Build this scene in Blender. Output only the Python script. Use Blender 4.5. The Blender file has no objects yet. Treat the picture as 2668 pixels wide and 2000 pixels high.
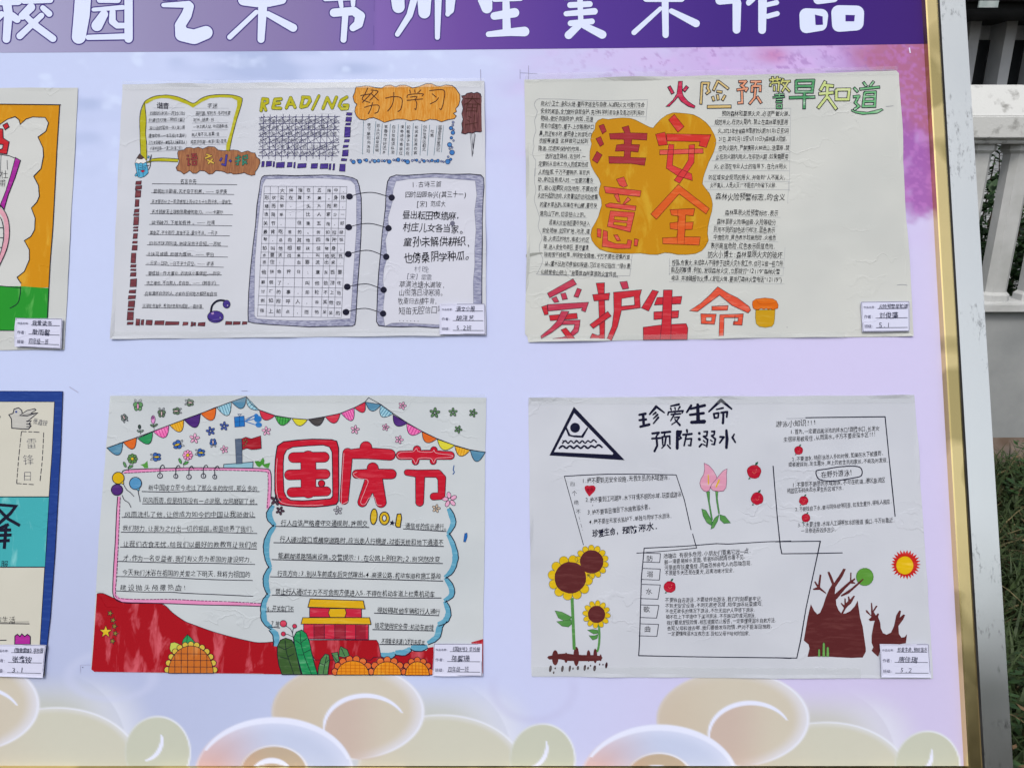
import bpy, bmesh, math, random
import numpy as np
from mathutils import Vector, Matrix, noise
from mathutils.geometry import delaunay_2d_cdt
random.seed(7)
R = math.radians
sc = bpy.context.scene
COL = sc.collection

# ------------------------------------------------------------ camera
PITCH, LEAN, YAW = R(17.0), R(22.5), R(0.77)
CAMZ = 1.6
FPX = 1927.0
cd = bpy.data.cameras.new('camera'); cam = bpy.data.objects.new('camera', cd); COL.objects.link(cam)
cam.location = (0, 0, CAMZ); cam.rotation_euler = (R(90) - PITCH, 0, 0)
cd.sensor_width = 36; cd.lens = 36 * FPX / 2668; cd.clip_start = .01; cd.clip_end = 500
sc.camera = cam

# ------------------------------------------------------------ sky and sun (overcast)
w = bpy.data.worlds.new('World'); sc.world = w; w.use_nodes = True
nt = w.node_tree; nt.nodes.clear()
sky = nt.nodes.new('ShaderNodeTexSky'); sky.sky_type = 'NISHITA'; sky.sun_disc = False
SUN_EL, SUN_AZ = R(52), R(200)          # azimuth measured clockwise from +Y
sky.sun_elevation = SUN_EL; sky.sun_rotation = SUN_AZ
sky.air_density = 1.0; sky.dust_density = 3.0; sky.ozone_density = 1.0
bg = nt.nodes.new('ShaderNodeBackground'); bg.inputs[1].default_value = 0.11
wo = nt.nodes.new('ShaderNodeOutputWorld')
hs = nt.nodes.new('ShaderNodeHueSaturation'); hs.inputs['Saturation'].default_value = 0.34      # thin overcast
nt.links.new(sky.outputs[0], hs.inputs['Color']); nt.links.new(hs.outputs[0], bg.inputs[0]); nt.links.new(bg.outputs[0], wo.inputs[0])
sd = bpy.data.lights.new('sun', 'SUN'); sun = bpy.data.objects.new('sun', sd); COL.objects.link(sun)
sd.energy = 1.0; sd.angle = R(14); sd.color = (1, .95, .88)
_d = Vector((math.sin(SUN_AZ) * math.cos(SUN_EL), math.cos(SUN_AZ) * math.cos(SUN_EL), math.sin(SUN_EL)))
sun.rotation_euler = _d.to_track_quat('Z', 'Y').to_euler(); sun.location = _d * 8
sc.view_settings.view_transform = 'Standard'; sc.view_settings.look = 'None'
sc.view_settings.exposure = 0.58; sc.view_settings.gamma = 1; sc.view_settings.use_curve_mapping = False
sc.cycles.max_bounces = 5; sc.cycles.diffuse_bounces = 3; sc.cycles.glossy_bounces = 3

# ------------------------------------------------------------ the leaning board's plane, measured in photo pixels
CF = np.array([0, math.cos(PITCH), -math.sin(PITCH)]); CU = np.array([0, math.sin(PITCH), math.cos(PITCH)]); CR = np.array([1., 0, 0])
CAM = np.array([0, 0, CAMZ])
BN = np.array([-math.sin(YAW) * math.cos(LEAN), -math.cos(YAW) * math.cos(LEAN), math.sin(LEAN)])
BD = 1.04
BO = CAM + CF * BD
BX = np.array([math.cos(YAW), -math.sin(YAW), 0.]); BY = np.cross(BN, BX)
if BY[2] < 0: BY = -BY
def ray(x, y):
    x = np.asarray(x, float)[..., None]; y = np.asarray(y, float)[..., None]
    return CF + CR * (x - 1334) / FPX + CU * (1000 - y) / FPX
def P(x, y, h=0.):
    """point on the board for a measured position, h metres proud of its face"""
    d = ray(x, y); t = ((BO - CAM) @ BN) / (d @ BN)
    return CAM + d * t[..., None] + BN * (np.asarray(h, float)[..., None])
def V(x, y, Y):
    """point on the vertical plane at depth Y"""
    d = ray(x, y); return CAM + d * (Y / d[..., 1:2])
PXM = BD / FPX      # metres per pixel on the board, about

# ------------------------------------------------------------ object helpers
def tag(o, label=None, cat=None, group=None, kind=None):
    if label: o['label'] = label
    if cat: o['category'] = cat
    if group: o['group'] = group
    if kind: o['kind'] = kind
    return o
def empty(name, loc, label, cat, group=None):
    o = bpy.data.objects.new(name, None); COL.objects.link(o); o.location = Vector(loc); o.empty_display_size = .05
    return tag(o, label, cat, group)
def link(name, me, parent=None):
    o = bpy.data.objects.new(name, me); COL.objects.link(o)
    if parent is not None:
        o.parent = parent
        p = parent
        loc = Vector((0, 0, 0))
        while p is not None: loc += p.location; p = p.parent
        o.matrix_parent_inverse = Matrix.Identity(4)
        o.location = -loc      # meshes are made in world coordinates
    return o
def mesh(name, vs, fs, mats, mi=None, parent=None, smooth=False):
    me = bpy.data.meshes.new(name); me.from_pydata([tuple(map(float, v)) for v in vs], [], fs)
    for m in mats: me.materials.append(m)
    if mi is not None: me.polygons.foreach_set('material_index', mi)
    if smooth: me.polygons.foreach_set('use_smooth', [True] * len(me.polygons))
    me.update()
    return link(name, me, parent)

# ------------------------------------------------------------ colours and materials
def lin(c): return tuple(((v / 255) / 12.92 if v <= 10 else (((v / 255) + .055) / 1.055) ** 2.4) for v in c)
LIT = (1.19, 1.17, 1.17)      # what a white surface on the board reads as
def alb(c, k=1.0): return tuple(min(.86, max(.004, a / l * k - .006)) for a, l in zip(lin(c), LIT))
MATS = {}
def nodes(name):
    m = bpy.data.materials.new(name); m.use_nodes = True; t = m.node_tree
    b = t.nodes['Principled BSDF']; return m, t, b
def nd(t, typ, **kw):
    n = t.nodes.new(typ)
    for k, v in kw.items():
        if k.startswith('i_'): n.inputs[k[2:].replace('_', ' ')].default_value = v
        else: setattr(n, k, v)
    return n
def boardcoord(t):
    """texture coordinates that lie in the board plane: x along, y up the slope (metres)"""
    g = nd(t, 'ShaderNodeNewGeometry')
    def dot(v, off):
        a = nd(t, 'ShaderNodeVectorMath', operation='DOT_PRODUCT'); a.inputs[1].default_value = tuple(v); t.links.new(g.outputs['Position'], a.inputs[0]); return a.outputs['Value']
    c = nd(t, 'ShaderNodeCombineXYZ'); t.links.new(dot(BX, 0), c.inputs[0]); t.links.new(dot(BY, 0), c.inputs[1]); return c.outputs[0]
def paperbump(t, b, co, strength=1.0):
    """sheet creases shared by the paper and the ink on it"""
    n1 = nd(t, 'ShaderNodeTexNoise', i_Scale=5.5, i_Detail=2.0, i_Roughness=.5, i_Distortion=.6)
    n3 = nd(t, 'ShaderNodeTexNoise', i_Scale=420., i_Detail=2.0)
    wv = nd(t, 'ShaderNodeTexNoise', i_Scale=26., i_Detail=3.0)
    mx = nd(t, 'ShaderNodeVectorMath', operation='SCALE'); mx.inputs['Scale'].default_value = .07
    t.links.new(co, wv.inputs['Vector']); t.links.new(wv.outputs['Color'], mx.inputs[0])
    ad = nd(t, 'ShaderNodeVectorMath', operation='ADD'); t.links.new(co, ad.inputs[0]); t.links.new(mx.outputs[0], ad.inputs[1])
    t.links.new(co, n1.inputs['Vector']); t.links.new(co, n3.inputs['Vector'])
    mp = nd(t, 'ShaderNodeMapping'); mp.inputs['Scale'].default_value = (5, 21, 1); t.links.new(ad.outputs[0], mp.inputs['Vector'])
    rn = nd(t, 'ShaderNodeTexNoise', i_Scale=1., i_Detail=3., i_Roughness=.45); t.links.new(mp.outputs[0], rn.inputs['Vector'])
    sb = nd(t, 'ShaderNodeMath', operation='SUBTRACT'); sb.inputs[1].default_value = .5; t.links.new(rn.outputs['Fac'], sb.inputs[0])
    ab = nd(t, 'ShaderNodeMath', operation='ABSOLUTE'); t.links.new(sb.outputs[0], ab.inputs[0])
    rp = nd(t, 'ShaderNodeMapRange', interpolation_type='SMOOTHSTEP'); rp.inputs['From Max'].default_value = .03; t.links.new(ab.outputs[0], rp.inputs['Value'])
    # creases only here and there
    gate = nd(t, 'ShaderNodeTexNoise', i_Scale=9., i_Detail=0.0); t.links.new(co, gate.inputs['Vector'])
    gr = nd(t, 'ShaderNodeMapRange'); gr.inputs['From Min'].default_value = .53; gr.inputs['From Max'].default_value = .68; t.links.new(gate.outputs['Fac'], gr.inputs['Value'])
    inv = nd(t, 'ShaderNodeMath', operation='SUBTRACT'); inv.inputs[0].default_value = 1; t.links.new(rp.outputs[0], inv.inputs[1])
    cr = nd(t, 'ShaderNodeMath', operation='MULTIPLY'); t.links.new(inv.outputs[0], cr.inputs[0]); t.links.new(gr.outputs[0], cr.inputs[1])
    s1 = nd(t, 'ShaderNodeMath', operation='MULTIPLY_ADD'); s1.inputs[1].default_value = .0065; s1.inputs[2].default_value = 0; t.links.new(n1.outputs['Fac'], s1.inputs[0])
    s2 = nd(t, 'ShaderNodeMath', operation='MULTIPLY_ADD'); s2.inputs[1].default_value = .0004; t.links.new(cr.outputs[0], s2.inputs[0]); t.links.new(s1.outputs[0], s2.inputs[2])
    s3 = nd(t, 'ShaderNodeMath', operation='MULTIPLY_ADD'); s3.inputs[1].default_value = .00006; t.links.new(n3.outputs['Fac'], s3.inputs[0]); t.links.new(s2.outputs[0], s3.inputs[2])
    bp = nd(t, 'ShaderNodeBump'); bp.inputs['Distance'].default_value = 1.0; bp.inputs['Strength'].default_value = strength
    t.links.new(s3.outputs[0], bp.inputs['Height']); t.links.new(bp.outputs[0], b.inputs['Normal'])
def ink(c, rough=.6, kind='flat', c2=None, k=1.0):
    """flat ink, or marker / pencil / wash colour with its own strokes"""
    key = (c, kind, c2)
    if key in MATS: return MATS[key]
    m, t, b = nodes('%s_%d_%d_%d' % (kind, *c)); b.inputs['Roughness'].default_value = rough
    b.inputs['Specular IOR Level'].default_value = .08
    a = alb(c, k)
    co = boardcoord(t)
    if kind == 'flat':
        b.inputs['Base Color'].default_value = (*a, 1)
    else:
        a2 = alb(c2) if c2 else tuple(min(.86, v * 1.12 + .04) for v in a)
        mp = nd(t, 'ShaderNodeMapping')
        mp.inputs['Rotation'].default_value = (0, 0, R({'marker': 8, 'pencil': -7, 'wash': 20, 'cross': -30}.get(kind, 0)))
        mp.inputs['Scale'].default_value = {'marker': (34, 240, 1), 'pencil': (520, 50, 1), 'wash': (46, 16, 1), 'cross': (120, 500, 1)}[kind]
        t.links.new(co, mp.inputs['Vector'])
        n = nd(t, 'ShaderNodeTexNoise', i_Scale=1.0, i_Detail=4.0, i_Roughness=.6, i_Distortion=.5); t.links.new(mp.outputs[0], n.inputs['Vector'])
        r = nd(t, 'ShaderNodeValToRGB'); t.links.new(n.outputs['Fac'], r.inputs[0])
        e = r.color_ramp.elements; e[0].position = {'pencil': .40, 'cross': .40, 'wash': .54}.get(kind, .50); e[1].position = {'pencil': .72, 'cross': .62, 'wash': .68}.get(kind, .74)
        e[0].color = (*a, 1); e[1].color = (*a2, 1)
        t.links.new(r.outputs[0], b.inputs['Base Color'])
    paperbump(t, b, co)
    MATS[key] = m; return m

# ------------------------------------------------------------ glyphs
_g = {}
_cu = bpy.data.curves.new('glyph', 'FONT'); _cu.resolution_u = 2
_go = bpy.data.objects.new('glyph', _cu); COL.objects.link(_go)
def glyph(ch, off):
    if (ch, off) in _g: return _g[ch, off]
    _cu.body = ch; _cu.offset = off
    dg = bpy.context.evaluated_depsgraph_get(); dg.update()
    me = bpy.data.meshes.new_from_object(_go.evaluated_get(dg))
    v = np.array([(p.co.x, p.co.y) for p in me.vertices]) if len(me.vertices) else np.zeros((0, 2))
    f = [tuple(p.vertices) for p in me.polygons]
    bpy.data.meshes.remove(me)
    wide = ord(ch) > 0x2E80
    if len(v):
        if wide and ch not in '，。；：！、“”？（）': v = v - (.5, .38)
        else: v = v - ((v[:, 0].min() + v[:, 0].max()) / 2, .33 if not wide else .38)
    _g[ch, off] = (v, f); return _g[ch, off]
def adv(ch):
    if ch == ' ': return .5
    if ch in ',.:;!、，。；：！()（）"“”\'·': return .55
    if ord(ch) < 256: return .62
    return 1.0

# ------------------------------------------------------------ drawing on the papers
def spline(pts, closed, n=5):
    p = [np.array(q, float) for q in pts]; out = []; N = len(p)
    rng = range(N if closed else N - 1)
    for i in rng:
        a = p[(i - 1) % N] if (closed or i > 0) else p[i]; b = p[i]; c = p[(i + 1) % N]; d = p[(i + 2) % N] if (closed or i + 2 < N) else c
        for k in range(n):
            t = k / n
            out.append(.5 * ((2 * b) + (c - a) * t + (2 * a - 5 * b + 4 * c - d) * t * t + (3 * b - a - 3 * c + d) * t ** 3))
    if not closed: out.append(p[-1])
    return out
LAY = 9e-5
class Art:
    """flat pieces drawn in measured photo pixels, turned into one mesh on the board"""
    def __init__(s, base=0.):
        s.v = []; s.f = []; s.mi = []; s.mats = []; s.base = base; s.k = 0; s.ox = s.oy = 0; s.s = 1.; s.n = 0
    def view(s, ox, oy, sc_): s.ox, s.oy, s.s = ox, oy, sc_; return s
    def _m(s, m):
        if m not in s.mats: s.mats.append(m)
        return s.mats.index(m)
    def _add(s, pts, faces, m, layer):
        s.k = (s.k + 1) % 7
        h = s.base + layer * LAY + s.k * 1.1e-5
        for x, y in pts: s.v.append((x * s.s + s.ox, y * s.s + s.oy, h))
        i = s._m(m)
        for f in faces: s.f.append(tuple(a + s.n for a in f)); s.mi.append(i)
        s.n += len(pts)
    def fill(s, polys, m, layer=1, smooth=False, edge=None, ew=4):
        """one polygon or a list of them (their union)"""
        if not hasattr(polys[0][0], '__len__'): polys = [polys]
        if smooth: polys = [[tuple(q) for q in spline(p, True, 4)] for p in polys]
        vs = []; fs = []
        for p in polys:
            if sum(p[i - 1][0] * p[i][1] - p[i][0] * p[i - 1][1] for i in range(len(p))) < 0: p = p[::-1]
            fs.append(list(range(len(vs), len(vs) + len(p)))); vs += [Vector((float(q[0]), float(q[1]))) for q in p]
        r = delaunay_2d_cdt(vs, [], fs, 1, 1e-4)
        s._add([tuple(q) for q in r[0]], [tuple(f) for f, o_ in zip(r[2], r[5]) if len(o_)], m, layer)
        if edge:
            for p in polys: s.stroke(p, ew, edge, layer + 1, closed=True)
    def stroke(s, pts, w, m, layer=2, smooth=False, closed=False, wob=.0, taper=False):
        if smooth: pts = spline(pts, closed, 5)
        p = [np.array(q, float) for q in pts]
        if closed: p = p + [p[0]]
        q = [p[0]]
        for a in p[1:]:
            if np.hypot(*(a - q[-1])) > 1e-3: q.append(a)
        p = q; N = len(p)
        if N < 2: return
        out = []
        for i in range(N):
            a = p[i - 1] if i else (p[-2] if closed else p[0]); c = p[i + 1] if i < N - 1 else (p[1] if closed else p[-1]); b = p[i]
            d1 = b - a; d2 = c - b
            l1 = np.hypot(*d1); l2 = np.hypot(*d2)
            if l1 < 1e-6: d1 = d2; l1 = l2
            if l2 < 1e-6: d2 = d1; l2 = l1
            d1 = d1 / l1; d2 = d2 / l2
            t = d1 + d2; L = np.hypot(*t)
            t = d1 if L < .3 else t / L
            n = np.array((-t[1], t[0])); cosv = max(.55, abs(n @ np.array((-d1[1], d1[0]))))
            hw = w / 2 / cosv * (1 + (random.uniform(-wob, wob) if wob else 0))
            if taper: hw *= .35 + .65 * math.sin(math.pi * (i + .5) / N)
            e = 0
            if not closed: b = b - t * w * .3 if i == 0 else (b + t * w * .3 if i == N - 1 else b)
            out += [tuple(b + n * hw), tuple(b - n * hw)]
        fs = [(2 * i, 2 * i + 1, 2 * i + 3, 2 * i + 2) for i in range(N - 1)]
        s._add(out, fs, m, layer)
    def dashes(s, pts, w, m, layer=2, on=14, off=10):
        p = [np.array(q, float) for q in spline(pts, False, 8)]
        pos = 0; cur = [p[0]]; draw = True; lim = on
        for a, b in zip(p, p[1:]):
            L = np.hypot(*(b - a)); 
            if L < 1e-6: continue
            u = 0
            while L - u > lim - pos:
                u += lim - pos; q = a + (b - a) * u / L; pos = 0
                if draw and len(cur): s.stroke(cur + [q], w, m, layer, wob=.2)
                draw = not draw; lim = (on if draw else off) * random.uniform(.7, 1.3); cur = [q]
            pos += L - u
            if draw: cur.append(b)
    def disc(s, x, y, rx, m, layer=1, ry=None, n=18, edge=None, ew=4, rot=0, jag=0):
        ry = ry or rx; p = []
        for i in range(n):
            a = 2 * math.pi * i / n; k = 1 + random.uniform(-jag, jag)
            u, v = math.cos(a) * rx * k, math.sin(a) * ry * k
            p.append((x + u * math.cos(rot) - v * math.sin(rot), y + u * math.sin(rot) + v * math.cos(rot)))
        s.fill(p, m, layer, edge=edge, ew=ew)
    def _blobpolys(s, paths, e, flat):
        polys = []
        for path in paths:
            p = [np.array(q[:2], float) for q in path]; r = [q[2] + e for q in path]
            if flat:
                for i in range(len(p) - 1):
                    d = p[i + 1] - p[i]; d /= max(1e-6, np.hypot(*d)); n = np.array((-d[1], d[0]))
                    a = p[i] - d * (e if i == 0 else r[i] * .8); b = p[i + 1] + d * (e if i == len(p) - 2 else r[i + 1] * .8)
                    polys.append([tuple(a + n * r[i]), tuple(a - n * r[i]), tuple(b - n * r[i + 1]), tuple(b + n * r[i + 1])])
            else:
                for i in range(len(p)):
                    polys.append([(p[i][0] + r[i] * math.cos(t * math.pi / 9 + .1), p[i][1] + r[i] * math.sin(t * math.pi / 9 + .1)) for t in range(18)])
                for i in range(len(p) - 1):
                    d = p[i + 1] - p[i]; L = np.hypot(*d)
                    if L < 1e-6: continue
                    d /= L; n = np.array((-d[1], d[0]))
                    polys.append([tuple(p[i] + n * r[i]), tuple(p[i] - n * r[i]), tuple(p[i + 1] - n * r[i + 1]), tuple(p[i + 1] + n * r[i + 1])])
        return polys
    def blob(s, paths, m, layer=2, edge=None, e=4, flat=False, r=None):
        if not hasattr(paths[0][0], '__len__'): paths = [paths]
        if r: paths = [[(q[0], q[1], r) for q in p] for p in paths]
        if edge: s.fill(s._blobpolys(paths, e, flat), edge, layer)
        s.fill(s._blobpolys(paths, 0, flat), m, layer + 1)
    def char(s, ch, x, y, size, m, layer=2, off=0., rot=0., xs=1., slant=0., warp=.02):
        v, f = glyph(ch, off)
        if not len(v): return
        ph = [random.uniform(0, 6.3) for _ in range(4)]; a = v.copy()
        a[:, 0] += warp * np.sin(v[:, 1] * 5 + ph[0]) + warp * .6 * np.sin(v[:, 0] * 9 + ph[2])
        a[:, 1] += warp * np.sin(v[:, 0] * 5 + ph[1]) + warp * .6 * np.sin(v[:, 1] * 9 + ph[3])
        a[:, 0] = a[:, 0] * xs + a[:, 1] * slant
        c, n_ = math.cos(rot), math.sin(rot)
        X = x + size * (a[:, 0] * c - a[:, 1] * n_); Y = y - size * (a[:, 0] * n_ + a[:, 1] * c)
        s._add(list(zip(X, Y)), f, m, layer)
    def hw(s, text, x0, y0, x1, y1, size, m, layer=2, off=-.004, slant=.06, jit=1., fit=True):
        """a handwritten line from (x0,y0) to (x1,y1), the middle of its characters"""
        tot = sum(adv(c) for c in text) or 1
        dx, dy = (x1 - x0) / tot, (y1 - y0) / tot; step = math.hypot(dx, dy); ang = math.atan2(-(y1 - y0), (x1 - x0)); pos = 0
        for ch in text:
            a = adv(ch)
            if ch != ' ':
                k = random.uniform(.96, 1.2); xs = min(1.1, step / size * (1.02 if a == 1 else 1.2)) * random.uniform(.93, 1.06)
                s.char(ch, x0 + dx * (pos + a / 2) + random.gauss(0, .02) * size * jit, y0 + dy * (pos + a / 2) + random.gauss(0, .035) * size * jit,
                       size * k, m, layer, off, ang + random.gauss(0, .035) * jit, xs / k, slant * random.uniform(.3, 1.6), warp=.024 * jit)
            pos += a
    def vw(s, text, x0, y0, x1, y1, size, m, layer=2, off=-.004):
        n = len(text)
        for i, ch in enumerate(text):
            t = (i + .5) / n; s.char(ch, x0 + (x1 - x0) * t + random.gauss(0, .03) * size, y0 + (y1 - y0) * t, size * random.uniform(.92, 1.08), m, layer, off, random.gauss(0, .05), 1, 0)
    def build(s, name, parent=None):
        a = np.array(s.v); co = P(a[:, 0], a[:, 1], a[:, 2])
        me = bpy.data.meshes.new(name); me.from_pydata(co.tolist(), [], s.f)
        for m in s.mats: me.materials.append(m)
        me.polygons.foreach_set('material_index', s.mi)
        me.update()
        # every piece faces out of the board
        nn = np.zeros(len(me.polygons) * 3); me.polygons.foreach_get('normal', nn); nn = nn.reshape(-1, 3) @ BN
        if (nn < 0).any():
            bm = bmesh.new(); bm.from_mesh(me); bm.faces.ensure_lookup_table()
            bmesh.ops.reverse_faces(bm, faces=[bm.faces[i] for i in np.nonzero(nn < 0)[0]]); bm.to_mesh(me); bm.free()
        return link(name, me, parent)
def PR(x, y, h):
    """the point seen at (x,y) on the plane h metres proud of the board"""
    d = ray(x, y); t = ((BO + BN * h - CAM) @ BN) / (d @ BN)
    return CAM + d * t[..., None]
def B(u, v, h=0.): return BO + BX * u + BY * v + BN * h

# ------------------------------------------------------------ materials of the setting
def noisemat(name, c1, c2, scale=8., rough=.7, metal=0., detail=5., lo=.4, hi=.65, bump=0., stretch=(1, 1, 1), rough2=None, spec=.3):
    m, t, b = nodes(name); tc = nd(t, 'ShaderNodeNewGeometry'); mp = nd(t, 'ShaderNodeMapping'); mp.inputs['Scale'].default_value = stretch
    t.links.new(tc.outputs['Position'], mp.inputs['Vector'])
    n = nd(t, 'ShaderNodeTexNoise', i_Scale=scale, i_Detail=detail, i_Roughness=.6); t.links.new(mp.outputs[0], n.inputs['Vector'])
    r = nd(t, 'ShaderNodeValToRGB'); e = r.color_ramp.elements; e[0].position = lo; e[1].position = hi; e[0].color = (*c1, 1); e[1].color = (*c2, 1)
    t.links.new(n.outputs['Fac'], r.inputs[0]); t.links.new(r.outputs[0], b.inputs['Base Color'])
    b.inputs['Roughness'].default_value = rough; b.inputs['Metallic'].default_value = metal; b.inputs['Specular IOR Level'].default_value = spec
    if rough2 is not None:
        mr = nd(t, 'ShaderNodeMapRange'); mr.inputs['To Min'].default_value = rough; mr.inputs['To Max'].default_value = rough2; mr.inputs['From Min'].default_value = lo; mr.inputs['From Max'].default_value = hi
        t.links.new(n.outputs['Fac'], mr.inputs['Value']); t.links.new(mr.outputs[0], b.inputs['Roughness'])
    if bump:
        n2 = nd(t, 'ShaderNodeTexNoise', i_Scale=scale * 6, i_Detail=4.0); t.links.new(mp.outputs[0], n2.inputs['Vector'])
        bp = nd(t, 'ShaderNodeBump'); bp.inputs['Strength'].default_value = .6; bp.inputs['Distance'].default_value = bump
        t.links.new(n2.outputs['Fac'], bp.inputs['Height']); t.links.new(bp.outputs[0], b.inputs['Normal'])
    return m
M_soil = noisemat('dark_soil', (.03, .022, .015), (.07, .05, .032), 14, .95, bump=.02)
M_conc = noisemat('painted_concrete', (.40, .41, .40), (.52, .53, .53), 5, .8, lo=.3, hi=.6, bump=.001)
M_rail = noisemat('weathered_white_rail', (.26, .26, .25), (.56, .57, .56), 16, .8, lo=.30, hi=.46, bump=.002)
M_plinth = noisemat('grey_render', (.27, .285, .29), (.36, .37, .375), 3, .85, lo=.35, hi=.7, bump=.002)
M_plinthfoot = noisemat('soil_stained_render', (.17, .12, .09), (.30, .25, .22), 6, .9, lo=.4, hi=.65, bump=.003)
M_wallw = noisemat('pale_building_render', (.50, .52, .55), (.60, .62, .64), 2, .8)
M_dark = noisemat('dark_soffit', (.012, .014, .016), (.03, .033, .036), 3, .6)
M_grass = noisemat('long_grass', (.018, .034, .010), (.050, .078, .024), 30, .6, lo=.35, hi=.7)
M_leaf = noisemat('shrub_leaf', (.012, .035, .012), (.04, .09, .025), 18, .5, lo=.35, hi=.7)
M_dry = noisemat('dry_grass', (.12, .10, .05), (.22, .18, .09), 40, .8)
M_glass, t_, b_ = nodes('dark_window_glass'); b_.inputs['Base Color'].default_value = (.01, .012, .014, 1); b_.inputs['Roughness'].default_value = .12

# gold trim: polished brass-coloured strip with tarnish blotches
def goldmat():
    m, t, b = nodes('tarnished_gold_trim'); g = nd(t, 'ShaderNodeNewGeometry')
    n = nd(t, 'ShaderNodeTexNoise', i_Scale=11., i_Detail=1.5, i_Roughness=.5, i_Distortion=.6); n2 = nd(t, 'ShaderNodeTexNoise', i_Scale=35., i_Detail=3.)
    t.links.new(g.outputs['Position'], n.inputs['Vector']); t.links.new(g.outputs['Position'], n2.inputs['Vector'])
    r = nd(t, 'ShaderNodeValToRGB'); e = r.color_ramp.elements; e[0].position = .52; e[1].position = .60
    e[0].color = (.80, .64, .30, 1); e[1].color = (.50, .40, .17, 1); t.links.new(n.outputs['Fac'], r.inputs[0])
    t.links.new(r.outputs[0], b.inputs['Base Color']); b.inputs['Metallic'].default_value = .97
    mr = nd(t, 'ShaderNodeMapRange'); mr.inputs['To Min'].default_value = .14; mr.inputs['To Max'].default_value = .28; t.links.new(n2.outputs['Fac'], mr.inputs['Value'])
    t.links.new(mr.outputs[0], b.inputs['Roughness'])
    bp = nd(t, 'ShaderNodeBump'); bp.inputs['Distance'].default_value = .0004; bp.inputs['Strength'].default_value = .5; t.links.new(n.outputs['Fac'], bp.inputs['Height']); t.links.new(bp.outputs[0], b.inputs['Normal'])
    return m
M_gold = goldmat()
def steelmat():
    m, t, b = nodes('scuffed_stainless_steel'); g = nd(t, 'ShaderNodeNewGeometry')
    mp = nd(t, 'ShaderNodeMapping'); mp.inputs['Scale'].default_value = (150, 150, 6); t.links.new(g.outputs['Position'], mp.inputs['Vector'])
    n = nd(t, 'ShaderNodeTexNoise', i_Scale=1., i_Detail=6., i_Roughness=.7); t.links.new(mp.outputs[0], n.inputs['Vector'])
    n3 = nd(t, 'ShaderNodeTexNoise', i_Scale=6., i_Detail=3.); t.links.new(g.outputs['Position'], n3.inputs['Vector'])
    mul = nd(t, 'ShaderNodeMath', operation='MULTIPLY'); t.links.new(n.outputs['Fac'], mul.inputs[0]); t.links.new(n3.outputs['Fac'], mul.inputs[1])
    r = nd(t, 'ShaderNodeValToRGB'); e = r.color_ramp.elements; e[0].position = .28; e[1].position = .38
    e[0].color = (.80, .82, .80, 1); e[1].color = (.24, .245, .24, 1); t.links.new(mul.outputs[0], r.inputs[0]); t.links.new(r.outputs[0], b.inputs['Base Color'])
    b.inputs['Metallic'].default_value = .96
    mr = nd(t, 'ShaderNodeMapRange'); mr.inputs['To Min'].default_value = .12; mr.inputs['To Max'].default_value = .34; t.links.new(n3.outputs['Fac'], mr.inputs['Value']); t.links.new(mr.outputs[0], b.inputs['Roughness'])
    return m
M_steel = steelmat()
M_black = noisemat('gap_shade_black', (.008, .008, .009), (.02, .02, .02), 30, .8)  # painted shade for the slit beside the gold trim
M_back = noisemat('board_back', (.35, .35, .36), (.42, .42, .43), 5, .7)

def hexa(name, q0, q1, mat, parent=None, bev=0.):
    """box between two quads of four points"""
    vs = [*q0, *q1]; fs = [(0, 1, 2, 3), (7, 6, 5, 4)] + [(i, i + 4, (i + 1) % 4 + 4, (i + 1) % 4) for i in range(4)]
    o = mesh(name, vs, fs, [mat], None, parent)
    bm = bmesh.new(); bm.from_mesh(o.data); bmesh.ops.recalc_face_normals(bm, faces=bm.faces)
    if bev: bmesh.ops.bevel(bm, geom=bm.edges, offset=bev, segments=2, affect='EDGES', clamp_overlap=True)
    bm.to_mesh(o.data); bm.free(); return o
def vbox(name, x0, y0, x1, y1, Y, depth, mat, parent=None, bev=0.):
    """box whose front face at depth Y covers the given measured rectangle"""
    a = V(x0, y0, Y); c = V(x1, y1, Y); X0, X1 = sorted((a[0], c[0])); Z0, Z1 = sorted((a[2], c[2]))
    q = lambda yy: [(X0, yy, Z0), (X1, yy, Z0), (X1, yy, Z1), (X0, yy, Z1)]
    return hexa(name, q(Y), q(Y + depth), mat, parent, bev)
def wbox(name, X0, X1, Y0, Y1, Z0, Z1, mat, parent=None, bev=0.):
    q = lambda yy: [(X0, yy, Z0), (X1, yy, Z0), (X1, yy, Z1), (X0, yy, Z1)]
    return hexa(name, q(Y0), q(Y1), mat, parent, bev)

# ------------------------------------------------------------ ground
def ground():
    n = 60; vs = []; fs = []
    xs = np.sign(np.linspace(-1, 1, n)) * np.abs(np.linspace(-1, 1, n)) ** 3 * 80 + 1.5; ys = np.sign(np.linspace(-1, 1, n)) * np.abs(np.linspace(-1, 1, n)) ** 3 * 80 + 2
    for y in ys:
        for x in xs: vs.append((x, y, .03 * noise.noise((x * 1.7, y * 1.7, 0)) - .02))
    for j in range(n - 1):
        for i in range(n - 1): fs.append((j * n + i, j * n + i + 1, (j + 1) * n + i + 1, (j + 1) * n + i))
    return tag(mesh('ground', vs, fs, [M_soil], None, None, True), kind='structure')
ground()
# paving where the board stands and the viewer stands
M_pave = noisemat('paving', (.10, .085, .07), (.17, .15, .13), 5, .85, bump=.004)
tag(wbox('paved_path', -8, 8, -7, 1.02, -.05, .03, M_pave), kind='structure')

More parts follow.
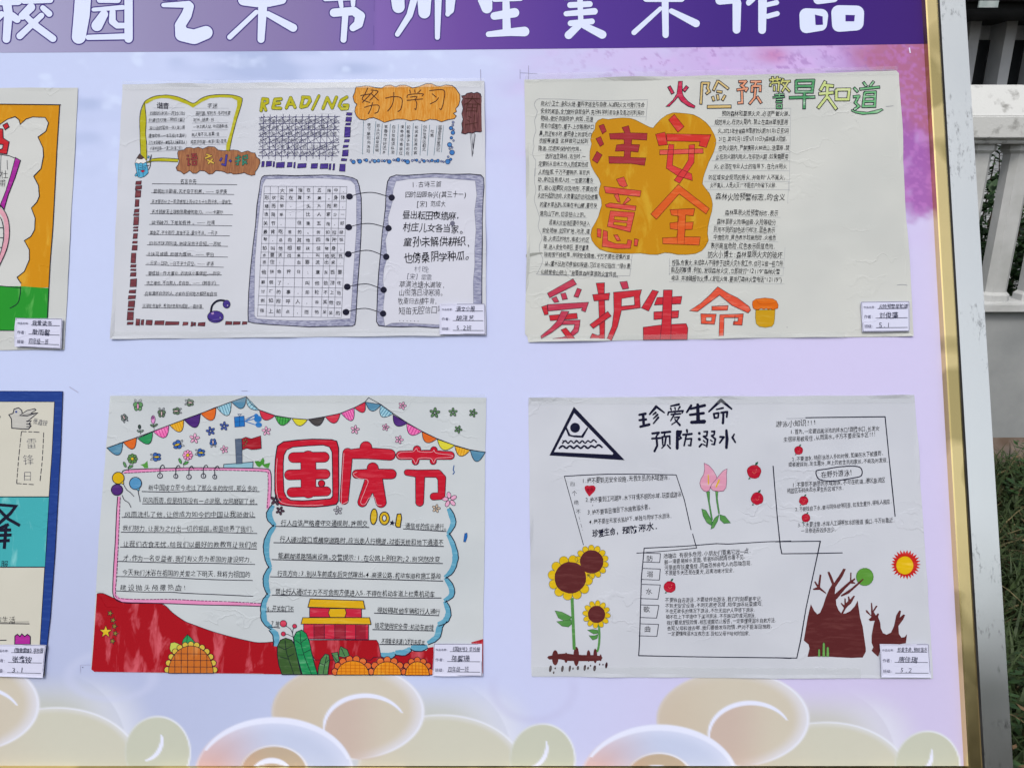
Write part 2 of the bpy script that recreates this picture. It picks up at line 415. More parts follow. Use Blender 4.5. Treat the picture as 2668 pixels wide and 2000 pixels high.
# ------------------------------------------------------------ balustrade beyond the board
FY = 3.6
bal = empty('balustrade', (float(V(2600, 1223, FY)[0]), FY, 0), 'white concrete balustrade with a stained top rail on a grey plinth, behind the steel post', 'balustrade')
X0, X1 = -4.5, 7.5
zt, zc, zb, zr, zk, zp = [float(V(2620, y, FY)[2]) for y in (215, 300, 360, 374, 792, 816)]
zf = float(V(2620, 1150, FY)[2])
def extr(name, prof, mat, parent, x0=X0, x1=X1, bev=0):
    n = len(prof); vs = [(x0, y, z) for y, z in prof] + [(x1, y, z) for y, z in prof]
    fs = [tuple(range(n)), tuple(range(2 * n - 1, n - 1, -1))] + [(i, i + n, (i + 1) % n + n, (i + 1) % n) for i in range(n)]
    o = mesh(name, vs, fs, [mat], None, parent); bm = bmesh.new(); bm.from_mesh(o.data); bmesh.ops.recalc_face_normals(bm, faces=bm.faces)
    if bev: bmesh.ops.bevel(bm, geom=bm.edges, offset=bev, segments=2, affect='EDGES')
    bm.to_mesh(o.data); bm.free(); return o
extr('top_rail', [(FY + .11, zt), (FY + .01, zc + .005), (FY, zc - .004), (FY, zb), (FY + .03, zb - .002), (FY + .03, zr), (FY + .24, zr), (FY + .24, zt)], M_rail, bal, bev=.004)
extr('bottom_rail', [(FY + .02, zp), (FY + .02, zk - .006), (FY + .05, zk), (FY + .22, zk), (FY + .22, zp)], M_conc, bal, bev=.004)
extr('plinth', [(FY + .06, zf), (FY + .06, zp), (FY + .20, zp), (FY + .20, zf)], M_plinth, bal)
extr('plinth_foot', [(FY + .06, -.1), (FY + .06, zf), (FY + .20, zf), (FY + .20, -.1)], M_plinthfoot, bal)
def baluster_mesh():
    # square post with chamfered corners, a small neck at each end
    h = zr - zk; bm = bmesh.new(); rings = []
    for z, s in ((0, .068), (.03, .068), (.045, .054), (h - .045, .054), (h - .03, .068), (h, .068)):
        c = s * .55; rings.append([bm.verts.new((x, y, z)) for x, y in ((-s, -c), (-c, -s), (c, -s), (s, -c), (s, c), (c, s), (-c, s), (-s, c))])
    for a, b in zip(rings, rings[1:]):
        for i in range(8): bm.faces.new((a[i], a[(i + 1) % 8], b[(i + 1) % 8], b[i]))
    bm.faces.new(rings[0][::-1]); bm.faces.new(rings[-1]); me = bpy.data.meshes.new('baluster'); bm.to_mesh(me); bm.free(); me.materials.append(M_conc); return me
bmsh = baluster_mesh()
bx1 = float(V(2624, 580, FY + .11)[0]); bx0 = float(V(2553, 480, FY + .11)[0]); step = .20
k = 0
for i in range(-22, 26):
    x = bx1 + i * step
    if x < -3.5 or x > 6.8: continue
    o = bpy.data.objects.new('baluster', bmsh); COL.objects.link(o); o.parent = bal
    o.location = (x - bal.location.x, FY + .125 - bal.location.y, zk - bal.location.z)

# ------------------------------------------------------------ building far behind
BYD = 9.0
bld = empty('school_building', (float(V(2600, 900, BYD)[0]), BYD, 0), 'pale building with dark tall windows and a dark overhanging soffit beyond the balustrade', 'building')
bz = lambda y: float(V(2600, y, BYD)[2])
wall = wbox('wall', 1.5, 11.5, BYD + .5, BYD + 3, 0, bz(-300), M_wallw, bld)
for i in range(20):
    xx = float(V(2542, 150, BYD)[0]) + (i - 6) * .41
    if xx < 1.6: continue
    wbox('column', xx, xx + .12, BYD + .2, BYD + .499, 0, bz(45), M_wallw, bld)
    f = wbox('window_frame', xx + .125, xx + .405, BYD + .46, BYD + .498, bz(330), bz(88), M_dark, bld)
    wbox('pane', xx + .14, xx + .39, BYD + .452, BYD + .459, bz(320), bz(92), M_glass, f)
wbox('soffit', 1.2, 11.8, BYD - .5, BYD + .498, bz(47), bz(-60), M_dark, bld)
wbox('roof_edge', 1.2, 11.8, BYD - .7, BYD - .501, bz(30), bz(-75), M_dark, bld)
M_lamp = noisemat('pale_vent_panel', (.30, .36, .36), (.42, .47, .47), 12, .6)
vbox('vent_panel', 2553, 2, 2600, 20, BYD - .73, .02, M_lamp, bld)

# ------------------------------------------------------------ greenery
def blades(n, xr, yr, hmin, hmax, z=0., seed=3, wid=.006):
    rnd = random.Random(seed); vs = []; fs = []; mi = []
    for _ in range(n):
        x = rnd.uniform(*xr); y = rnd.uniform(*yr); h = rnd.uniform(hmin, hmax) * (.6 + .8 * abs(noise.noise((x * 2.5, y * 2.5, 2.)))); a = rnd.uniform(0, 6.28); ln = rnd.uniform(.35, 1.5); w_ = wid * rnd.uniform(.6, 1.4)
        dx, dy = math.cos(a), math.sin(a); nx, ny = -dy * w_, dx * w_; b = len(vs); m = 4
        for j in range(m + 1):
            t = j / m; ww = (1 - t * t) ; r = ln * h * t * t * .8; zz = z + h * (t - .45 * ln * t * t * .8)
            vs += [(x + dx * r + nx * ww, y + dy * r + ny * ww, zz), (x + dx * r - nx * ww, y + dy * r - ny * ww, zz)]
        dr = 1 if rnd.random() < .1 else 0
        for j in range(m): fs.append((b + 2 * j, b + 2 * j + 1, b + 2 * j + 3, b + 2 * j + 2)); mi.append(dr)
    return vs, fs, mi
v_, f_, m_ = blades(17000, (.6, 4.2), (1.45, 3.60), .10, .36, 0, wid=.006)
tag(mesh('grass', v_, f_, [M_grass, M_dry], m_, None, True), 'long dark green grass covering the bed at the foot of the plinth', 'grass', kind='stuff')
v_, f_, m_ = blades(5000, (-3, .6), (1.9, 3.6), .12, .28, 0, 5)
tag(mesh('grass', v_, f_, [M_grass, M_dry], m_, None, True), 'dark green grass hidden behind the display board', 'grass', kind='stuff')
def cover(n, xr, yr, seed):
    rnd = random.Random(seed); vs = []; fs = []; mi = []
    for _ in range(n):
        x = rnd.uniform(*xr); y = rnd.uniform(*yr)
        if noise.noise((x * 3.1, y * 3.1, 5.)) < .02: continue
        c = Vector((x, y, rnd.uniform(.03, .2))); a = rnd.uniform(0, 6.28); s = rnd.uniform(.010, .026); d = Vector((math.cos(a), math.sin(a), rnd.uniform(-.3, .5))) * s; u = Vector((-math.sin(a), math.cos(a), rnd.uniform(-.3, .3))) * s * .45
        b = len(vs); vs += [c - d, c + u, c + d, c - u]; fs.append((b, b + 1, b + 2, b + 3)); mi.append(1 if rnd.random() < .12 else 0)
    return tag(mesh('ground_cover', vs, fs, [M_leaf, M_litter], mi), 'small broad leaves and dead leaf litter low between the grass blades', 'ground cover', kind='stuff')
M_litter = noisemat('leaf_litter', (.10, .06, .03), (.20, .13, .07), 20, .8)
cover(24000, (.7, 4.2), (1.45, 3.6), 31)
def shrub(x, y, r, h, label, seed, z=0., n=900, grp=None):
    rnd = random.Random(seed); e = empty('shrub', (x, y, z), label, 'shrub', grp); vs = []; fs = []
    for _ in range(n):
        a = rnd.uniform(0, 6.28); rr = r * math.sqrt(rnd.random()); zz = z + h * (.15 + .85 * rnd.random()); k_ = 1 - .5 * ((zz - z) / h) ** 2
        c = Vector((x + rr * k_ * math.cos(a), y + rr * k_ * math.sin(a), zz)); d = Vector((rnd.gauss(0, 1), rnd.gauss(0, 1), rnd.gauss(0, .6))).normalized(); s = rnd.uniform(.035, .08)
        u = d.cross(Vector((0, 0, 1))).normalized() * s * .38; b = len(vs); vs += [c, c + d * s * .5 + u, c + d * s, c + d * s * .5 - u]; fs.append((b, b + 1, b + 2, b + 3))
    mesh('foliage', vs, fs, [M_leaf], None, e)
    st = []; sf = []
    for q in range(5):
        a = rnd.uniform(0, 6.28); b = len(st); tx, ty = x + math.cos(a) * r * .5, y + math.sin(a) * r * .5
        for (px, py, pz, w_) in ((x, y, z, .012), (tx, ty, z + h * .8, .005)):
            st += [(px - w_, py, pz), (px, py + w_, pz), (px + w_, py, pz), (px, py - w_, pz)]
        for i in range(4): sf.append((b + i, b + (i + 1) % 4, b + 4 + (i + 1) % 4, b + 4 + i))
    mesh('stem', st, sf, [M_soil], None, e)
zz_ = lambda y, Y: float(V(2600, y, Y)[2])
for i, (px, Yd, r, h, lb) in enumerate([(2560, 4.6, .45, 1.5, 'dark shrub seen through the balusters next to the steel post'), (2640, 4.8, .5, 1.2, 'dark shrub seen through the balusters at the photo edge'),
        (2545, 6.5, .5, 2.0, 'leafy bush peeking over the rail beside the steel post'), (2650, 6.8, .55, 2.05, 'leafy bush peeking over the rail at the photo edge'),
        (2720, 5.4, .5, 1.7, 'dark shrub behind the balustrade just outside the right edge')]):
    shrub(float(V(px, 600, Yd)[0]), Yd, r, h, lb, 20 + i, 0., 1500)
M_stone = noisemat('brown_stone', (.10, .07, .05), (.20, .15, .12), 9, .9)
# unseen tree belt added behind the viewer to darken reflections low in the metal
rnd = random.Random(9); vs = []; fs = []
for i in range(3500):
    a = rnd.uniform(R(150), R(390)); rr = rnd.uniform(11, 13); hh = rnd.uniform(0, 2.6 + .9 * noise.noise((a * 3, 0, 0)))
    c = Vector((math.cos(a) * rr, 3 + math.sin(a) * rr, hh)); s = rnd.uniform(.25, .5); u = Vector((rnd.gauss(0, 1), rnd.gauss(0, 1), rnd.gauss(0, 1))).normalized() * s; w2 = u.orthogonal().normalized() * s
    b = len(vs); vs += [c - u, c + w2, c + u, c - w2]; fs.append((b, b + 1, b + 2, b + 3))
tag(mesh('reflection_trees', vs, fs, [M_soil, M_leaf], [i % 2 for i in range(len(fs))]), 'unseen belt of trees added behind the viewer for the metal to mirror', 'trees', kind='stuff')

# ------------------------------------------------------------ the display board
bc = B(0, -1.39)
board = empty('display_board', (float(bc[0]), float(bc[1]), 0), 'large leaning display board with a purple title banner, gold trim and a steel frame', 'display board')
def xe(y): return 2405 + .0553 * y
def board_print():
    xs = np.concatenate([np.arange(-1500, 0, 14), np.arange(0, 2300, 4.), np.arange(2300, 2403, 2.), [2403]])
    ys = np.concatenate([np.arange(-380, 90, 14), np.arange(90, 600, 4.), np.arange(600, 1740, 8), np.arange(1740, 1992, 2.8), [1994]])
    X, Y = np.meshgrid(xs, ys)
    e_ = np.clip((X - 2300) / 103, 0, 1); X = X + e_ * (xe(Y) - 2403)         # the right edge leans with the frame
    def nz(fx, fy, seed, o=3):
        r_ = np.random.RandomState(seed); out = 0; a = 1; tot = 0
        for k_ in range(o):
            g = r_.rand(64, 64); u = (X / fx * 2 ** k_) % 63; v = (Y / fy * 2 ** k_) % 63; i = u.astype(int); j = v.astype(int); fu = u - i; fv = v - j
            fu = fu * fu * (3 - 2 * fu); fv = fv * fv * (3 - 2 * fv); i2 = (i + 1) % 64; j2 = (j + 1) % 64
            out = out + a * ((g[j, i] * (1 - fu) + g[j, i2] * fu) * (1 - fv) + (g[j2, i] * (1 - fu) + g[j2, i2] * fu) * fv); tot += a; a *= .55
        return out / tot
    def L(c): return np.array(alb(c))
    def mix(C, c, a): a = np.clip(a, 0, 1)[..., None]; return C * (1 - a) + L(c) * a
    ss = lambda a, b, x: (lambda t: t * t * (3 - 2 * t))(np.clip((x - a) / (b - a), 0, 1))
    C = np.ones(X.shape + (3,)) * L((197, 207, 243))
    C = mix(C, (209, 202, 240), ss(900, 2300, X)); C = mix(C, (182, 190, 224), ss(900, 1750, Y) * (1 - ss(300, 1300, X)) * .9)
    C = mix(C, (205, 196, 232), ss(900, 1800, Y) * ss(1400, 2400, X) * .7)
    n1 = nz(230, 90, 1); n2 = nz(60, 40, 2); n3 = nz(16, 11, 3, 3); n4 = nz(11, 9, 4, 2)
    top = 1 - ss(180, 620, Y)
    C = mix(C, (168, 182, 222), ss(.52, .75, n1) * top * (1 - ss(900, 1500, X)) * .75)
    C = mix(C, (214, 226, 255), ss(.55, .8, n2) * top * (1 - ss(900, 1500, X)) * .6)
    # violet watercolour wash towards the upper right
    wv = ss(1150, 2050, X + (n1 - .5) * 500); edge = 1 - ss(500, 590, Y + (n2 - .5) * 140)
    C = mix(C, (200, 172, 228), wv * (1 - ss(300, 650, Y + (n1 - .5) * 200)) * .85)
    C = mix(C, (160, 92, 174), ss(2090, 2360, X + (n1 - .5) * 120 - .05 * Y) * edge * .92)
    C = mix(C, (214, 178, 236), ss(.45, .7, n2) * wv * edge * .45)
    C = mix(C, (176, 110, 142), ss(2180, 2290, X + (n1 - .5) * 160) * (1 - ss(190 + (X - 2300), 290 + (X - 2300), Y + (n2 - .5) * 90)) * .88)
    blot = np.exp(-(((X - 2005) / 42) ** 2 + ((Y - 142) / 22) ** 2)); C = mix(C, (196, 132, 184), blot * 1.2 * (n2 + .3))
    sp = ss(.60, .72, n3) * ss(1350, 1750, X) * (1 - ss(175, 330, Y)) * (.35 + .65 * ss(.45, .6, n2)); C = mix(C, (158, 118, 184), sp * .55)
    sp = ss(.45, .75, n4) * ss(2150, 2400, X) * edge; C = mix(C, (190, 126, 200), sp * .6)
    # cloud scrolls along the foot
    def ell(cx, cy, rx, ry): return np.sqrt(((X - cx) / rx) ** 2 + ((Y - cy) / ry) ** 2)
    W = (226, 230, 255)
    for off in (-2006, -1003, 0, 1003, 2006):
        dy = 19 * off / 1003
        def cloud(cx, cy, rx, ry, c_in, c2=None, rimdir=0., rim=.25, soft=.012, a=1., fade=None, wr=.75):
            nonlocal C
            cx = cx + off; cy = cy + dy; d = ell(cx, cy, rx, ry); sf = max(soft, 3.2 / min(rx, ry))
            ins = (1 - ss(1 - sf, 1 + sf, d)) * a * (ss(fade[0] + dy, fade[1] + dy, Y) if fade else 1)
            th = np.arctan2(Y - cy, X - cx); k_ = .5 + .5 * np.cos(th - rimdir)
            C = mix(C, c_in, ins)
            if c2: C = mix(C, c2, ins * ss(-.2, .9, (cx - X) / rx * .8 + (Y - cy) / ry * .2))
            C = mix(C, W, ins * ss(1 - rim, 1, d) * (.06 + .94 * k_) * wr)
            C = mix(C, (232, 236, 255), ss(1 - 5.5 / min(rx, ry), 1 - 1.5 / min(rx, ry), d) * ins * (.15 + .7 * k_))
        def arc(cx, cy, rx, ry, a0, a1, w0):
            """a white brush crescent"""
            nonlocal C
            cx = cx + off; cy = cy + dy; d = ell(cx, cy, rx, ry); th = np.degrees(np.arctan2(cy - Y, X - cx)); t = ((th - a0) % 360) / (a1 - a0)
            wd = w0 * np.sin(np.pi * np.clip(t, 0, 1)) ** .7; on = (t > 0) & (t < 1)
            C = mix(C, (228, 232, 255), (1 - ss(wd * .6, wd + .03, np.abs(d - 1))) * on)
        cloud(411, 1958, 86, 94, (197, 200, 186), None, -.3, .06, wr=.5)
        arc(368, 1925, 54, 56, 280, 375, .11)
        cloud(1120, 1965, 215, 205, (196, 198, 186), None, -.3, .5, .45, .8, fade=(1755, 1860))
        cloud(1150, 2010, 218, 150, (204, 203, 190), (204, 197, 184), -.45, .13, wr=.45)
        cloud(907, 1853, 198, 125, (206, 198, 184), (202, 188, 172), .1, .24, wr=.6)
        d = ell(952 + off, 1895 + dy, 108, 86); C = mix(C, (200, 180, 172), (1 - ss(.94, 1.0, d)) * ss(.8, -.6, (X - 952 - off) / 100) * .9)
        arc(952, 1895, 108, 84, 22, 184, .07)
        cloud(715, 2018, 207, 148, (196, 205, 234), (212, 164, 152), -1.0, .30, wr=.5)
        arc(715, 2018, 201, 143, 12, 160, .05)
        cloud(714, 2012, 90, 72, (190, 172, 152), (196, 164, 144), -.9, .08)
        arc(708, 2030, 58, 50, 30, 150, .16)
    ring = np.abs(ell(1390, 1790, 105, 85) - 1); C = mix(C, (190, 190, 228), (1 - ss(.0, .22, ring)) * ss(1740, 1800, Y) * .35)
    ring = np.abs(ell(290, 1760, 110, 60) - 1); C = mix(C, (200, 206, 236), (1 - ss(.0, .25, ring)) * .5)
    C = C * (1 + (n3 - .5)[..., None] * .02)
    vs = P(X, Y, np.zeros_like(X)).reshape(-1, 3); ny, nx = X.shape
    idx = np.arange(nx * ny).reshape(ny, nx); q = np.stack([idx[:-1, :-1], idx[1:, :-1], idx[1:, 1:], idx[:-1, 1:]], -1).reshape(-1, 4)
    me = bpy.data.meshes.new('printed_panel'); me.vertices.add(len(vs)); me.vertices.foreach_set('co', vs.ravel())
    me.loops.add(q.size); me.loops.foreach_set('vertex_index', q.ravel()); me.polygons.add(len(q)); me.polygons.foreach_set('loop_start', np.arange(0, q.size, 4)); me.polygons.foreach_set('loop_total', np.full(len(q), 4))
    me.update(calc_edges=True); at = me.color_attributes.new('print', 'FLOAT_COLOR', 'POINT')
    at.data.foreach_set('color', np.concatenate([np.clip(C, 0, .86), np.ones(C.shape[:2] + (1,))], -1).reshape(-1).astype(np.float32))
    return me
def vcolmat(name, rough=.5):
    m, t, b = nodes(name); a = nd(t, 'ShaderNodeVertexColor', layer_name='print'); b.inputs['Roughness'].default_value = rough; b.inputs['Specular IOR Level'].default_value = .1
    co = boardcoord(t); n = nd(t, 'ShaderNodeTexNoise', i_Scale=2.6, i_Detail=2.0); t.links.new(co, n.inputs['Vector'])
    bp = nd(t, 'ShaderNodeBump'); bp.inputs['Distance'].default_value = .012; bp.inputs['Strength'].default_value = .5; t.links.new(n.outputs['Fac'], bp.inputs['Height']); t.links.new(bp.outputs[0], b.inputs['Normal'])
    t.links.new(a.outputs['Color'], b.inputs['Base Color']); return m
M_print = vcolmat('printed_vinyl')
me = board_print(); me.materials.append(M_print); pn = link('printed_panel', me, board)
# backing behind the print
q0 = [P(x, y, -.001) for x, y in ((-1500, -380), (xe(-380), -380), (xe(1994), 1994), (-1500, 1994))]; q1 = [p - BN * .012 for p in q0]
hexa('backing_sheet', q0, q1, M_back, board)

def bar(name, pin, pout, prof, mat, ext=0.):
    """a strip between two measured lines; prof is (fraction across, height) pairs, closed underneath"""
    (a0, a1), (b0, b1) = pin, pout; vs = []
    for A, Bq in ((a0, b0), (a1, b1)):
        for f, h in prof: vs.append(PR(A[0] + (Bq[0] - A[0]) * f, A[1] + (Bq[1] - A[1]) * f, h))
    return vs
def strip(name, pin, pout, prof, mat, parent, h_back, bev=0.):
    v = bar(name, pin, pout, prof, mat); n = len(prof)
    # close at the back
    A = v[:n]; Bv = v[n:]
    A = A + [A[-1] - BN * (prof[-1][1] - h_back), A[0] - BN * (prof[0][1] - h_back)]; Bv = Bv + [Bv[-1] - BN * (prof[-1][1] - h_back), Bv[0] - BN * (prof[0][1] - h_back)]
    n += 2; fs = [tuple(range(n)), tuple(range(2 * n - 1, n - 1, -1))] + [(i, i + n, (i + 1) % n + n, (i + 1) % n) for i in range(n)]
    o = mesh(name, A + Bv, fs, [mat], None, parent); bm = bmesh.new(); bm.from_mesh(o.data); bmesh.ops.remove_doubles(bm, verts=bm.verts, dist=1e-6); bmesh.ops.recalc_face_normals(bm, faces=bm.faces)
    if bev: bmesh.ops.bevel(bm, geom=bm.edges, offset=bev, segments=3, affect='EDGES', clamp_overlap=True)
    bm.to_mesh(o.data); bm.free(); return o
def lx(x0, x1): return lambda y: x0 + (x1 - x0) * y / 2000
gi, go_, ti, to_ = lx(2401, 2512), lx(2443, 2561), lx(2447, 2565), lx(2516, 2641)
Y0, Y1 = -400, 2035
tr = strip('gold_trim', ((gi(Y0), Y0), (gi(Y1), Y1)), ((go_(Y0), Y0), (go_(Y1), Y1)), [(0, .0005), (.24, .011), (.34, .0122), (.92, .0122), (1, .0105)], M_gold, board, -.004)
strip('gold_trim', ((-1540, 2030), (-1540 + 4100, 2040)), ((-1540, 1990), (gi(1999) + 2, 2000)), [(0, .010), (.12, .0122), (.55, .0122), (1, .0005)], M_gold, board, -.004)
strip('gold_trim', ((-1540, -380), (gi(-400), -400)), ((-1540, -420), (gi(-440), -440)), [(0, .0005), (.3, .011), (1, .011)], M_gold, board, -.004)
strip('gap_shade_strip', ((gi(Y0) + 34, Y0), (gi(Y1) + 34, Y1)), ((ti(Y0) + 1.5, Y0), (ti(Y1) + 1.5, Y1)), [(0, .0108), (1, .0108)], M_black, board, -.02)  # black strip standing in for the deep shade between trim and post
# steel tube of the stand: down to the ground, and the rails behind
def tube_down(name, xi, xo, h, mat, y0=-460):
    v = [PR(xi(y0), y0, h), PR(xo(y0), y0, h)]; w_ = [PR(xi(2000), 2000, h), PR(xo(2000), 2000, h)]
    out = []
    for a, b in zip(v, w_): d = (b - a); k_ = (0.03 - a[2]) / d[2]; out.append(a + d * k_)
    q0 = [v[0], v[1], out[1], out[0]]; q1 = [p - BN * .038 for p in q0]
    q1[2][2] = .03; q1[3][2] = .03
    return hexa(name, q0, q1, mat, board, .0008)
tube_down('steel_post', ti, to_, .011, M_steel)
tube_down('steel_post', lambda y: -1640, lambda y: -1560, .011, M_steel)
for yy in (2062, -470):
    q0 = [PR(x, y, .006) for x, y in ((-1555, yy), (ti(yy) - 3, yy), (ti(yy + 60) - 3, yy + 60), (-1555, yy + 60))]; hexa('steel_rail', q0, [p - BN * .03 for p in q0], M_steel, board, .0015)
for xx in (-1600, 2440):
    a = P(xx, 300, -.03); b = Vector((a[0], a[1] + .95, .03)); a = Vector(a); s_ = Vector((.015, 0, 0)); u_ = Vector((0, .015, .006))
    hexa('rear_strut', [a - s_ - u_, a + s_ - u_, a + s_ + u_, a - s_ + u_], [b - s_ - u_, b + s_ - u_, b + s_ + u_, b - s_ + u_], M_steel, board)

# the banner: a violet band with chubby outlined characters
def banner():
    xs = np.concatenate([np.arange(-1500, 900, 60), np.arange(900, 1400, 12), np.arange(1400, 2403, 40), [2403]])
    lo = np.interp(xs, [-1500, 0, 1000, 1900, 2403], [150, 138, 132, 123, 115]); vs = []; C = []
    stops = [(-1500, (170, 172, 205)), (0, (166, 164, 200)), (420, (144, 136, 178)), (800, (128, 112, 166)), (973, (116, 92, 166)), (977, (124, 96, 172)), (1200, (104, 70, 156)), (1500, (82, 52, 146)), (1900, (68, 42, 130)), (2403, (66, 40, 118))]
    sx = [s_[0] for s_ in stops]; cc = np.array([alb(s_[1]) for s_ in stops]); rows = 8
    for j in range(rows):
        t = j / (rows - 1)
        for x, l in zip(xs, lo):
            y = -381 + (l + 381) * t; x2 = x + max(0, (x - 2300) / 103) * (xe(y) - 2403)
            vs.append(P(x2, y, .00025)); C.append([np.interp(x, sx, cc[:, k_]) * (1 + .05 * (t - .6)) for k_ in range(3)] + [1])
    n = len(xs); fs = [(j * n + i, (j + 1) * n + i, (j + 1) * n + i + 1, j * n + i + 1) for j in range(rows - 1) for i in range(n - 1)]
    o = mesh('title_banner', vs, fs, [M_print], None, board); at = o.data.color_attributes.new('print', 'FLOAT_COLOR', 'POINT'); at.data.foreach_set('color', np.array(C, np.float32).ravel()); return o
ban = banner()
def plain(c, rough=.45, name=None):
    key = ('plain', c)
    if key not in MATS:
        m, t, b = nodes(name or 'print_%d_%d_%d' % c); b.inputs['Base Color'].default_value = (*alb(c), 1); b.inputs['Roughness'].default_value = rough; b.inputs['Specular IOR Level'].default_value = .08; MATS[key] = m
    return MATS[key]
HW, HE, HP = plain((218, 226, 252)), plain((66, 52, 128)), plain((70, 44, 132))
def hchar(art, paths, holes=()):
    art.blob(paths, HW, 1, edge=HE, e=7)
    for hl in holes: art.fill(hl[0], hl[1], 3, edge=HE, ew=6)
BV = (0, 0, .45208); BV2 = (900, 0, .45208); TV = (1700, 0, .4376)
def newchar(v): 
    a = Art(.0003); a.view(*v); return a
heads = [
 (BV, [[(-60, 10, 24), (105, 8, 24)], [(40, 20, 26), (50, 80, 25), (38, 228, 22)], [(10, 85, 18), (-50, 150, 14)], [(72, 95, 22), (100, 115, 20)], [(140, 8, 17), (290, 2, 18)], [(180, 45, 24), (130, 95, 22)], [(248, 48, 15), (285, 82, 18)], [(240, 92, 16), (115, 210, 19)], [(150, 95, 16), (205, 150, 20), (306, 225, 20)]]),
 (BV, [[(480, -20, 46), (472, 90, 46), (455, 215, 40)], [(742, -20, 24), (742, 225, 24)], [(575, 3, 16), (680, 3, 17)], [(540, 58, 11), (708, 45, 14)], [(600, 85, 24), (560, 150, 32)], [(650, 70, 17), (648, 125, 20), (675, 150, 17), (718, 150, 16)], [(510, 218, 15), (720, 212, 17)]]),
 (BV, [[(950, -8, 10), (1010, -8, 10)], [(943, 32, 12), (1088, 28, 20)], [(1092, 40, 26), (1075, 90, 30), (1038, 150, 30), (1050, 200, 40), (1120, 215, 42), (1188, 190, 38)]]),
 (BV, [[(1405, 2, 32), (1480, 14, 30), (1550, 16, 26), (1625, 0, 26)], [(1515, 30, 26), (1505, 230, 20)], [(1478, 72, 13), (1325, 216, 15)], [(1545, 84, 17), (1690, 163, 23)]]),
 (BV, [[(1875, -2, 12), (2030, -8, 12)], [(1962, 0, 14), (1968, 40, 12)], [(2035, 0, 14), (2035, 32, 12)], [(1925, 76, 24), (2040, 66, 24), (2076, 95, 28), (2066, 140, 26), (2035, 163, 20)], [(1990, 95, 18), (1980, 232, 17)]]),
 (BV2, [[(302, 0, 38), (306, 42, 36)], [(395, 0, 20), (370, 90, 18), (300, 200, 14)], [(455, 0, 40), (455, 75, 34)], [(535, 0, 20), (530, 218, 14)], [(606, 0, 28), (602, 60, 24), (590, 84, 14)]]),
 (BV2, [[(805, 0, 42), (815, 48, 32)], [(860, 0, 14), (1010, -6, 14)], [(925, 0, 20), (930, 180, 24)], [(858, 95, 22), (975, 76, 27)], [(825, 200, 16), (950, 188, 22), (1032, 184, 28)]]),
 (BV2, [[(1265, -6, 8), (1400, -6, 8)], [(1295, 32, 17), (1408, 26, 17)], [(1272, 82, 15), (1435, 68, 19)], [(1298, 137, 17), (1420, 126, 17)], [(1352, 0, 16), (1357, 140, 15)], [(1345, 148, 20), (1286, 205, 23)], [(1375, 150, 18), (1480, 202, 24)]]),
 (BV2, [[(1735, -8, 22), (1935, -8, 22)], [(1842, 12, 20), (1845, 204, 18)], [(1815, 52, 12), (1663, 190, 15)], [(1878, 66, 15), (2020, 138, 22)]]),
 (TV, [[(400, 5, 26), (500, -4, 26)], [(502, 20, 26), (500, 180, 23)], [(590, -4, 22), (572, 20, 16)], [(655, 0, 26), (652, 182, 23)], [(680, 32, 14), (738, 18, 15)], [(684, 100, 15), (742, 84, 15)]]),
 (TV, [[(985, 0, 28), (1080, -6, 22)], [(914, 92, 40), (1005, 96, 40), (1000, 148, 38), (915, 162, 38), (914, 92, 40)], [(1108, 78, 44), (1215, 80, 44), (1212, 140, 44), (1110, 150, 42), (1108, 78, 44)]]),
]
for i, (v, paths) in enumerate(heads):
    a = newchar(v); a.blob(paths, HW, 1, edge=HE, e=7 if i < 6 else 3)
    if i == 10:
        for hl in ([(966, 90), (1012, 101), (1014, 150), (970, 152)], [(1148, 92), (1204, 93), (1200, 130), (1148, 130)]): a.fill(hl, HP, 4)
    a.build('character', ban)
# faint set-out lines and scuffs on the print
a = Art(.0004); g_ = plain((150, 146, 178)); g2 = plain((176, 176, 206))
a.stroke([(1252, 182), (1253, 214)], 1.4, g_, 1); a.stroke([(1377, 172), (1377, 218)], 1.2, g_, 1); a.stroke([(1355, 182), (1355, 206)], 1.1, g_, 1)
a.stroke([(1356, 190), (1400, 193)], 1, g2, 1); a.stroke([(2150, 186), (2330, 183)], 1, g2, 1); a.stroke([(182, 1008), (204, 1022)], 2.2, g2, 1, smooth=True)
a.stroke([(210, 1731), (250, 1731)], 1, g2, 1); a.stroke([(210, 1731), (210, 1752)], 1, g2, 1); a.stroke([(2369, 126), (2371, 138)], 3.4, plain((228, 222, 250)), 1)
a.stroke([(975, 0), (975, 30)], 1, plain((98, 76, 150)), 1); a.stroke([(974, 68), (974, 118)], 1, plain((98, 76, 150)), 1)
a.stroke([(630, 1018), (645, 1018)], 1, g_, 1); a.disc(216, 1737, 1.2, plain((70, 70, 90)), 2)
o_ = a.build('pencil_marks', board); o_['kind'] = 'stuff'
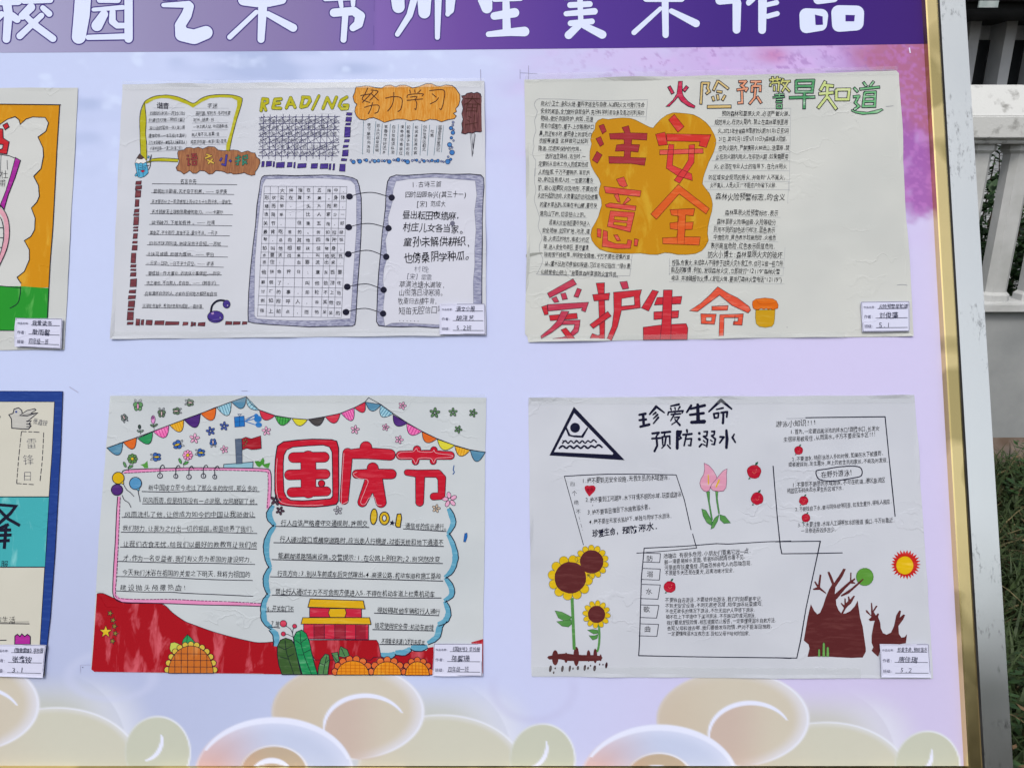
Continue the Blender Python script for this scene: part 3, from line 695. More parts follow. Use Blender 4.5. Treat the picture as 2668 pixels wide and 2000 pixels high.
# ------------------------------------------------------------ paper sheets pinned on the board
def papermat(name, c, c2):
    m, t, b = nodes(name); co = boardcoord(t); n = nd(t, 'ShaderNodeTexNoise', i_Scale=7., i_Detail=4.); t.links.new(co, n.inputs['Vector'])
    r = nd(t, 'ShaderNodeValToRGB'); e = r.color_ramp.elements; e[0].position = .35; e[1].position = .7; e[0].color = (*alb(c), 1); e[1].color = (*alb(c2), 1)
    t.links.new(n.outputs['Fac'], r.inputs[0]); t.links.new(r.outputs[0], b.inputs['Base Color']); b.inputs['Roughness'].default_value = .6; b.inputs['Specular IOR Level'].default_value = .1
    paperbump(t, b, co, 1.0); return m
PT = .0010       # height of the drawn face above the board
def sheet(name, corners, mat, parent, h0=PT, seed=1, curl=.0016, inset=9, lip=.0003, corner_cut=()):
    """a thin sheet with slightly lifted, uneven edges"""
    rnd = random.Random(seed); out = []
    n = len(corners); cx = sum(c[0] for c in corners) / n; cy = sum(c[1] for c in corners) / n
    for i in range(n):
        a, b = np.array(corners[i], float), np.array(corners[(i + 1) % n], float); L = np.hypot(*(b - a)); m = max(2, int(L / 24))
        d = (b - a) / L; nn = np.array((-d[1], d[0]))
        for k in range(m):
            t = k / m; q = a + (b - a) * t + nn * (noise.noise((seed * 3.1 + i, t * L / 90, 0)) * 1.6 if k else 0); out.append(q)
    N = len(out); inn = []; hs = []
    for i, q in enumerate(out):
        c_ = np.array((cx, cy)); d = c_ - q; d = np.array((np.sign(d[0]) * min(abs(d[0]), inset), np.sign(d[1]) * min(abs(d[1]), inset)))
        inn.append(q + d); hs.append(h0 + curl * max(0, noise.noise((i * .21, seed * 5.7, 1.3))) * 2 + 0)
    vs = [P(q[0], q[1], h) for q, h in zip(out, hs)] + [P(q[0], q[1], h0) for q in inn] + [P(q[0], q[1], h - .00035) for q, h in zip(out, hs)]
    r = delaunay_2d_cdt([Vector((float(q[0]), float(q[1]))) for q in inn], [], [list(range(N))], 1, 1e-4)
    b0 = len(vs); vs += [P(q[0], q[1], h0) for q in r[0]]
    fs = [tuple(b0 + k for k in f) for f in r[2]]
    for i in range(N):
        j = (i + 1) % N; fs.append((i, j, j + N, i + N)); fs.append((j, i, i + 2 * N, j + 2 * N))
    bk = [P(q[0], q[1], lip) for q in inn]; b1 = len(vs); vs += bk
    for i in range(N): j = (i + 1) % N; fs.append((i + 2 * N, j + 2 * N, b1 + j, b1 + i))
    o = mesh(name, vs, fs, [mat], None, parent); bm = bmesh.new(); bm.from_mesh(o.data); bmesh.ops.remove_doubles(bm, verts=bm.verts, dist=2e-6); bmesh.ops.recalc_face_normals(bm, faces=bm.faces)
    up = sum(f.calc_area() * f.normal.dot(Vector(BN)) for f in bm.faces if f.normal.dot(Vector(BN)) ** 2 > .8)
    bm.faces.ensure_lookup_table(); big = max(bm.faces, key=lambda f: f.calc_area())
    if big.normal.dot(Vector(BN)) < 0: bmesh.ops.reverse_faces(bm, faces=bm.faces)
    bm.to_mesh(o.data); bm.free(); return o
def poster(corners, label, cat='drawing', group='drawings stuck on the display board', seed=1, c=(203, 206, 208), c2=(194, 198, 202), curl=.0026):
    cx = sum(q[0] for q in corners) / len(corners); cy = max(q[1] for q in corners)
    e = empty('poster', P(cx, cy, .0003), label, cat, group)
    sheet('paper_sheet', corners, papermat('drawing_paper_%d' % seed, c, c2), e, PT, seed, curl); return e
BK = ink((34, 34, 52)); PEN = ink((24, 26, 38)); PEN2 = ink((74, 76, 94)); PENCIL = ink((120, 122, 138)); FAINT = ink((158, 161, 172)); CREASE = ink((172, 176, 182))
def part(name, parent, vw_=None, stuff=True, base=PT + .00012):
    a = Art(base)
    if vw_: a.view(*vw_)
    a._name = name; a._parent = parent; a._stuff = stuff; return a
def done(a, label=None):
    o = a.build(a._name, a._parent)
    if a._stuff: o['kind'] = 'stuff'
    if label: o['label'] = label
    return o

# ============================================================ language newspaper (upper middle)
VA = (280, 200, .23508); VB = (280, 440, .27739); VC = (660, 200, .28029); VD = (620, 440, .26542); VE = (900, 440, .26536)
pa = poster([(320, 221), (700, 217), (1262, 213), (1265, 440), (1267.5, 874), (900, 877), (290, 884), (300, 640)], 'handwritten language newspaper with a crossed-out grid, two ring-binder pages and an orange cloud title', seed=11, c=(206, 208, 218), c2=(197, 200, 210))
OLIVE = ink((176, 170, 36), kind='marker', c2=(196, 192, 80)); BROWN = ink((142, 92, 68), kind='pencil', c2=(176, 124, 84)); ORG = ink((204, 132, 44), kind='pencil', c2=(222, 170, 90))
DKB = ink((92, 54, 58), kind='pencil', c2=(128, 84, 84)); VIOL = ink((68, 52, 132), kind='marker', c2=(96, 82, 158)); MAROON = ink((112, 58, 66), kind='marker', c2=(150, 88, 92)); GREYP = ink((126, 128, 158), kind='cross', c2=(176, 178, 202))
SKY = ink((78, 160, 200), kind='marker', c2=(120, 190, 216)); DOTB = ink((62, 118, 184), kind='marker', c2=(110, 160, 206))
a = part('open_book_frame', pa, VA)
a.fill([(412, 290), (440, 262), (520, 225), (600, 212), (680, 212), (780, 228), (870, 262), (958, 300), (1040, 248), (1130, 215), (1260, 203), (1380, 208), (1460, 225), (1498, 245), (1490, 310), (1440, 470), (1400, 620), (1372, 740), (1355, 830), (1318, 820), (1320, 760), (1345, 680), (1370, 600), (1400, 470), (1440, 330), (1440, 270), (1380, 240), (1250, 234), (1140, 244), (1050, 285), (950, 350), (900, 318), (780, 272), (680, 245), (600, 242), (520, 260), (450, 300), (424, 306), (436, 480), (430, 640), (438, 900), (436, 932), (372, 860), (362, 720), (362, 480), (380, 380)], OLIVE, 1)
a.fill([(440, 950), (500, 915), (600, 908), (760, 916), (795, 918), (782, 948), (600, 942), (500, 945), (470, 960)], OLIVE, 1)
for st in ([(412, 290), (440, 262), (520, 225), (600, 212), (680, 210), (780, 228), (870, 262), (958, 300), (1040, 248), (1130, 215), (1260, 203), (1380, 208), (1460, 225), (1498, 245)], [(1498, 245), (1490, 310), (1440, 470), (1400, 620), (1372, 740), (1358, 825)], [(412, 290), (380, 360), (362, 470), (365, 640), (372, 860)], [(412, 290), (428, 400), (434, 500), (428, 640), (440, 760), (440, 930)], [(500, 912), (640, 905), (790, 916)], [(440, 960), (510, 942), (640, 942), (785, 950)]):
    a.stroke(st, 6, PEN, 3, smooth=True, wob=.2)
done(a)
a = part('handwriting', pa, VA)
a.char('谐', 585, 325, 78, BK, 2, .008); a.char('音', 652, 328, 74, BK, 2, .008)
a.hw('字迷', 1112, 328, 1225, 328, 56, PEN)
for t_, x0, y0, x1, y1 in [('四郎的冰河—开封(动)', 475, 412, 870, 408), ('外婆打灯笼—照旧(舅)', 460, 488, 862, 478), ('深山治的军帅—无(吴)用', 468, 575, 862, 566), ('唐僧的书—一本正经(本真经)', 462, 660, 880, 655), ('三九天穿裙子—美丽冻人(美丽动人)', 460, 735, 885, 730), ('小葱拌豆腐—一清二白(青二白)', 475, 800, 835, 795),
      ('画时圆,写时方,冬时短夏', 980, 412, 1368, 405), ('时长。谜底:日', 955, 486, 1185, 480), ('一块土两人站,中间隔条线,', 955, 562, 1350, 552), ('两人看不见。答案:坐', 938, 650, 1242, 636), ('咸菜炒豆腐—有言(盐)在先', 922, 728, 1325, 718)]:
    a.hw(t_, x0, y0, x1, y1, 44, PEN, jit=1.2)
for i in range(6): a.stroke([(455 - i, 432 + i * 81), (860, 428 + i * 78)], 2.4, PENCIL, 1)
for i in range(5): a.stroke([(940, 440 + i * 80), (1350 - i * 8, 436 + i * 79)], 2.4, PENCIL, 1)
a.stroke([(520, 352), (860, 350)], 2, FAINT, 1); a.stroke([(970, 355), (1350, 355)], 2, FAINT, 1)
a.hw('名言在先', 812, 1162, 990, 1165, 56, PEN)
a.stroke([(500, 1190), (1440, 1200)], 6, BK, 1)
a.view(*VB)
for t_, x0, x1, yt, ux0, uy0, ux1, uy1 in [('聪明出于勤奋,天才在于积累。 —— 华罗庚', 435, 1128, 212, 415, 228, 1192, 244), ('天才是百分之一的灵感加上百分之九十九的汗水。—爱迪生', 418, 1165, 310, 405, 330, 1176, 333), ('天才就是无止境刻苦勤奋的能力。 ——卡莱尔', 418, 1092, 405, 403, 424, 1180, 434), ('读书破万,下笔如有神 。 —— 杜甫', 418, 1015, 505, 396, 524, 1172, 538), ('其身正,不令而行,其身不正,虽令不从。 —孔子', 400, 1038, 600, 385, 618, 1150, 632), ('旧书不厌百回读,熟读深思子自知。—苏轼', 395, 1070, 702, 376, 716, 1134, 730), ('土扶可城墙,积德为厚地。 —— 李白', 375, 1005, 802, 366, 814, 1134, 831), ('一日学一日功,一日不学十日空。 —— 谚语', 372, 998, 888, 362, 902, 1094, 926), ('要成就一件大事业,必须从小事做起。—列宁', 385, 1062, 982, 364, 1002, 1076, 998), ('志之难也,不在胜人,在自胜。 ——《韩非子》', 368, 1040, 1072, 352, 1094, 1054, 1094), ('仅有满怀自信的人,才能在任何地方都怀有自信', 355, 1032, 1172, 346, 1188, 1032, 1192), ('沉浸在书海中,善学好思有所成就。—高尔基', 335, 892, 1288, 328, 1306, 906, 1312)]:
    a.hw(t_, x0, yt, x1, yt + 4, 40, PEN, jit=1.2); a.stroke([(ux0, uy0), (ux1, uy1)], 4.4, BK, 1, wob=.1)
done(a)
a = part('brown_title_cloud', pa, VA)
cl = [(790, 825), (850, 815), (880, 790), (930, 790), (960, 800), (1010, 785), (1060, 805), (1120, 778), (1190, 782), (1230, 818), (1290, 825), (1330, 822), (1400, 815), (1450, 822), (1490, 845), (1560, 825), (1600, 845), (1640, 850), (1655, 895), (1690, 920), (1695, 960), (1670, 1020), (1640, 1060), (1640, 1092), (1600, 1100), (1550, 1085), (1520, 1068), (1470, 1080), (1400, 1085), (1370, 1070), (1330, 1078), (1300, 1060), (1260, 1050), (1205, 1045), (1170, 1080), (1130, 1085), (1080, 1050), (1030, 1045), (990, 1075), (950, 1075), (915, 1045), (880, 1070), (850, 1085), (815, 1055), (775, 1045), (765, 1010), (790, 975), (800, 940), (785, 890), (780, 850)]
a.fill(cl, BROWN, 1); a.stroke(cl, 6, BK, 2, closed=True, wob=.25)
RED_ = ink((150, 62, 62), kind='marker'); YEL_ = ink((206, 170, 70), kind='marker'); BLU_ = ink((70, 64, 150), kind='marker'); GRN_ = ink((58, 132, 110), kind='marker')
def oc(art, paths, m, r=7, e=4, edge=BK, layer=3): art.blob([[(x, y, r) for x, y in p] for p in paths], m, layer, edge=edge, e=e, flat=True)
oc(a, [[(885, 880), (905, 882)], [(885, 915), (905, 918), (900, 985), (925, 975)], [(935, 865), (990, 862)], [(960, 868), (950, 900)], [(940, 890), (990, 888), (988, 915)], [(930, 920), (1000, 912)], [(950, 945), (990, 942), (988, 980), (950, 982), (950, 945)]], RED_, 6)
oc(a, [[(1100, 865), (1140, 880)], [(1085, 910), (1160, 880)], [(1170, 915), (1120, 970)], [(1110, 925), (1185, 965)]], YEL_, 8)
oc(a, [[(1325, 870), (1310, 985), (1270, 975)], [(1270, 905), (1252, 938)], [(1355, 930), (1375, 945)]], BLU_, 9)
oc(a, [[(1455, 875), (1450, 980), (1430, 975)], [(1425, 905), (1480, 895)], [(1420, 945), (1478, 930)], [(1510, 885), (1550, 875), (1555, 910), (1520, 915)], [(1500, 925), (1550, 970)], [(1545, 935), (1500, 985)], [(1505, 890), (1505, 985)]], GRN_, 6)
done(a)
a = part('drawn_pencil', pa, VA)
bd = [(310, 965), (330, 960), (350, 970), (375, 958), (400, 968), (435, 952), (450, 1005), (458, 1070), (415, 1110), (372, 1124), (342, 1115), (325, 1040)]
a.fill([(310, 962), (330, 905), (362, 858), (410, 900), (440, 945), (400, 968), (375, 958), (350, 970)], ink((226, 222, 222)), 1, edge=BK, ew=4)
a.fill([(330, 908), (362, 858), (412, 902), (385, 918), (355, 915)], ink((84, 66, 64)), 3, edge=BK, ew=4)
a.fill(bd, SKY, 2, edge=BK, ew=5); a.fill([(325, 1070), (306, 1098), (318, 1110), (345, 1095)], SKY, 1, edge=BK, ew=4)
for st in ([(345, 975), (358, 1110)], [(395, 970), (402, 1105)], [(360, 985), (400, 1000), (435, 990)], [(360, 1010), (400, 1020), (435, 1005)], [(345, 1035), (400, 1040), (430, 1025)]): a.stroke(st, 4, BK, 4, smooth=True)
a.fill([(370, 1050), (400, 1040), (425, 1050), (395, 1066)], ink((190, 40, 60)), 5, edge=BK, ew=3)
a.stroke([(440, 945), (470, 940), (480, 905), (492, 870)], 6, BK, 4); a.stroke([(492, 870), (478, 1000), (462, 1035)], 7, BK, 4); a.fill([(455, 880), (470, 885), (465, 908), (450, 905)], SKY, 3, edge=BK, ew=4); a.stroke([(435, 995), (470, 985)], 6, BK, 4)
done(a)
# brick borders, each block of them drawn singly
a = part('block_border', pa, VB)
def blk(x0, y0, x1, y1, m=MAROON, sk=5):
    a.fill([(x0 + sk * .6, y0 + random.uniform(-3, 3)), (x1 + sk * .4, y0 + random.uniform(-4, 2)), (x1 - sk * .4, y1 + random.uniform(-3, 3)), (x0 - sk * .5, y1 + random.uniform(-2, 4))], m, 1, edge=BK, ew=4)
for x0, y0, x1, y1 in [(270, 118, 322, 150), (267, 164, 325, 196), (266, 206, 317, 270), (264, 292, 300, 358), (256, 382, 300, 412), (250, 425, 300, 442), (250, 456, 297, 530), (248, 546, 290, 560), (248, 572, 290, 590), (246, 612, 285, 656), (240, 684, 284, 702), (236, 722, 284, 768), (226, 794, 270, 884), (222, 904, 272, 924), (222, 940, 272, 958), (220, 975, 272, 1012), (218, 1036, 278, 1110), (208, 1138, 270, 1168), (200, 1192, 268, 1222), (200, 1242, 260, 1296), (196, 1312, 252, 1330), (190, 1346, 248, 1420), (190, 1440, 245, 1462), (272, 1412, 308, 1468), (320, 1418, 345, 1466), (366, 1422, 424, 1466), (448, 1430, 535, 1466), (548, 1436, 675, 1464), (712, 1440, 760, 1468), (788, 1440, 806, 1476), (812, 1442, 832, 1474), (855, 1444, 920, 1474), (1112, 1434, 1172, 1464), (1184, 1436, 1250, 1464), (1270, 1436, 1314, 1462)]: blk(x0, y0, x1, y1)
a.view(*VC)
for x0, y0, x1, y1 in [(80, 792, 104, 840), (122, 792, 172, 836), (186, 796, 200, 840), (216, 800, 292, 850), (318, 800, 362, 842), (378, 798, 392, 850), (414, 810, 494, 850), (540, 814, 598, 856), (624, 810, 696, 858), (706, 812, 724, 866), (742, 815, 758, 870), (804, 814, 856, 882), (820, 766, 870, 786), (830, 686, 884, 742), (836, 640, 884, 662), (848, 588, 894, 610), (850, 474, 904, 564), (860, 436, 906, 452), (862, 382, 914, 420), (868, 338, 918, 362)]: blk(x0, y0, x1, y1, VIOL)
done(a)
a = part('drawn_lamp', pa, VB)
a.stroke([(975, 1345), (985, 1290), (1020, 1250), (1070, 1235), (1120, 1245)], 20, BK, 2, smooth=True)
a.disc(1018, 1390, 76, VIOL, 1, ry=56, edge=BK, ew=5); a.stroke([(946, 1405), (1010, 1430), (1092, 1415)], 5, BK, 3, smooth=True); a.fill([(975, 1355), (1000, 1345), (1005, 1365), (985, 1370)], ink((170, 140, 190)), 3)
a.disc(1122, 1272, 34, VIOL, 3, ry=38, edge=BK, ew=5); a.disc(1132, 1284, 10, ink((150, 140, 190)), 5, edge=BK, ew=4); a.disc(1062, 1398, 8, ink((150, 140, 190)), 3, edge=BK, ew=3)
done(a)
# READING and the struck-out grid
a = part('reading_lettering', pa, VC); OL = ink((70, 84, 36))
def lat(paths, r=12): a.blob([[(x, y, r) for x, y in p] for p in paths], OLIVE, 3, edge=OL, e=4)
lat([[(90, 215), (75, 320)], [(92, 210), (135, 215), (135, 245), (95, 262), (118, 315)]], 12); lat([[(260, 212), (205, 215), (185, 295), (255, 298)], [(198, 255), (245, 250)]], 13)
lat([[(310, 295), (350, 200), (390, 290)], [(330, 262), (375, 258)]], 12); lat([[(465, 200), (445, 285)], [(462, 195), (520, 198), (530, 230), (500, 275), (450, 288)]], 13); lat([[(612, 182), (552, 308)]], 10)
lat([[(650, 300), (690, 200), (735, 295), (775, 195)]], 12); lat([[(870, 195), (820, 225), (800, 275), (825, 305), (875, 300), (880, 270), (845, 270)]], 12)
done(a)
a = part('struck_out_grid', pa, VC); BL = ink((60, 58, 104))
rows = ['乐不思蜀 幽默笑话集锦,从前有个老汉不会', '便以不准读 公主法,为人民服务 工事人本身', '以身作则,乐此不疲 成功由此推理走进实验室', '句子之间的动能:解力设计', ' 三一句不会说心里,就 山川间他一味', '中心,也 他人不作为能,有种收从 今念 收学。']
for i, t_ in enumerate(rows): a.hw(t_, 60, 415 + i * 59, (780 if i != 3 else 500), 412 + i * 61, 36, PEN2, 1)
for i in range(7): a.stroke([(55 - i, 382 + i * 59.5), (808 - i * 3, 374 + i * 61)], 4.5, BL, 2)
for i in range(12): a.stroke([(100 + i * 60, 350 + (i % 3) * 5), (88 + i * 58.5, 765 + (i % 4) * 6)], 4.5, BL, 2)
def clipped(x0, y0, sl, lo=(58, 372), hi=(800, 748)):
    xs_ = sorted([lo[0], hi[0]] + [x0 + (q - y0) / sl for q in (lo[1], hi[1])])[1:3]
    return [(x, y0 + (x - x0) * sl) for x in xs_]
rnd = random.Random(4)
for i in range(15): a.stroke(clipped(-110 + i * 62, 372, rnd.uniform(1.45, 1.65)), 3.4, BL, 3)
for i in range(14): a.stroke(clipped(58, 400 + i * 52, -rnd.uniform(.46, .56)), 3.2, BL, 3)
done(a)
a = part('orange_title_cloud', pa, VC)
cl = [(958, 100), (1000, 98), (1040, 90), (1090, 95), (1140, 108), (1195, 112), (1230, 88), (1280, 82), (1325, 100), (1360, 85), (1410, 82), (1450, 95), (1480, 110), (1530, 100), (1570, 85), (1610, 68), (1660, 70), (1700, 90), (1740, 95), (1790, 80), (1850, 88), (1880, 110), (1920, 170), (1922, 220), (1910, 270), (1882, 302), (1890, 330), (1860, 345), (1888, 370), (1870, 395), (1810, 405), (1750, 425), (1700, 405), (1640, 400), (1590, 420), (1520, 405), (1460, 415), (1400, 400), (1330, 400), (1280, 412), (1220, 430), (1170, 405), (1120, 385), (1080, 390), (1040, 408), (990, 400), (960, 370), (945, 330), (950, 290), (965, 262), (940, 240), (928, 190), (945, 150), (950, 120)]
a.fill(cl, ORG, 1); a.stroke(cl, 6, BK, 2, closed=True, wob=.25)
INKR = ink((74, 44, 40)); SS = lambda *sts: [a.stroke(s_, 8, INKR, 3, smooth=True) for s_ in sts]
SS([(1065, 110), (1040, 165), (1015, 215), (1085, 245)], [(1110, 145), (1060, 200), (1015, 245)], [(1000, 180), (1090, 165)], [(1095, 130), (1160, 140), (1120, 190), (1085, 225)], [(1100, 165), (1165, 225)], [(1035, 290), (1110, 270), (1170, 275), (1160, 330), (1130, 345)], [(1110, 245), (1095, 300), (1070, 350)])
SS([(1230, 205), (1310, 190), (1382, 210), (1375, 300), (1345, 330)], [(1308, 150), (1305, 220), (1285, 280), (1250, 325)])
SS([(1455, 130), (1462, 158)], [(1500, 128), (1505, 152)], [(1560, 128), (1530, 155)], [(1430, 200), (1440, 175), (1510, 165), (1580, 165), (1570, 185)], [(1460, 195), (1520, 190), (1505, 218)], [(1505, 215), (1520, 255), (1512, 310), (1502, 300)], [(1430, 225), (1575, 212)])
SS([(1640, 135), (1770, 130), (1772, 220), (1750, 305), (1732, 302)], [(1665, 165), (1700, 195)], [(1645, 258), (1700, 230), (1722, 200)])
done(a)
a = part('brown_name_board', pa, VC)
cl = [(1935, 185), (1970, 178), (1985, 160), (2030, 152), (2050, 160), (2080, 150), (2112, 165), (2118, 190), (2145, 205), (2135, 260), (2145, 300), (2138, 350), (2148, 400), (2140, 460), (2148, 500), (2110, 520), (2070, 515), (2040, 530), (2000, 525), (1970, 538), (1935, 528), (1945, 490), (1938, 440), (1950, 400), (1938, 350), (1950, 300), (1935, 240), (1950, 210)]
a.fill(cl, DKB, 1); a.stroke(cl, 6, BK, 2, closed=True, wob=.25)
a.char('奋', 2035, 262, 175, INKR, 3, -.012); a.char('斗', 2030, 420, 140, INKR, 3, -.012)
for st in ([(2015, 530), (2025, 620), (2035, 745)], [(2055, 530), (2048, 620), (2035, 745)], [(2030, 535), (2040, 640)], [(2065, 540), (2045, 680)], [(2035, 600), (2045, 720)]): a.stroke(st, 4, BK, 2)
done(a)
a = part('vertical_poem', pa, VC)
cols = [('闻官军收河南河北', 1738, 1715, 455, 700), ('杜甫', 1665, 1660, 490, 570), ('剑外忽传收蓟北', 1598, 1585, 455, 695), ('初闻涕泪满衣裳', 1520, 1505, 455, 730), ('却看妻子愁何在', 1445, 1435, 455, 735), ('漫卷诗书喜欲狂', 1385, 1370, 450, 735), ('白日放歌须纵酒', 1308, 1296, 452, 725), ('青春作伴好还乡', 1235, 1218, 450, 725), ('即从巴峡穿巫峡', 1165, 1150, 440, 705), ('便下襄阳向洛阳', 1078, 1070, 432, 715)]
for t_, x0, x1, y0, y1 in cols: a.vw(t_, x0, y0, x1, y1, 36, PEN)
for x0, x1, y0, y1 in [(1026, 1016, 400, 725), (1140, 1118, 420, 720), (1200, 1180, 440, 725), (1275, 1255, 445, 735), (1350, 1335, 448, 730), (1418, 1405, 425, 738), (1488, 1475, 435, 738), (1568, 1550, 450, 735), (1640, 1618, 452, 738), (1708, 1680, 460, 735), (1768, 1750, 458, 705)]: a.stroke([(x0, y0), (x1, y1)], 4, ink((70, 110, 130)), 1)
done(a)
a = part('blue_dots', pa, VC); rnd = random.Random(8)
pts = [(1858, 428, 10), (1855, 455, 9), (1838, 482, 17), (1862, 496, 8), (1856, 524, 18), (1842, 572, 13), (1862, 598, 8), (1825, 636, 21), (1848, 662, 9), (1826, 674, 8), (1848, 708, 23), (1812, 748, 9), (1836, 772, 12), (1808, 793, 23)]
x = 910
for r_ in [10, 18, 8, 20, 8, 15, 9, 10, 16, 15, 10, 11, 8, 19, 9, 9, 18, 10, 11, 20, 10, 8, 12, 9, 9, 14, 8, 10, 13, 11, 15, 9, 8]:
    pts.append((x, 785 + rnd.uniform(-10, 12), r_)); x += r_ * 2 + 3
for x, y, r_ in pts:
    if x < 1870: a.disc(x, y, r_, DOTB if r_ > 10 else ink((150, 160, 196)), 1, n=12, edge=ink((40, 52, 96)), ew=5)
done(a)
# the two ring-binder pages
def page(nm, outer, inner, v):
    b = part(nm, pa, v); b.fill(outer, GREYP, 1, smooth=False); b.fill(inner, ink((207, 208, 222)), 2)
    b.stroke(outer, 8, BK, 3, closed=True, wob=.2); b.stroke(inner, 2.5, PENCIL, 3, closed=True); done(b)
page('binder_page', [(240, 85), (262, 70), (400, 66), (560, 72), (700, 68), (880, 64), (1040, 72), (1130, 92), (1172, 115), (1192, 170), (1212, 290), (1214, 480), (1208, 700), (1195, 900), (1178, 1120), (1168, 1300), (1158, 1480), (1150, 1530), (1120, 1545), (900, 1548), (700, 1552), (500, 1540), (300, 1528), (160, 1515), (104, 1500), (102, 1400), (108, 1220), (125, 1000), (150, 760), (175, 560), (190, 360), (215, 200), (225, 120)],
     [(275, 105), (500, 100), (800, 96), (1000, 104), (1110, 120), (1150, 160), (1165, 300), (1165, 600), (1150, 800), (1130, 1100), (1118, 1300), (1105, 1470), (800, 1490), (500, 1488), (300, 1480), (190, 1472), (165, 1440), (165, 1200), (170, 900), (195, 600), (225, 320), (245, 160)], VD)
page('binder_page', [(440, 85), (500, 65), (600, 68), (720, 60), (880, 50), (1050, 58), (1220, 55), (1330, 65), (1358, 95), (1362, 180), (1352, 300), (1345, 500), (1345, 700), (1342, 900), (1340, 1100), (1340, 1400), (1340, 1560), (1200, 1565), (1000, 1560), (860, 1560), (700, 1548), (560, 1552), (400, 1548), (330, 1540), (306, 1500), (312, 1350), (318, 1180), (330, 1000), (350, 800), (362, 640), (378, 520), (395, 380), (400, 230), (415, 130)],
     [(498, 126), (620, 105), (780, 92), (900, 90), (1080, 105), (1250, 118), (1275, 122), (1290, 260), (1268, 420), (1282, 600), (1268, 800), (1270, 950), (1255, 1100), (1258, 1330), (1255, 1500), (1180, 1520), (900, 1530), (700, 1520), (560, 1512), (455, 1515), (390, 1545), (372, 1440), (375, 1330), (388, 1230), (370, 1100), (380, 980), (405, 900), (410, 840), (395, 700), (428, 600), (420, 480), (462, 330), (470, 210)], VE)
a = part('practice_grid', pa, VD)
gx = lambda u, v: None
colx_t = [262, 322, 400, 480, 578, 650, 742, 868, 932, 1005, 1072]; colx_b = [195, 280, 362, 432, 548, 628, 728, 818, 882, 945, 1018]
ry_l = [175, 248, 325, 405, 488, 575, 655, 735, 820, 875, 950, 1068, 1155, 1250, 1335, 1448]; ry_r = [178, 245, 322, 405, 490, 588, 660, 738, 830, 880, 958, 1076, 1172, 1262, 1368, 1462]
for x0, x1 in zip(colx_t, colx_b): a.stroke([(x0, 176), ((x0 + x1) / 2 + 3, 800), (x1, 1452)], 3, PEN2, 5)
for i, (y0, y1) in enumerate(zip(ry_l, ry_r)): t_ = i / 15; a.stroke([(262 - 67 * t_, y0), (1072 - 54 * t_, y1)], 3, PEN2, 5)
txt = ['  大拇指在五指中,', '形状实在算不美。身体', '矮而胖, 头大而肥,构', '造简单, 比人家少一个', '关节, 但是五指,却是', '最肯吃苦的。例如拉胡', '琴,总由其他四指按弦', '却叫他相帮扶住琴身;', '水要流出来,叫他死死', '抵住; 血要流出来,叫', '他拼命按住;重东西要', '翻倒了, 叫他劲顶住;', '讨巧的事,却轮不上他', '例如招呼人,由其他四', '指上前点,而他呆呆的']
for r_, line in enumerate(txt):
    cells = list(line); t0 = (ry_l[r_] + ry_l[r_ + 1]) / 2
    t_ = (t0 - 175) / 1275
    for c_, ch in enumerate(cells[:10]):
        if ch == ' ': continue
        xa = colx_t[c_] + (colx_b[c_] - colx_t[c_]) * t_; xb = colx_t[c_ + 1] + (colx_b[c_ + 1] - colx_t[c_ + 1]) * t_
        y = t0 + (ry_r[r_] + ry_r[r_ + 1] - ry_l[r_] - ry_l[r_ + 1]) / 2 * c_ / 10
        a.char(ch, (xa + xb) / 2 + random.uniform(-3, 3), y + random.uniform(-2, 6), 43 * random.uniform(.85, 1.1), PEN, 6, .004, random.gauss(0, .05))
done(a)
a = part('poem_handwriting', pa, VE)
for t_, x0, x1, y0, y1, sz, o_ in [('1.古诗三首', 650, 945, 160, 150, 62, -.004), ('四时田园杂兴(其三十一)', 588, 1190, 258, 255, 62, 0), ('[宋] 范成大', 700, 985, 350, 345, 60, -.004), ('昼出耘田夜绩麻,', 560, 1130, 455, 465, 82, .006), ('村庄儿女各当家。', 568, 1160, 570, 600, 84, .006), ('童孙未解供耕织,', 568, 1235, 720, 715, 96, .006), ('也傍桑阴学种瓜。', 575, 1220, 880, 850, 96, .006), ('村晚', 672, 820, 985, 990, 62, -.016), ('[宋] 雷震', 600, 850, 1050, 1070, 62, -.012), ('草满池塘水满陂,', 528, 978, 1138, 1140, 68, -.006), ('山衔落日浸寒漪。', 528, 962, 1215, 1218, 66, -.006), ('牧童归去横牛背,', 520, 905, 1298, 1300, 66, -.006), ('短笛无腔信口吹', 525, 970, 1398, 1385, 76, -.006)]:
    a.hw(t_, x0, y0, x1, y1, sz, PEN if o_ > -.01 else PEN2, 5, off=o_)
for i in range(6): a.disc(535 + i * 36, 1492 + i, 4, PEN, 5, n=6)
a.disc(1052, 538, 24, ink((110, 110, 130)), 6, n=14)
done(a)
a = part('binder_ring', pa, VE)
for (x0, y0), (x1, y1), top in [((42, 276), (456, 286), 238), ((34, 576), (425, 586), 542), ((30, 840), (402, 866), 806), ((20, 1160), (377, 1190), 1134), ((8, 1408), (372, 1422), 1374)]:
    a.disc(x0, y0, 34, BK, 6, ry=31, jag=.03, n=16); a.disc(x1, y1, 31, BK, 6, ry=31, jag=.03, n=16); a.stroke([(x0, y0), (x0 + (x1 - x0) * .3, top + 3), (x0 + (x1 - x0) * .6, top), (x1, y1)], 6, BK, 5, smooth=True)
done(a)

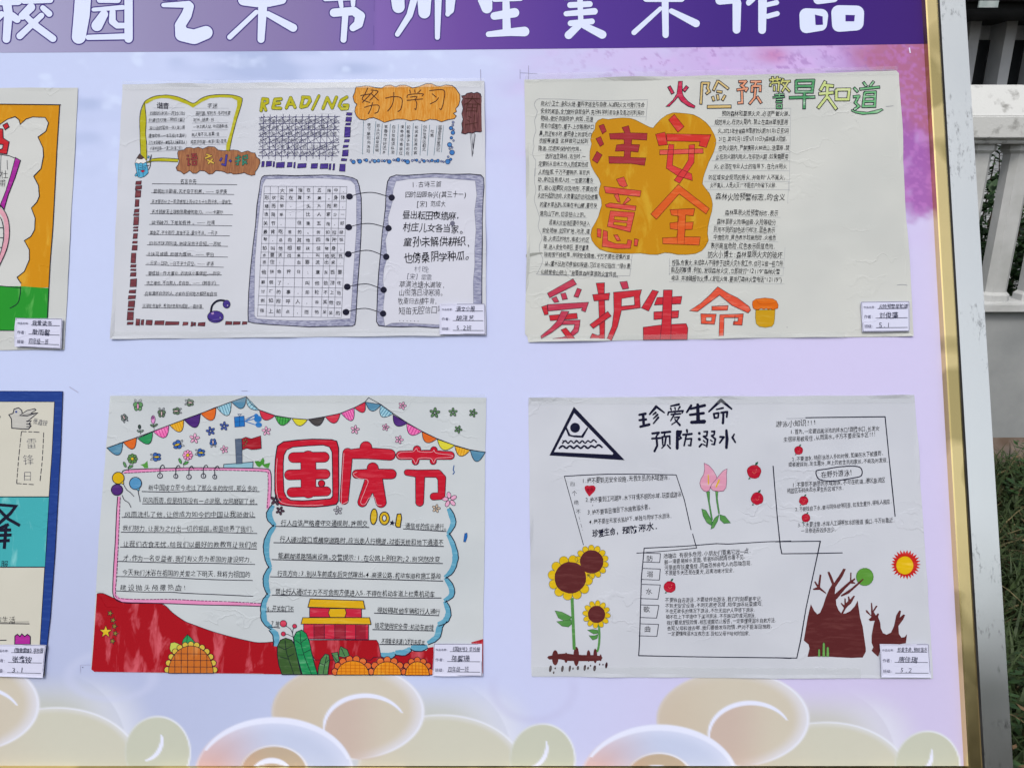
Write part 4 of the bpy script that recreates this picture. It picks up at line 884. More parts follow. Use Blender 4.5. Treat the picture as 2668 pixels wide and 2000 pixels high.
TAPE, t_, b_ = nodes('clear_tape'); b_.inputs['Base Color'].default_value = (*alb((214, 220, 220)), 1); b_.inputs['Roughness'].default_value = .18; b_.inputs['Specular IOR Level'].default_value = .5; b_.inputs['Alpha'].default_value = .12
def tape(parent, x0, y0, x1, y1, w0, seed=0):
    """a strip of clear sticky tape over the sheet's edge"""
    rnd = random.Random(seed); n = max(3, int(abs(x1 - x0) / 60)); a = Art(PT + .0022); up = []; dn = []
    for i in range(n + 1): t = i / n; x = x0 + (x1 - x0) * t; y = y0 + (y1 - y0) * t; up.append((x, y - w0 / 2 + rnd.uniform(-.8, .8))); dn.append((x, y + w0 / 2 + rnd.uniform(-.8, .8)))
    a.fill(up + dn[::-1], TAPE, 1); a.build('clear_tape', parent)
tape(pa, 322, 226, 1262, 218, 22, 1); tape(pa, 292, 874, 1160, 870, 20, 2)
# ============================================================ fire-warning sheet (upper right)
VF1 = (1360, 180, .16886); VF2 = (1360, 440, .16886); VF3 = (1360, 640, .24412); VF4 = (1500, 280, .24127); VF5 = (1700, 180, .30741); VF6 = (1740, 450, .18702); VF7 = (1900, 700, .23508); VT = (1700, 0, .4376)
pb = poster([(1366, 209), (1720, 201), (2100, 193), (2334, 185), (2341, 192), (2352, 420), (2368, 700), (2377, 876), (2100, 879), (1700, 885), (1377, 892), (1374, 878), (1368, 870), (1372, 640), (1370, 420)], 'fire-prevention sheet with big red characters on an ochre cloud and a small jar', seed=12, c=(205, 206, 203), c2=(196, 198, 196))
OCH = ink((194, 136, 20), kind='wash', c2=(204, 158, 46)); EDGO = ink((132, 104, 34)); CRIM = ink((158, 52, 58), kind='marker', c2=(170, 70, 78)); SCAR = ink((202, 56, 50), kind='marker', c2=(216, 92, 82)); ORR = ink((212, 92, 42), kind='marker', c2=(224, 118, 64)); DKR = ink((96, 26, 34)); PINKR = ink((206, 76, 66), kind='marker', c2=(222, 122, 106))
a = part('ochre_cloud', pb, VF4)
oc_ = [(212, 180), (240, 145), (290, 125), (350, 135), (420, 125), (500, 118), (580, 122), (640, 140), (720, 180), (800, 220), (835, 228), (860, 195), (920, 130), (980, 88), (1050, 62), (1120, 66), (1200, 72), (1270, 85), (1340, 120), (1400, 165), (1450, 220), (1490, 290), (1512, 350), (1510, 400), (1490, 480), (1460, 540), (1435, 590), (1405, 670), (1375, 760), (1365, 830), (1400, 880), (1440, 930), (1465, 990), (1475, 1050), (1468, 1120), (1445, 1200), (1425, 1290), (1420, 1370), (1430, 1440), (1400, 1500), (1360, 1550), (1290, 1580), (1200, 1590), (1100, 1590), (1030, 1575), (960, 1570), (880, 1590), (800, 1590), (700, 1575), (600, 1580), (500, 1578), (420, 1575), (340, 1560), (260, 1535), (210, 1490), (175, 1440), (160, 1380), (175, 1310), (215, 1240), (245, 1180), (262, 1120), (280, 1060), (275, 1000), (250, 940), (255, 880), (272, 830), (250, 770), (200, 700), (165, 630), (150, 560), (152, 480), (170, 400), (160, 350), (175, 290), (205, 240)]
a.fill(oc_, OCH, 1); a.stroke(oc_, 5, EDGO, 2, closed=True, wob=.4)
done(a)
a = part('safety_lettering', pb, VF4)
def pl(pts, m, e=DKR, ew=5, L=3): a.fill(pts, m, L, edge=e, ew=ew)
for p_ in ([(248, 205), (302, 187), (330, 262), (288, 292)], [(216, 342), (268, 320), (302, 402), (262, 428)], [(178, 572), (228, 480), (285, 518), (232, 608)]): pl(p_, CRIM)
pl([(498, 222), (570, 203), (588, 280), (770, 285), (765, 358), (604, 350), (600, 405), (688, 408), (672, 488), (592, 478), (588, 545), (756, 550), (742, 632), (590, 610), (360, 608), (355, 535), (520, 538), (525, 475), (425, 478), (440, 410), (522, 400), (520, 350), (372, 348), (362, 288), (528, 280)], CRIM)
for p_ in ([(438, 780), (518, 755), (558, 850), (514, 868), (470, 845)], [(303, 858), (704, 905), (692, 968), (322, 928)], [(412, 952), (458, 935), (480, 1030), (452, 1022)], [(560, 970), (592, 1000), (520, 1055), (505, 1050)], [(318, 1055), (370, 1035), (650, 1068), (642, 1118), (560, 1110), (330, 1080)]): pl(p_, PINKR)
pl([(372, 1120), (636, 1138), (588, 1350), (340, 1288)], PINKR); pl([(418, 1180), (560, 1192), (555, 1230), (412, 1215)], OCH, ew=4, L=5); pl([(412, 1240), (552, 1252), (546, 1290), (404, 1268)], OCH, ew=4, L=5)
for p_ in ([(230, 1312), (275, 1320), (270, 1410), (230, 1400)], [(296, 1328), (342, 1342), (345, 1440), (420, 1472), (550, 1480), (560, 1430), (604, 1440), (590, 1525), (440, 1528), (284, 1505)], [(408, 1380), (450, 1378), (482, 1440), (445, 1445)], [(634, 1420), (675, 1430), (662, 1502), (628, 1495)]): pl(p_, PINKR)
for p_ in ([(1000, 140), (1062, 82), (1168, 212), (1102, 275)], [(975, 290), (1458, 300), (1408, 438), (1328, 420), (1340, 375), (985, 368)], [(860, 295), (962, 272), (990, 408), (895, 418)]): pl(p_, SCAR)
pl([(905, 465), (1372, 450), (1375, 500), (905, 515)], ink((210, 84, 74), kind='marker'))
pl([(1002, 402), (1060, 408), (1042, 630), (1250, 722), (1258, 795), (1100, 745), (975, 660)], ink((206, 62, 62), kind='marker')); pl([(1220, 412), (1282, 405), (1275, 600), (1120, 825), (1060, 790), (1160, 660), (1215, 570)], ink((206, 62, 62), kind='marker'))
pl([(1105, 835), (1440, 1095), (1405, 1155), (1115, 938), (870, 1212), (808, 1155)], ORR)
pl([(1015, 1108), (1282, 1096), (1268, 1175), (1185, 1165), (1182, 1245), (1268, 1240), (1255, 1320), (1180, 1322), (1172, 1400), (1342, 1402), (1330, 1490), (938, 1475), (936, 1412), (1088, 1405), (1100, 1325), (1018, 1312), (1015, 1252), (1102, 1240), (1110, 1180), (1030, 1165)], ORR)
a.stroke([(1100, 1110), (1095, 1470)], 3, DKR, 5); a.stroke([(1182, 1240), (1168, 1478)], 3, DKR, 5)
done(a)
a = part('fire_warning_title', pb, VF5)
def ti(paths, m, r=9): a.blob([[(x, y, r * .92) for x, y in p] for p in paths], m, 3, edge=BK, e=6.2, flat=True)
W1 = ink((190, 44, 80), kind='marker', c2=(214, 110, 130)); W2 = ink((206, 178, 118), kind='marker', c2=(216, 202, 160)); W3 = ink((222, 150, 118), kind='marker', c2=(226, 182, 158)); W4 = ink((196, 196, 116), kind='marker', c2=(208, 208, 160)); W5 = ink((84, 152, 104), kind='marker', c2=(178, 206, 186)); W6 = ink((194, 208, 134), kind='marker', c2=(212, 218, 180)); W7 = ink((112, 178, 126), kind='marker', c2=(190, 214, 190))
ti([[(140, 155), (170, 210)], [(292, 155), (265, 190)]], W1, 11); a.fill([(218, 110), (252, 108), (250, 200), (262, 235), (300, 280), (360, 318), (352, 336), (300, 320), (240, 278), (215, 240), (190, 270), (140, 322), (112, 322), (170, 270), (205, 215)], W1, 3, edge=BK, ew=5)
ti([[(418, 125), (408, 300)], [(415, 125), (475, 125), (465, 165), (480, 195), (455, 215)], [(552, 105), (515, 185)], [(556, 108), (640, 172)], [(545, 195), (585, 200)], [(508, 240), (518, 272)], [(548, 225), (555, 265)], [(612, 230), (590, 268)]], W2, 8); ti([[(465, 325), (662, 322)]], W2, 11)
ti([[(730, 112), (790, 110), (760, 145)], [(715, 182), (800, 170), (785, 195)], [(745, 140), (780, 165)], [(755, 190), (758, 290), (722, 292)], [(830, 112), (918, 112)], [(875, 115), (865, 148)], [(842, 150), (912, 150), (910, 195)], [(842, 150), (840, 200)], [(872, 168), (862, 250), (820, 300)], [(885, 240), (918, 292)]], W3, 8)
ti([[(990, 98), (1085, 90)], [(1015, 72), (1018, 112)], [(1055, 70), (1056, 108)], [(1005, 125), (1070, 118), (1062, 195)], [(1030, 150), (1030, 190)], [(1000, 130), (995, 150)], [(1105, 88), (1085, 130)], [(1100, 112), (1165, 108)], [(1145, 115), (1095, 195)], [(1100, 130), (1160, 195)]], W4, 7)
ti([[(1035, 225), (1110, 218)], [(1075, 212), (1072, 235)], [(1020, 245), (1115, 240)], [(1048, 265), (1095, 262)], [(1045, 285), (1095, 282)], [(1052, 310), (1092, 308), (1090, 335), (1052, 335), (1052, 310)]], W7, 4.5)
ti([[(1215, 105), (1362, 102), (1350, 198), (1215, 198), (1215, 105)], [(1222, 150), (1350, 150)], [(1158, 248), (1372, 242)], [(1285, 200), (1282, 340)]], W5, 10)
ti([[(1462, 110), (1420, 185)], [(1445, 140), (1530, 150)], [(1408, 215), (1530, 205)], [(1480, 150), (1475, 240), (1400, 335)], [(1480, 240), (1555, 345)], [(1555, 180), (1665, 178), (1655, 262), (1555, 262), (1555, 180)]], W6, 11)
ti([[(1705, 165), (1735, 198)], [(1700, 240), (1745, 235), (1715, 290), (1745, 320), (1705, 350)], [(1785, 118), (1808, 150)], [(1870, 112), (1840, 150)], [(1755, 175), (1920, 158)], [(1795, 205), (1885, 200), (1880, 320), (1780, 322), (1795, 205)], [(1795, 240), (1882, 238)], [(1790, 280), (1880, 278)]], W7, 8); a.fill([(1682, 348), (1730, 362), (1820, 370), (1940, 340), (1952, 352), (1900, 380), (1780, 390), (1720, 378), (1680, 360)], W7, 3, edge=BK, ew=5)
a.stroke([(1975, 322), (2038, 316)], 2.5, PENCIL, 3)
done(a)
a = part('cherish_life_lettering', pb, VF3); RD = ink((192, 46, 58), kind='marker', c2=(206, 78, 86)); RD2 = ink((186, 60, 84), kind='marker', c2=(200, 96, 112)); RO = ink((216, 84, 62), kind='marker', c2=(228, 132, 112))
def p3(pts, m=RD, L=3): a.fill(pts, m, L, edge=BK, ew=5)
p3([(270, 510), (545, 355), (582, 415), (295, 558)], RD2); p3([(315, 565), (365, 545), (395, 600), (345, 610)], RD2); p3([(412, 515), (465, 505), (485, 570), (432, 580)], RD2); p3([(590, 455), (635, 470), (600, 555), (552, 545)], RD2)
p3([(208, 655), (268, 635), (280, 735), (240, 742)]); p3([(272, 630), (710, 605), (675, 710), (632, 690), (645, 665), (278, 700)], RD2); p3([(290, 745), (585, 722), (592, 780), (300, 802)]); p3([(430, 800), (620, 795), (615, 850), (600, 920), (520, 985), (440, 1005), (350, 1010), (328, 992), (430, 980), (500, 950), (550, 890), (562, 842), (420, 845)], RD2, 4)
p3([(420, 700), (500, 705), (420, 850), (320, 925), (205, 995), (200, 965), (300, 885), (370, 810)], RD2, 5); p3([(415, 900), (470, 878), (582, 1012), (500, 1014)], RD, 5)
p3([(790, 402), (880, 398), (878, 510), (885, 700), (880, 1012), (800, 1014), (725, 985), (748, 938), (810, 960), (830, 950), (820, 700), (812, 510)]); p3([(752, 525), (935, 508), (925, 580), (768, 592)], RD, 5); p3([(722, 845), (915, 702), (950, 752), (760, 885)], RD, 5)
p3([(1042, 390), (1120, 382), (1138, 458), (1072, 468)], RD2); p3([(975, 500), (1275, 472), (1255, 545), (1262, 665), (1060, 692), (1020, 860), (955, 1012), (900, 1008), (960, 860), (980, 700)]); a.fill([(1062, 568), (1195, 545), (1200, 635), (1060, 648)], ink((202, 203, 198)), 5, edge=BK, ew=5)
p3([(1390, 475), (1455, 490), (1350, 700), (1272, 665)]); p3([(1440, 555), (1705, 542), (1692, 622), (1410, 635)]); p3([(1405, 708), (1672, 695), (1665, 770), (1405, 790)]); p3([(1292, 872), (1470, 848), (1750, 832), (1768, 880), (1762, 1002), (1292, 1006)]); p3([(1508, 475), (1602, 475), (1592, 800), (1585, 1002), (1472, 1004), (1492, 800)], RD, 5)
p3([(2085, 440), (2205, 515), (2300, 560), (2420, 650), (2438, 690), (2410, 720), (2240, 640), (2105, 530), (1870, 705), (1785, 695), (1900, 620), (2000, 530)], RO); p3([(2022, 648), (2198, 640), (2190, 690), (2025, 692)], RO)
p3([(1905, 728), (2070, 732), (2052, 840), (1910, 834)], RO); a.fill([(1960, 768), (2022, 766), (2018, 806), (1962, 804)], ink((202, 203, 198)), 5, edge=BK, ew=4)
p3([(2108, 738), (2360, 728), (2345, 850), (2250, 845), (2255, 810), (2300, 810), (2305, 770), (2155, 770), (2148, 985), (2098, 988)], RO)
a.view(*VF7); a.stroke([(60, 520), (55, 620)], 5, BK, 4)
done(a)
a = part('drawn_jar', pb, VF7)
a.fill([(290, 460), (505, 455), (500, 560), (492, 610), (470, 640), (400, 652), (330, 642), (295, 610), (286, 540)], ink((196, 150, 34), kind='marker', c2=(206, 166, 60)), 1, edge=ink((90, 100, 30)), ew=4)
a.fill([(255, 365), (290, 338), (390, 326), (480, 335), (520, 360), (540, 405), (535, 440), (500, 450), (480, 460), (455, 445), (430, 455), (405, 440), (380, 452), (350, 440), (320, 455), (290, 455), (262, 440), (252, 400)], ink((214, 104, 30), kind='marker', c2=(226, 136, 60)), 3, edge=ink((120, 50, 20)), ew=4)
a.stroke([(300, 345), (330, 390), (420, 395), (510, 380)], 3, ink((170, 70, 20)), 5, smooth=True); done(a)
a = part('handwriting', pb, VF1)
LN = ['防火小卫士:身处火场,要科学逃生与自救,从减轻火灾对我们生命', '安全的威胁。全力做好自我保护。充分科学利用自身及周边可利用的', '物品,做好自我防护,例如,迅速', '用毛巾或围巾、帽子、上衣等捂好口', '鼻。附近有水时,要把身上的湿毛巾', '衣服等浸湿 这样做可以起到', '降温、过滤和保护的作用。', '选好逃生路线,逃生时,一', '定要听从现场工作人员或其他成', '人的指挥,千万不要拥挤,盲目跑']
X0_ = [290, 288, 285, 285, 268, 262, 252, 360, 258, 255]; X1_ = [1890, 1885, 1100, 1108, 1072, 1020, 915, 985, 1020, 1045]; Y_ = [535, 655, 765, 880, 1000, 1110, 1225, 1345, 1465, 1590]; DYY = [30, 30, 15, 25, 20, 10, 15, 15, 15, 15]
for t_, x0, x1, y, dy in zip(LN, X0_, X1_, Y_, DYY): a.hw(t_, x0, y, x1, y + dy, 78, PEN, off=.003)
for i, (x0, x1, y) in enumerate(zip(X0_, X1_, Y_)): a.stroke([(x0, y + 45), (x1 + 20, y + 60 + DYY[i])], 3, FAINT, 1)
a.stroke([(255, 468), (600, 472), (900, 488), (1200, 498), (1940, 482)], 4, PENCIL, 1); a.stroke([(1935, 500), (1910, 800)], 4, PENCIL, 1)
a.stroke([(270, 465), (220, 490), (190, 550), (210, 610), (235, 660), (220, 730), (195, 800), (205, 900), (215, 960), (190, 1040), (175, 1120), (185, 1200), (165, 1300), (180, 1370), (210, 1420), (205, 1560), (200, 1658)], 4, PENCIL, 1, smooth=True)
a.view(*VF2)
LN = ['动,身边没有成人时,一定要沉着冷', '静,细心观察风向及地形,不要向浓', '火团升起的访向、火势蔓延的访向及密集', '的灌木草丛跑。如果在半山腰,要尽快', '速向山下跑,切忌往山上跑。', '逃离火灾现场后要尽快进入', '安全地带,如空旷地、河流、道', '路、火烧过的地方、植被少的区', '域,进入安全地带后,要尽量清', '除周围干枝枯草,排除安全隐患,千万不要在密集的草', '丛、灌木丛附近停留和躲避。习近总书记指出:“绿水青', '山就是金山银山.”我要做森林草原防火宣传员。']
X0_ = [242, 248, 245, 275, 272, 420, 310, 330, 330, 340, 350, 290]; X1_ = [1100, 1165, 1170, 1155, 985, 1045, 1045, 1035, 1030, 1665, 1668, 1485]; Y_ = [165, 295, 415, 550, 690, 825, 950, 1075, 1200, 1320, 1460, 1590]
for i, (t_, x0, x1, y) in enumerate(zip(LN, X0_, X1_, Y_)):
    a.hw(t_, x0, y, x1, y + (25 if i < 9 else 45), 80, PEN, off=.003); a.stroke([(x0, y + 50), (x1 + 20, y + 72 + (15 if i > 8 else 0))], 3, FAINT, 1)
a.stroke([(200, 0), (192, 200), (215, 330), (190, 480), (230, 620), (270, 760), (250, 900), (310, 1060), (270, 1180), (275, 1290), (320, 1390), (300, 1480), (245, 1600), (260, 1630), (700, 1640), (1660, 1655)], 4, PENCIL, 1, smooth=True); a.stroke([(1700, 1320), (1660, 1655)], 4, PENCIL, 1)
a.fill([(60, 1325), (160, 1300), (300, 1290), (330, 1310), (240, 1325), (140, 1355), (65, 1370)], ink((150, 152, 148)), 1)
a.view(*VT)
LN = ['预防森林和草原火灾,必须严管火源、', '规范用火。在防火期内,禁止在森林草原里用', '火。2023年全省森林草原防火期为1月1日至5月', '31日,其中2月1日至5月10日为森林高火险期,', '在防火期内,严禁携带火种进山、进草原,禁', '止在防火期内用火。在非防火期,如果需要用', '火,必须在专业人士的指导下,在允许用火', '的区域安全规范的用火,并做到“人不离火,', '火不离人,人走火灭!”不能在户外留下火种.']
for i, (t_, x0, x1, y) in enumerate(zip(LN, [412, 368, 388, 392, 392, 375, 365, 332, 340], [818, 805, 812, 802, 812, 808, 798, 790, 740], [680, 730, 782, 830, 884, 935, 993, 1058, 1106])):
    a.hw(t_, x0, y, x1, y, 32, PEN, off=.003); a.stroke([(x0 - 25, y + 24), (815, y + 26)], 1.3, FAINT, 1)
a.stroke([(822, 650), (812, 1140)], 1.4, FAINT, 1); a.stroke([(620, 648), (822, 648)], 1.4, FAINT, 1)
a.view(*VF6)
for i, (t_, x0, x1, y, dy, sz) in enumerate([('森林火险预警标志,的含义', 660, 1630, 340, 10, 100), ('森林草原火险预警标志,表示', 795, 1535, 555, 15, 80), ('森林草原火险等级级,火险等级分', 680, 1500, 685, 10, 80), ('别用不同的颜色进行标注,蓝色表示', 632, 1490, 795, 10, 78), ('中度危险,黄色表示较高危险,火橙色', 632, 1502, 900, 10, 76), ('表示高度危险,红色表示极度危险.', 592, 1500, 1020, 10, 84), ('防火小博士:森林草原火灾的破坏', 555, 1590, 1140, 5, 96), ('性强、危害大,未成年人不得参于这类火灾扑救工作,但可以做一些力所', 52, 1598, 1250, 20, 84), ('能及的事情.例如,发现森林火灾,立即拨打“12119”森林火警', 40, 1560, 1355, 28, 80), ('电话,并准确报告火情。(发现火情,要拨打森林火警电话“12119”)', 45, 1590, 1470, 25, 78)]):
    a.hw(t_, x0, y, x1, y + dy, sz, PEN, off=.003)
    if i: a.stroke([(x0 - 30, y + 52), (x1 + 30, y + 56 + dy)], 2.6, FAINT, 1)
a.stroke([(1630, 1040), (1600, 1440)], 3, FAINT, 1); a.stroke([(1680, 120), (1665, 430)], 3, FAINT, 1); a.stroke([(20, 1200), (20, 1430)], 3, PENCIL, 1)
a.view(*VF7); a.stroke([(1855, 185), (1900, 178), (1940, 180), (1995, 195)], 4, PENCIL, 1, smooth=True); a.disc(638, 650, 5, PENCIL, 1, n=6)
done(a)

# ============================================================ national-day sheet (lower middle)
VN1 = (270, 1010, .23508); VN2 = (680, 1020, .27125); VN3 = (230, 1200, .24131); VN4 = (680, 1310, .27125); VN5 = (230, 1530, .22604); VN6 = (680, 1530, .27125)
pc = poster([(288, 1031), (700, 1031), (1000, 1030), (1267, 1036), (1263, 1300), (1258, 1757), (900, 1757), (560, 1753), (247, 1748), (239, 1742), (258, 1400), (275, 1200)], 'national-day sheet with colourful bunting, three big red characters and a red hill with sunflowers', seed=13, c=(200, 205, 210), c2=(192, 198, 204), curl=.00004)
REDB = ink((190, 30, 50), kind='marker', c2=(202, 62, 78)); REDH = ink((164, 22, 38), kind='wash', c2=(206, 92, 104)); PINK = ink((222, 140, 186), kind='marker', c2=(230, 166, 202)); TEAL = ink((92, 156, 186), kind='marker', c2=(130, 182, 204))
a = part('red_hill', pc, VN5)
hill = [(105, 68), (150, 60), (190, 68), (250, 95), (300, 118), (350, 140), (420, 172), (520, 178), (700, 178), (800, 180), (850, 185), (910, 220), (970, 280), (1050, 340), (1130, 390), (1250, 435), (1400, 490), (1550, 535), (1700, 575), (1850, 610), (1950, 628), (2050, 628), (2125, 622), (2260, 700), (2260, 993), (2212, 990), (1480, 983), (75, 965), (42, 940), (62, 700), (85, 350)]
a.fill(hill, REDH, 1)
a.stroke([(105, 68), (150, 60), (190, 68), (250, 95), (300, 118), (350, 140), (420, 172), (520, 178), (700, 178), (850, 185), (910, 220), (970, 280), (1050, 340), (1130, 390), (1250, 435), (1400, 490), (1550, 535), (1700, 575), (1850, 610), (1950, 628), (2050, 628), (2150, 618)], 6, BK, 3, smooth=True)
a.view(*VN6); a.fill([(45, 600), (150, 580), (300, 660), (520, 690), (1155, 662), (1240, 668), (1290, 638), (1380, 650), (1440, 608), (1590, 602), (1612, 572), (1665, 565), (1660, 838), (900, 837), (30, 826)], REDH, 1); a.fill([(2020, 522), (2135, 490), (2135, 820), (2105, 820)], REDH, 1); done(a)
a = part('painted_star', pc, VN5); YS = ink((214, 182, 44), kind='marker')
def star(x, y, r, rot, m, ew=4): a.fill([(x + (r if k % 2 == 0 else r * .42) * math.sin(k * math.pi / 5 + rot), y - (r if k % 2 == 0 else r * .42) * math.cos(k * math.pi / 5 + rot)) for k in range(10)], m, 3, edge=BK, ew=ew)
star(208, 505, 74, 0, YS, 6)
for x, y in ((258, 292), (292, 372), (308, 442), (318, 524), (286, 612)): star(x, y, 36, .3, ink((140, 130, 60)), 6)
done(a)
a = part('bunting', pc, VN1)
COLS = {'b': ink((84, 134, 166), kind='marker', c2=(116, 160, 184)), 'o': ink((214, 102, 42), kind='marker', c2=(222, 130, 74)), 'g': ink((46, 142, 88), kind='marker', c2=(90, 166, 120)), 'p': ink((232, 112, 178), kind='marker', c2=(240, 150, 200)), 'y': ink((226, 172, 50), kind='marker', c2=(230, 190, 90)), 'v': ink((74, 42, 116), kind='marker', c2=(92, 60, 134)), 'c': ink((150, 196, 214), kind='marker', c2=(180, 212, 224)), 'r': ink((200, 50, 72), kind='marker', c2=(212, 86, 102)), 'n': ink((66, 160, 74), kind='marker', c2=(100, 178, 104)), 'l': ink((212, 202, 52), kind='marker', c2=(218, 210, 90)), 'k': ink((70, 66, 68), kind='marker')}
def flag(p0, p1, dep, c, stripe=None):
    (x0, y0), (x1, y1) = p0, p1; d = np.array((x1 - x0, y1 - y0), float); L = np.hypot(*d); d /= L; n = np.array((-d[1], d[0]))
    pts = []
    for k in range(11):
        t = k / 10; u = t * L; v = dep * (1 - abs(2 * t - 1) ** 2.2); pts.append(tuple(np.array(p0) + d * (L * .5 + (t - .5) * L * (1 - .08 * math.sin(math.pi * t))) + n * v))
    a.fill(pts, COLS[c], 1, edge=BK, ew=7 if a.s < .25 else 6)
    if stripe:
        for k in range(1, 6): t = k / 6; b = np.array(p0) + d * L * t; e = b + n * dep * (1 - abs(2 * t - 1) ** 2.2) * .9; a.stroke([tuple(b), tuple(e)], 7, stripe, 2)
ST = {'p': ink((190, 60, 140)), 'y': ink((206, 140, 30)), 'c': ink((76, 128, 160)), 'n': ink((40, 110, 50))}
fl = [((42, 665), (218, 600), 118, 'b', 0), ((220, 600), (370, 550), 108, 'o', 0), ((382, 560), (548, 488), 105, 'g', 0), ((556, 485), (728, 415), 108, 'p', 1), ((735, 412), (893, 352), 112, 'y', 1), ((893, 350), (1076, 285), 128, 'v', 0), ((1078, 285), (1248, 215), 118, 'o', 0), ((1256, 215), (1418, 158), 128, 'c', 1), ((1420, 155), (1585, 98), 108, 'b', 0), ((1588, 100), (1728, 248), 60, 'c', 1), ((1730, 248), (1902, 310), 82, 'r', 0), ((1903, 312), (2082, 338), 92, 'n', 1)]
for p0, p1, dep, c, s_ in fl: flag(p0, p1, dep, c, ST[c] if s_ else None)
a.stroke([(42, 665), (370, 550), (728, 415), (1076, 285), (1418, 155), (1585, 98)], 8, BK, 4); a.stroke([(1585, 98), (1640, 180), (1728, 245), (1902, 308), (2082, 338)], 8, BK, 4)
a.view(*VN2)
for p0, p1, dep, c, s_ in [((302, 258), (450, 268), 65, 'l', 0), ((458, 268), (615, 240), 75, 'k', 0), ((618, 240), (765, 208), 80, 'r', 0), ((772, 208), (895, 155), 105, 'p', 1), ((898, 155), (1002, 100), 80, 'r', 0), ((1005, 100), (1155, 125), 75, 'b', 0), ((1150, 128), (1270, 212), 85, 'c', 1), ((1270, 222), (1408, 302), 75, 'v', 0), ((1400, 305), (1548, 380), 80, 'p', 1), ((1548, 385), (1692, 452), 75, 'o', 0), ((1695, 458), (1862, 515), 75, 'l', 0), ((1862, 520), (2010, 562), 80, 'y', 1), ((2010, 562), (2155, 580), 100, 'b', 0)]: flag(p0, p1, dep, c, ST[c] if s_ else None)
a.stroke([(0, 180), (140, 230), (290, 255), (450, 268), (615, 240), (765, 208), (895, 155), (1000, 100), (1035, 58), (1155, 125), (1275, 212), (1408, 300), (1548, 380), (1692, 450), (1862, 515), (2010, 558), (2155, 580)], 7, BK, 4)
done(a)
a = part('national_day_lettering', pc, VN2)
def rb(paths): a.blob(paths, REDB, 3, edge=BK, e=6)
a.fill([(150, 580), (160, 520), (220, 480), (350, 465), (500, 455), (680, 460), (730, 475), (748, 540), (748, 700), (750, 900), (745, 1050), (725, 1080), (640, 1095), (520, 1106), (380, 1105), (260, 1095), (190, 1085), (150, 1040), (135, 950), (135, 760), (140, 650)], REDB, 3, edge=BK, ew=9)
a.fill([(225, 610), (250, 560), (310, 532), (450, 520), (600, 512), (660, 530), (685, 580), (688, 700), (690, 850), (692, 1000), (670, 1025), (560, 1035), (400, 1045), (290, 1040), (250, 1015), (225, 960), (218, 800), (218, 680)], ink((202, 207, 212)), 5, edge=BK, ew=8)
a.blob([[(315, 632, 46), (610, 628, 46)], [(278, 798, 46), (620, 790, 44)], [(300, 965, 44), (630, 955, 42)], [(458, 640, 70), (460, 950, 68)]], REDB, 6, edge=BK, e=6); a.disc(585, 880, 32, REDB, 8, edge=BK, ew=7)
rb([[(830, 600, 40), (1000, 590, 50), (1240, 605, 50)], [(1010, 535, 55), (1010, 560, 55)], [(835, 590, 45), (820, 800, 42), (800, 1040, 38)]]); rb([[(920, 790, 38), (1080, 790, 46), (1255, 790, 44)], [(1075, 735, 52), (1090, 900, 75)], [(1060, 860, 60), (975, 1060, 42)], [(1110, 860, 60), (1155, 1060, 48)]])
rb([[(1340, 610, 38), (1600, 605, 42), (1820, 612, 36)], [(1500, 555, 34), (1485, 670, 30)], [(1662, 560, 30), (1655, 668, 28)]]); rb([[(1405, 775, 26), (1500, 785, 32), (1700, 785, 34), (1738, 830, 36), (1735, 1000, 30), (1660, 1005, 32)], [(1530, 800, 42), (1525, 1060, 36)]])
HL = ink((232, 176, 186))
for st in ([(160, 640), (150, 800), (155, 960), (180, 1040), (240, 1075), (400, 1090), (600, 1085)], [(800, 590), (785, 800), (775, 1060), (800, 1070), (838, 1050)], [(925, 770), (890, 790), (940, 830), (1030, 850), (1000, 950), (960, 1060), (1000, 1080), (1040, 1020), (1090, 1010), (1115, 1080), (1160, 1090)], [(1310, 610), (1350, 580), (1460, 575), (1495, 545), (1520, 575), (1640, 580), (1662, 560), (1690, 590), (1835, 610), (1820, 628), (1690, 640), (1660, 680), (1630, 640), (1520, 640), (1490, 690), (1450, 640), (1340, 640), (1310, 610)]): a.stroke(st, 4, HL, 8, smooth=True)
done(a)
a = part('ten_one_lettering', pc, VN2); YL = ink((204, 168, 36), kind='marker', c2=(216, 190, 80))
a.disc(1085, 1198, 32, YL, 3, ry=76, edge=BK, ew=9, rot=.08); a.disc(1187, 1214, 48, YL, 3, ry=62, edge=BK, ew=9); a.disc(1187, 1212, 19, ink((202, 207, 212)), 5, ry=28, edge=BK, ew=8); a.fill([(1310, 1175), (1345, 1170), (1352, 1210), (1338, 1300), (1305, 1298), (1292, 1280)], YL, 3, edge=BK, ew=9); star(1262, 1258, 26, .2, BK)
a.stroke([(1855, 708), (1848, 750), (1858, 770), (1845, 790)], 9, ink((50, 90, 150)), 3, smooth=True); a.view(*VN4); a.fill([(1958, 290), (1980, 285), (1982, 320), (1965, 372), (1946, 368)], ink((40, 100, 176)), 3, edge=ink((40, 60, 110)), ew=4)
done(a)
a = part('pink_notebook', pc, VN3)
outer = [(372, 135), (420, 100), (520, 95), (800, 84), (1100, 76), (1400, 76), (1700, 80), (1900, 85), (1950, 95), (1972, 130), (1978, 250), (1972, 400), (1955, 515), (1925, 515), (1935, 400), (1945, 250), (1945, 150), (1925, 118), (1700, 108), (1400, 100), (1100, 102), (800, 110), (500, 128), (400, 135)]
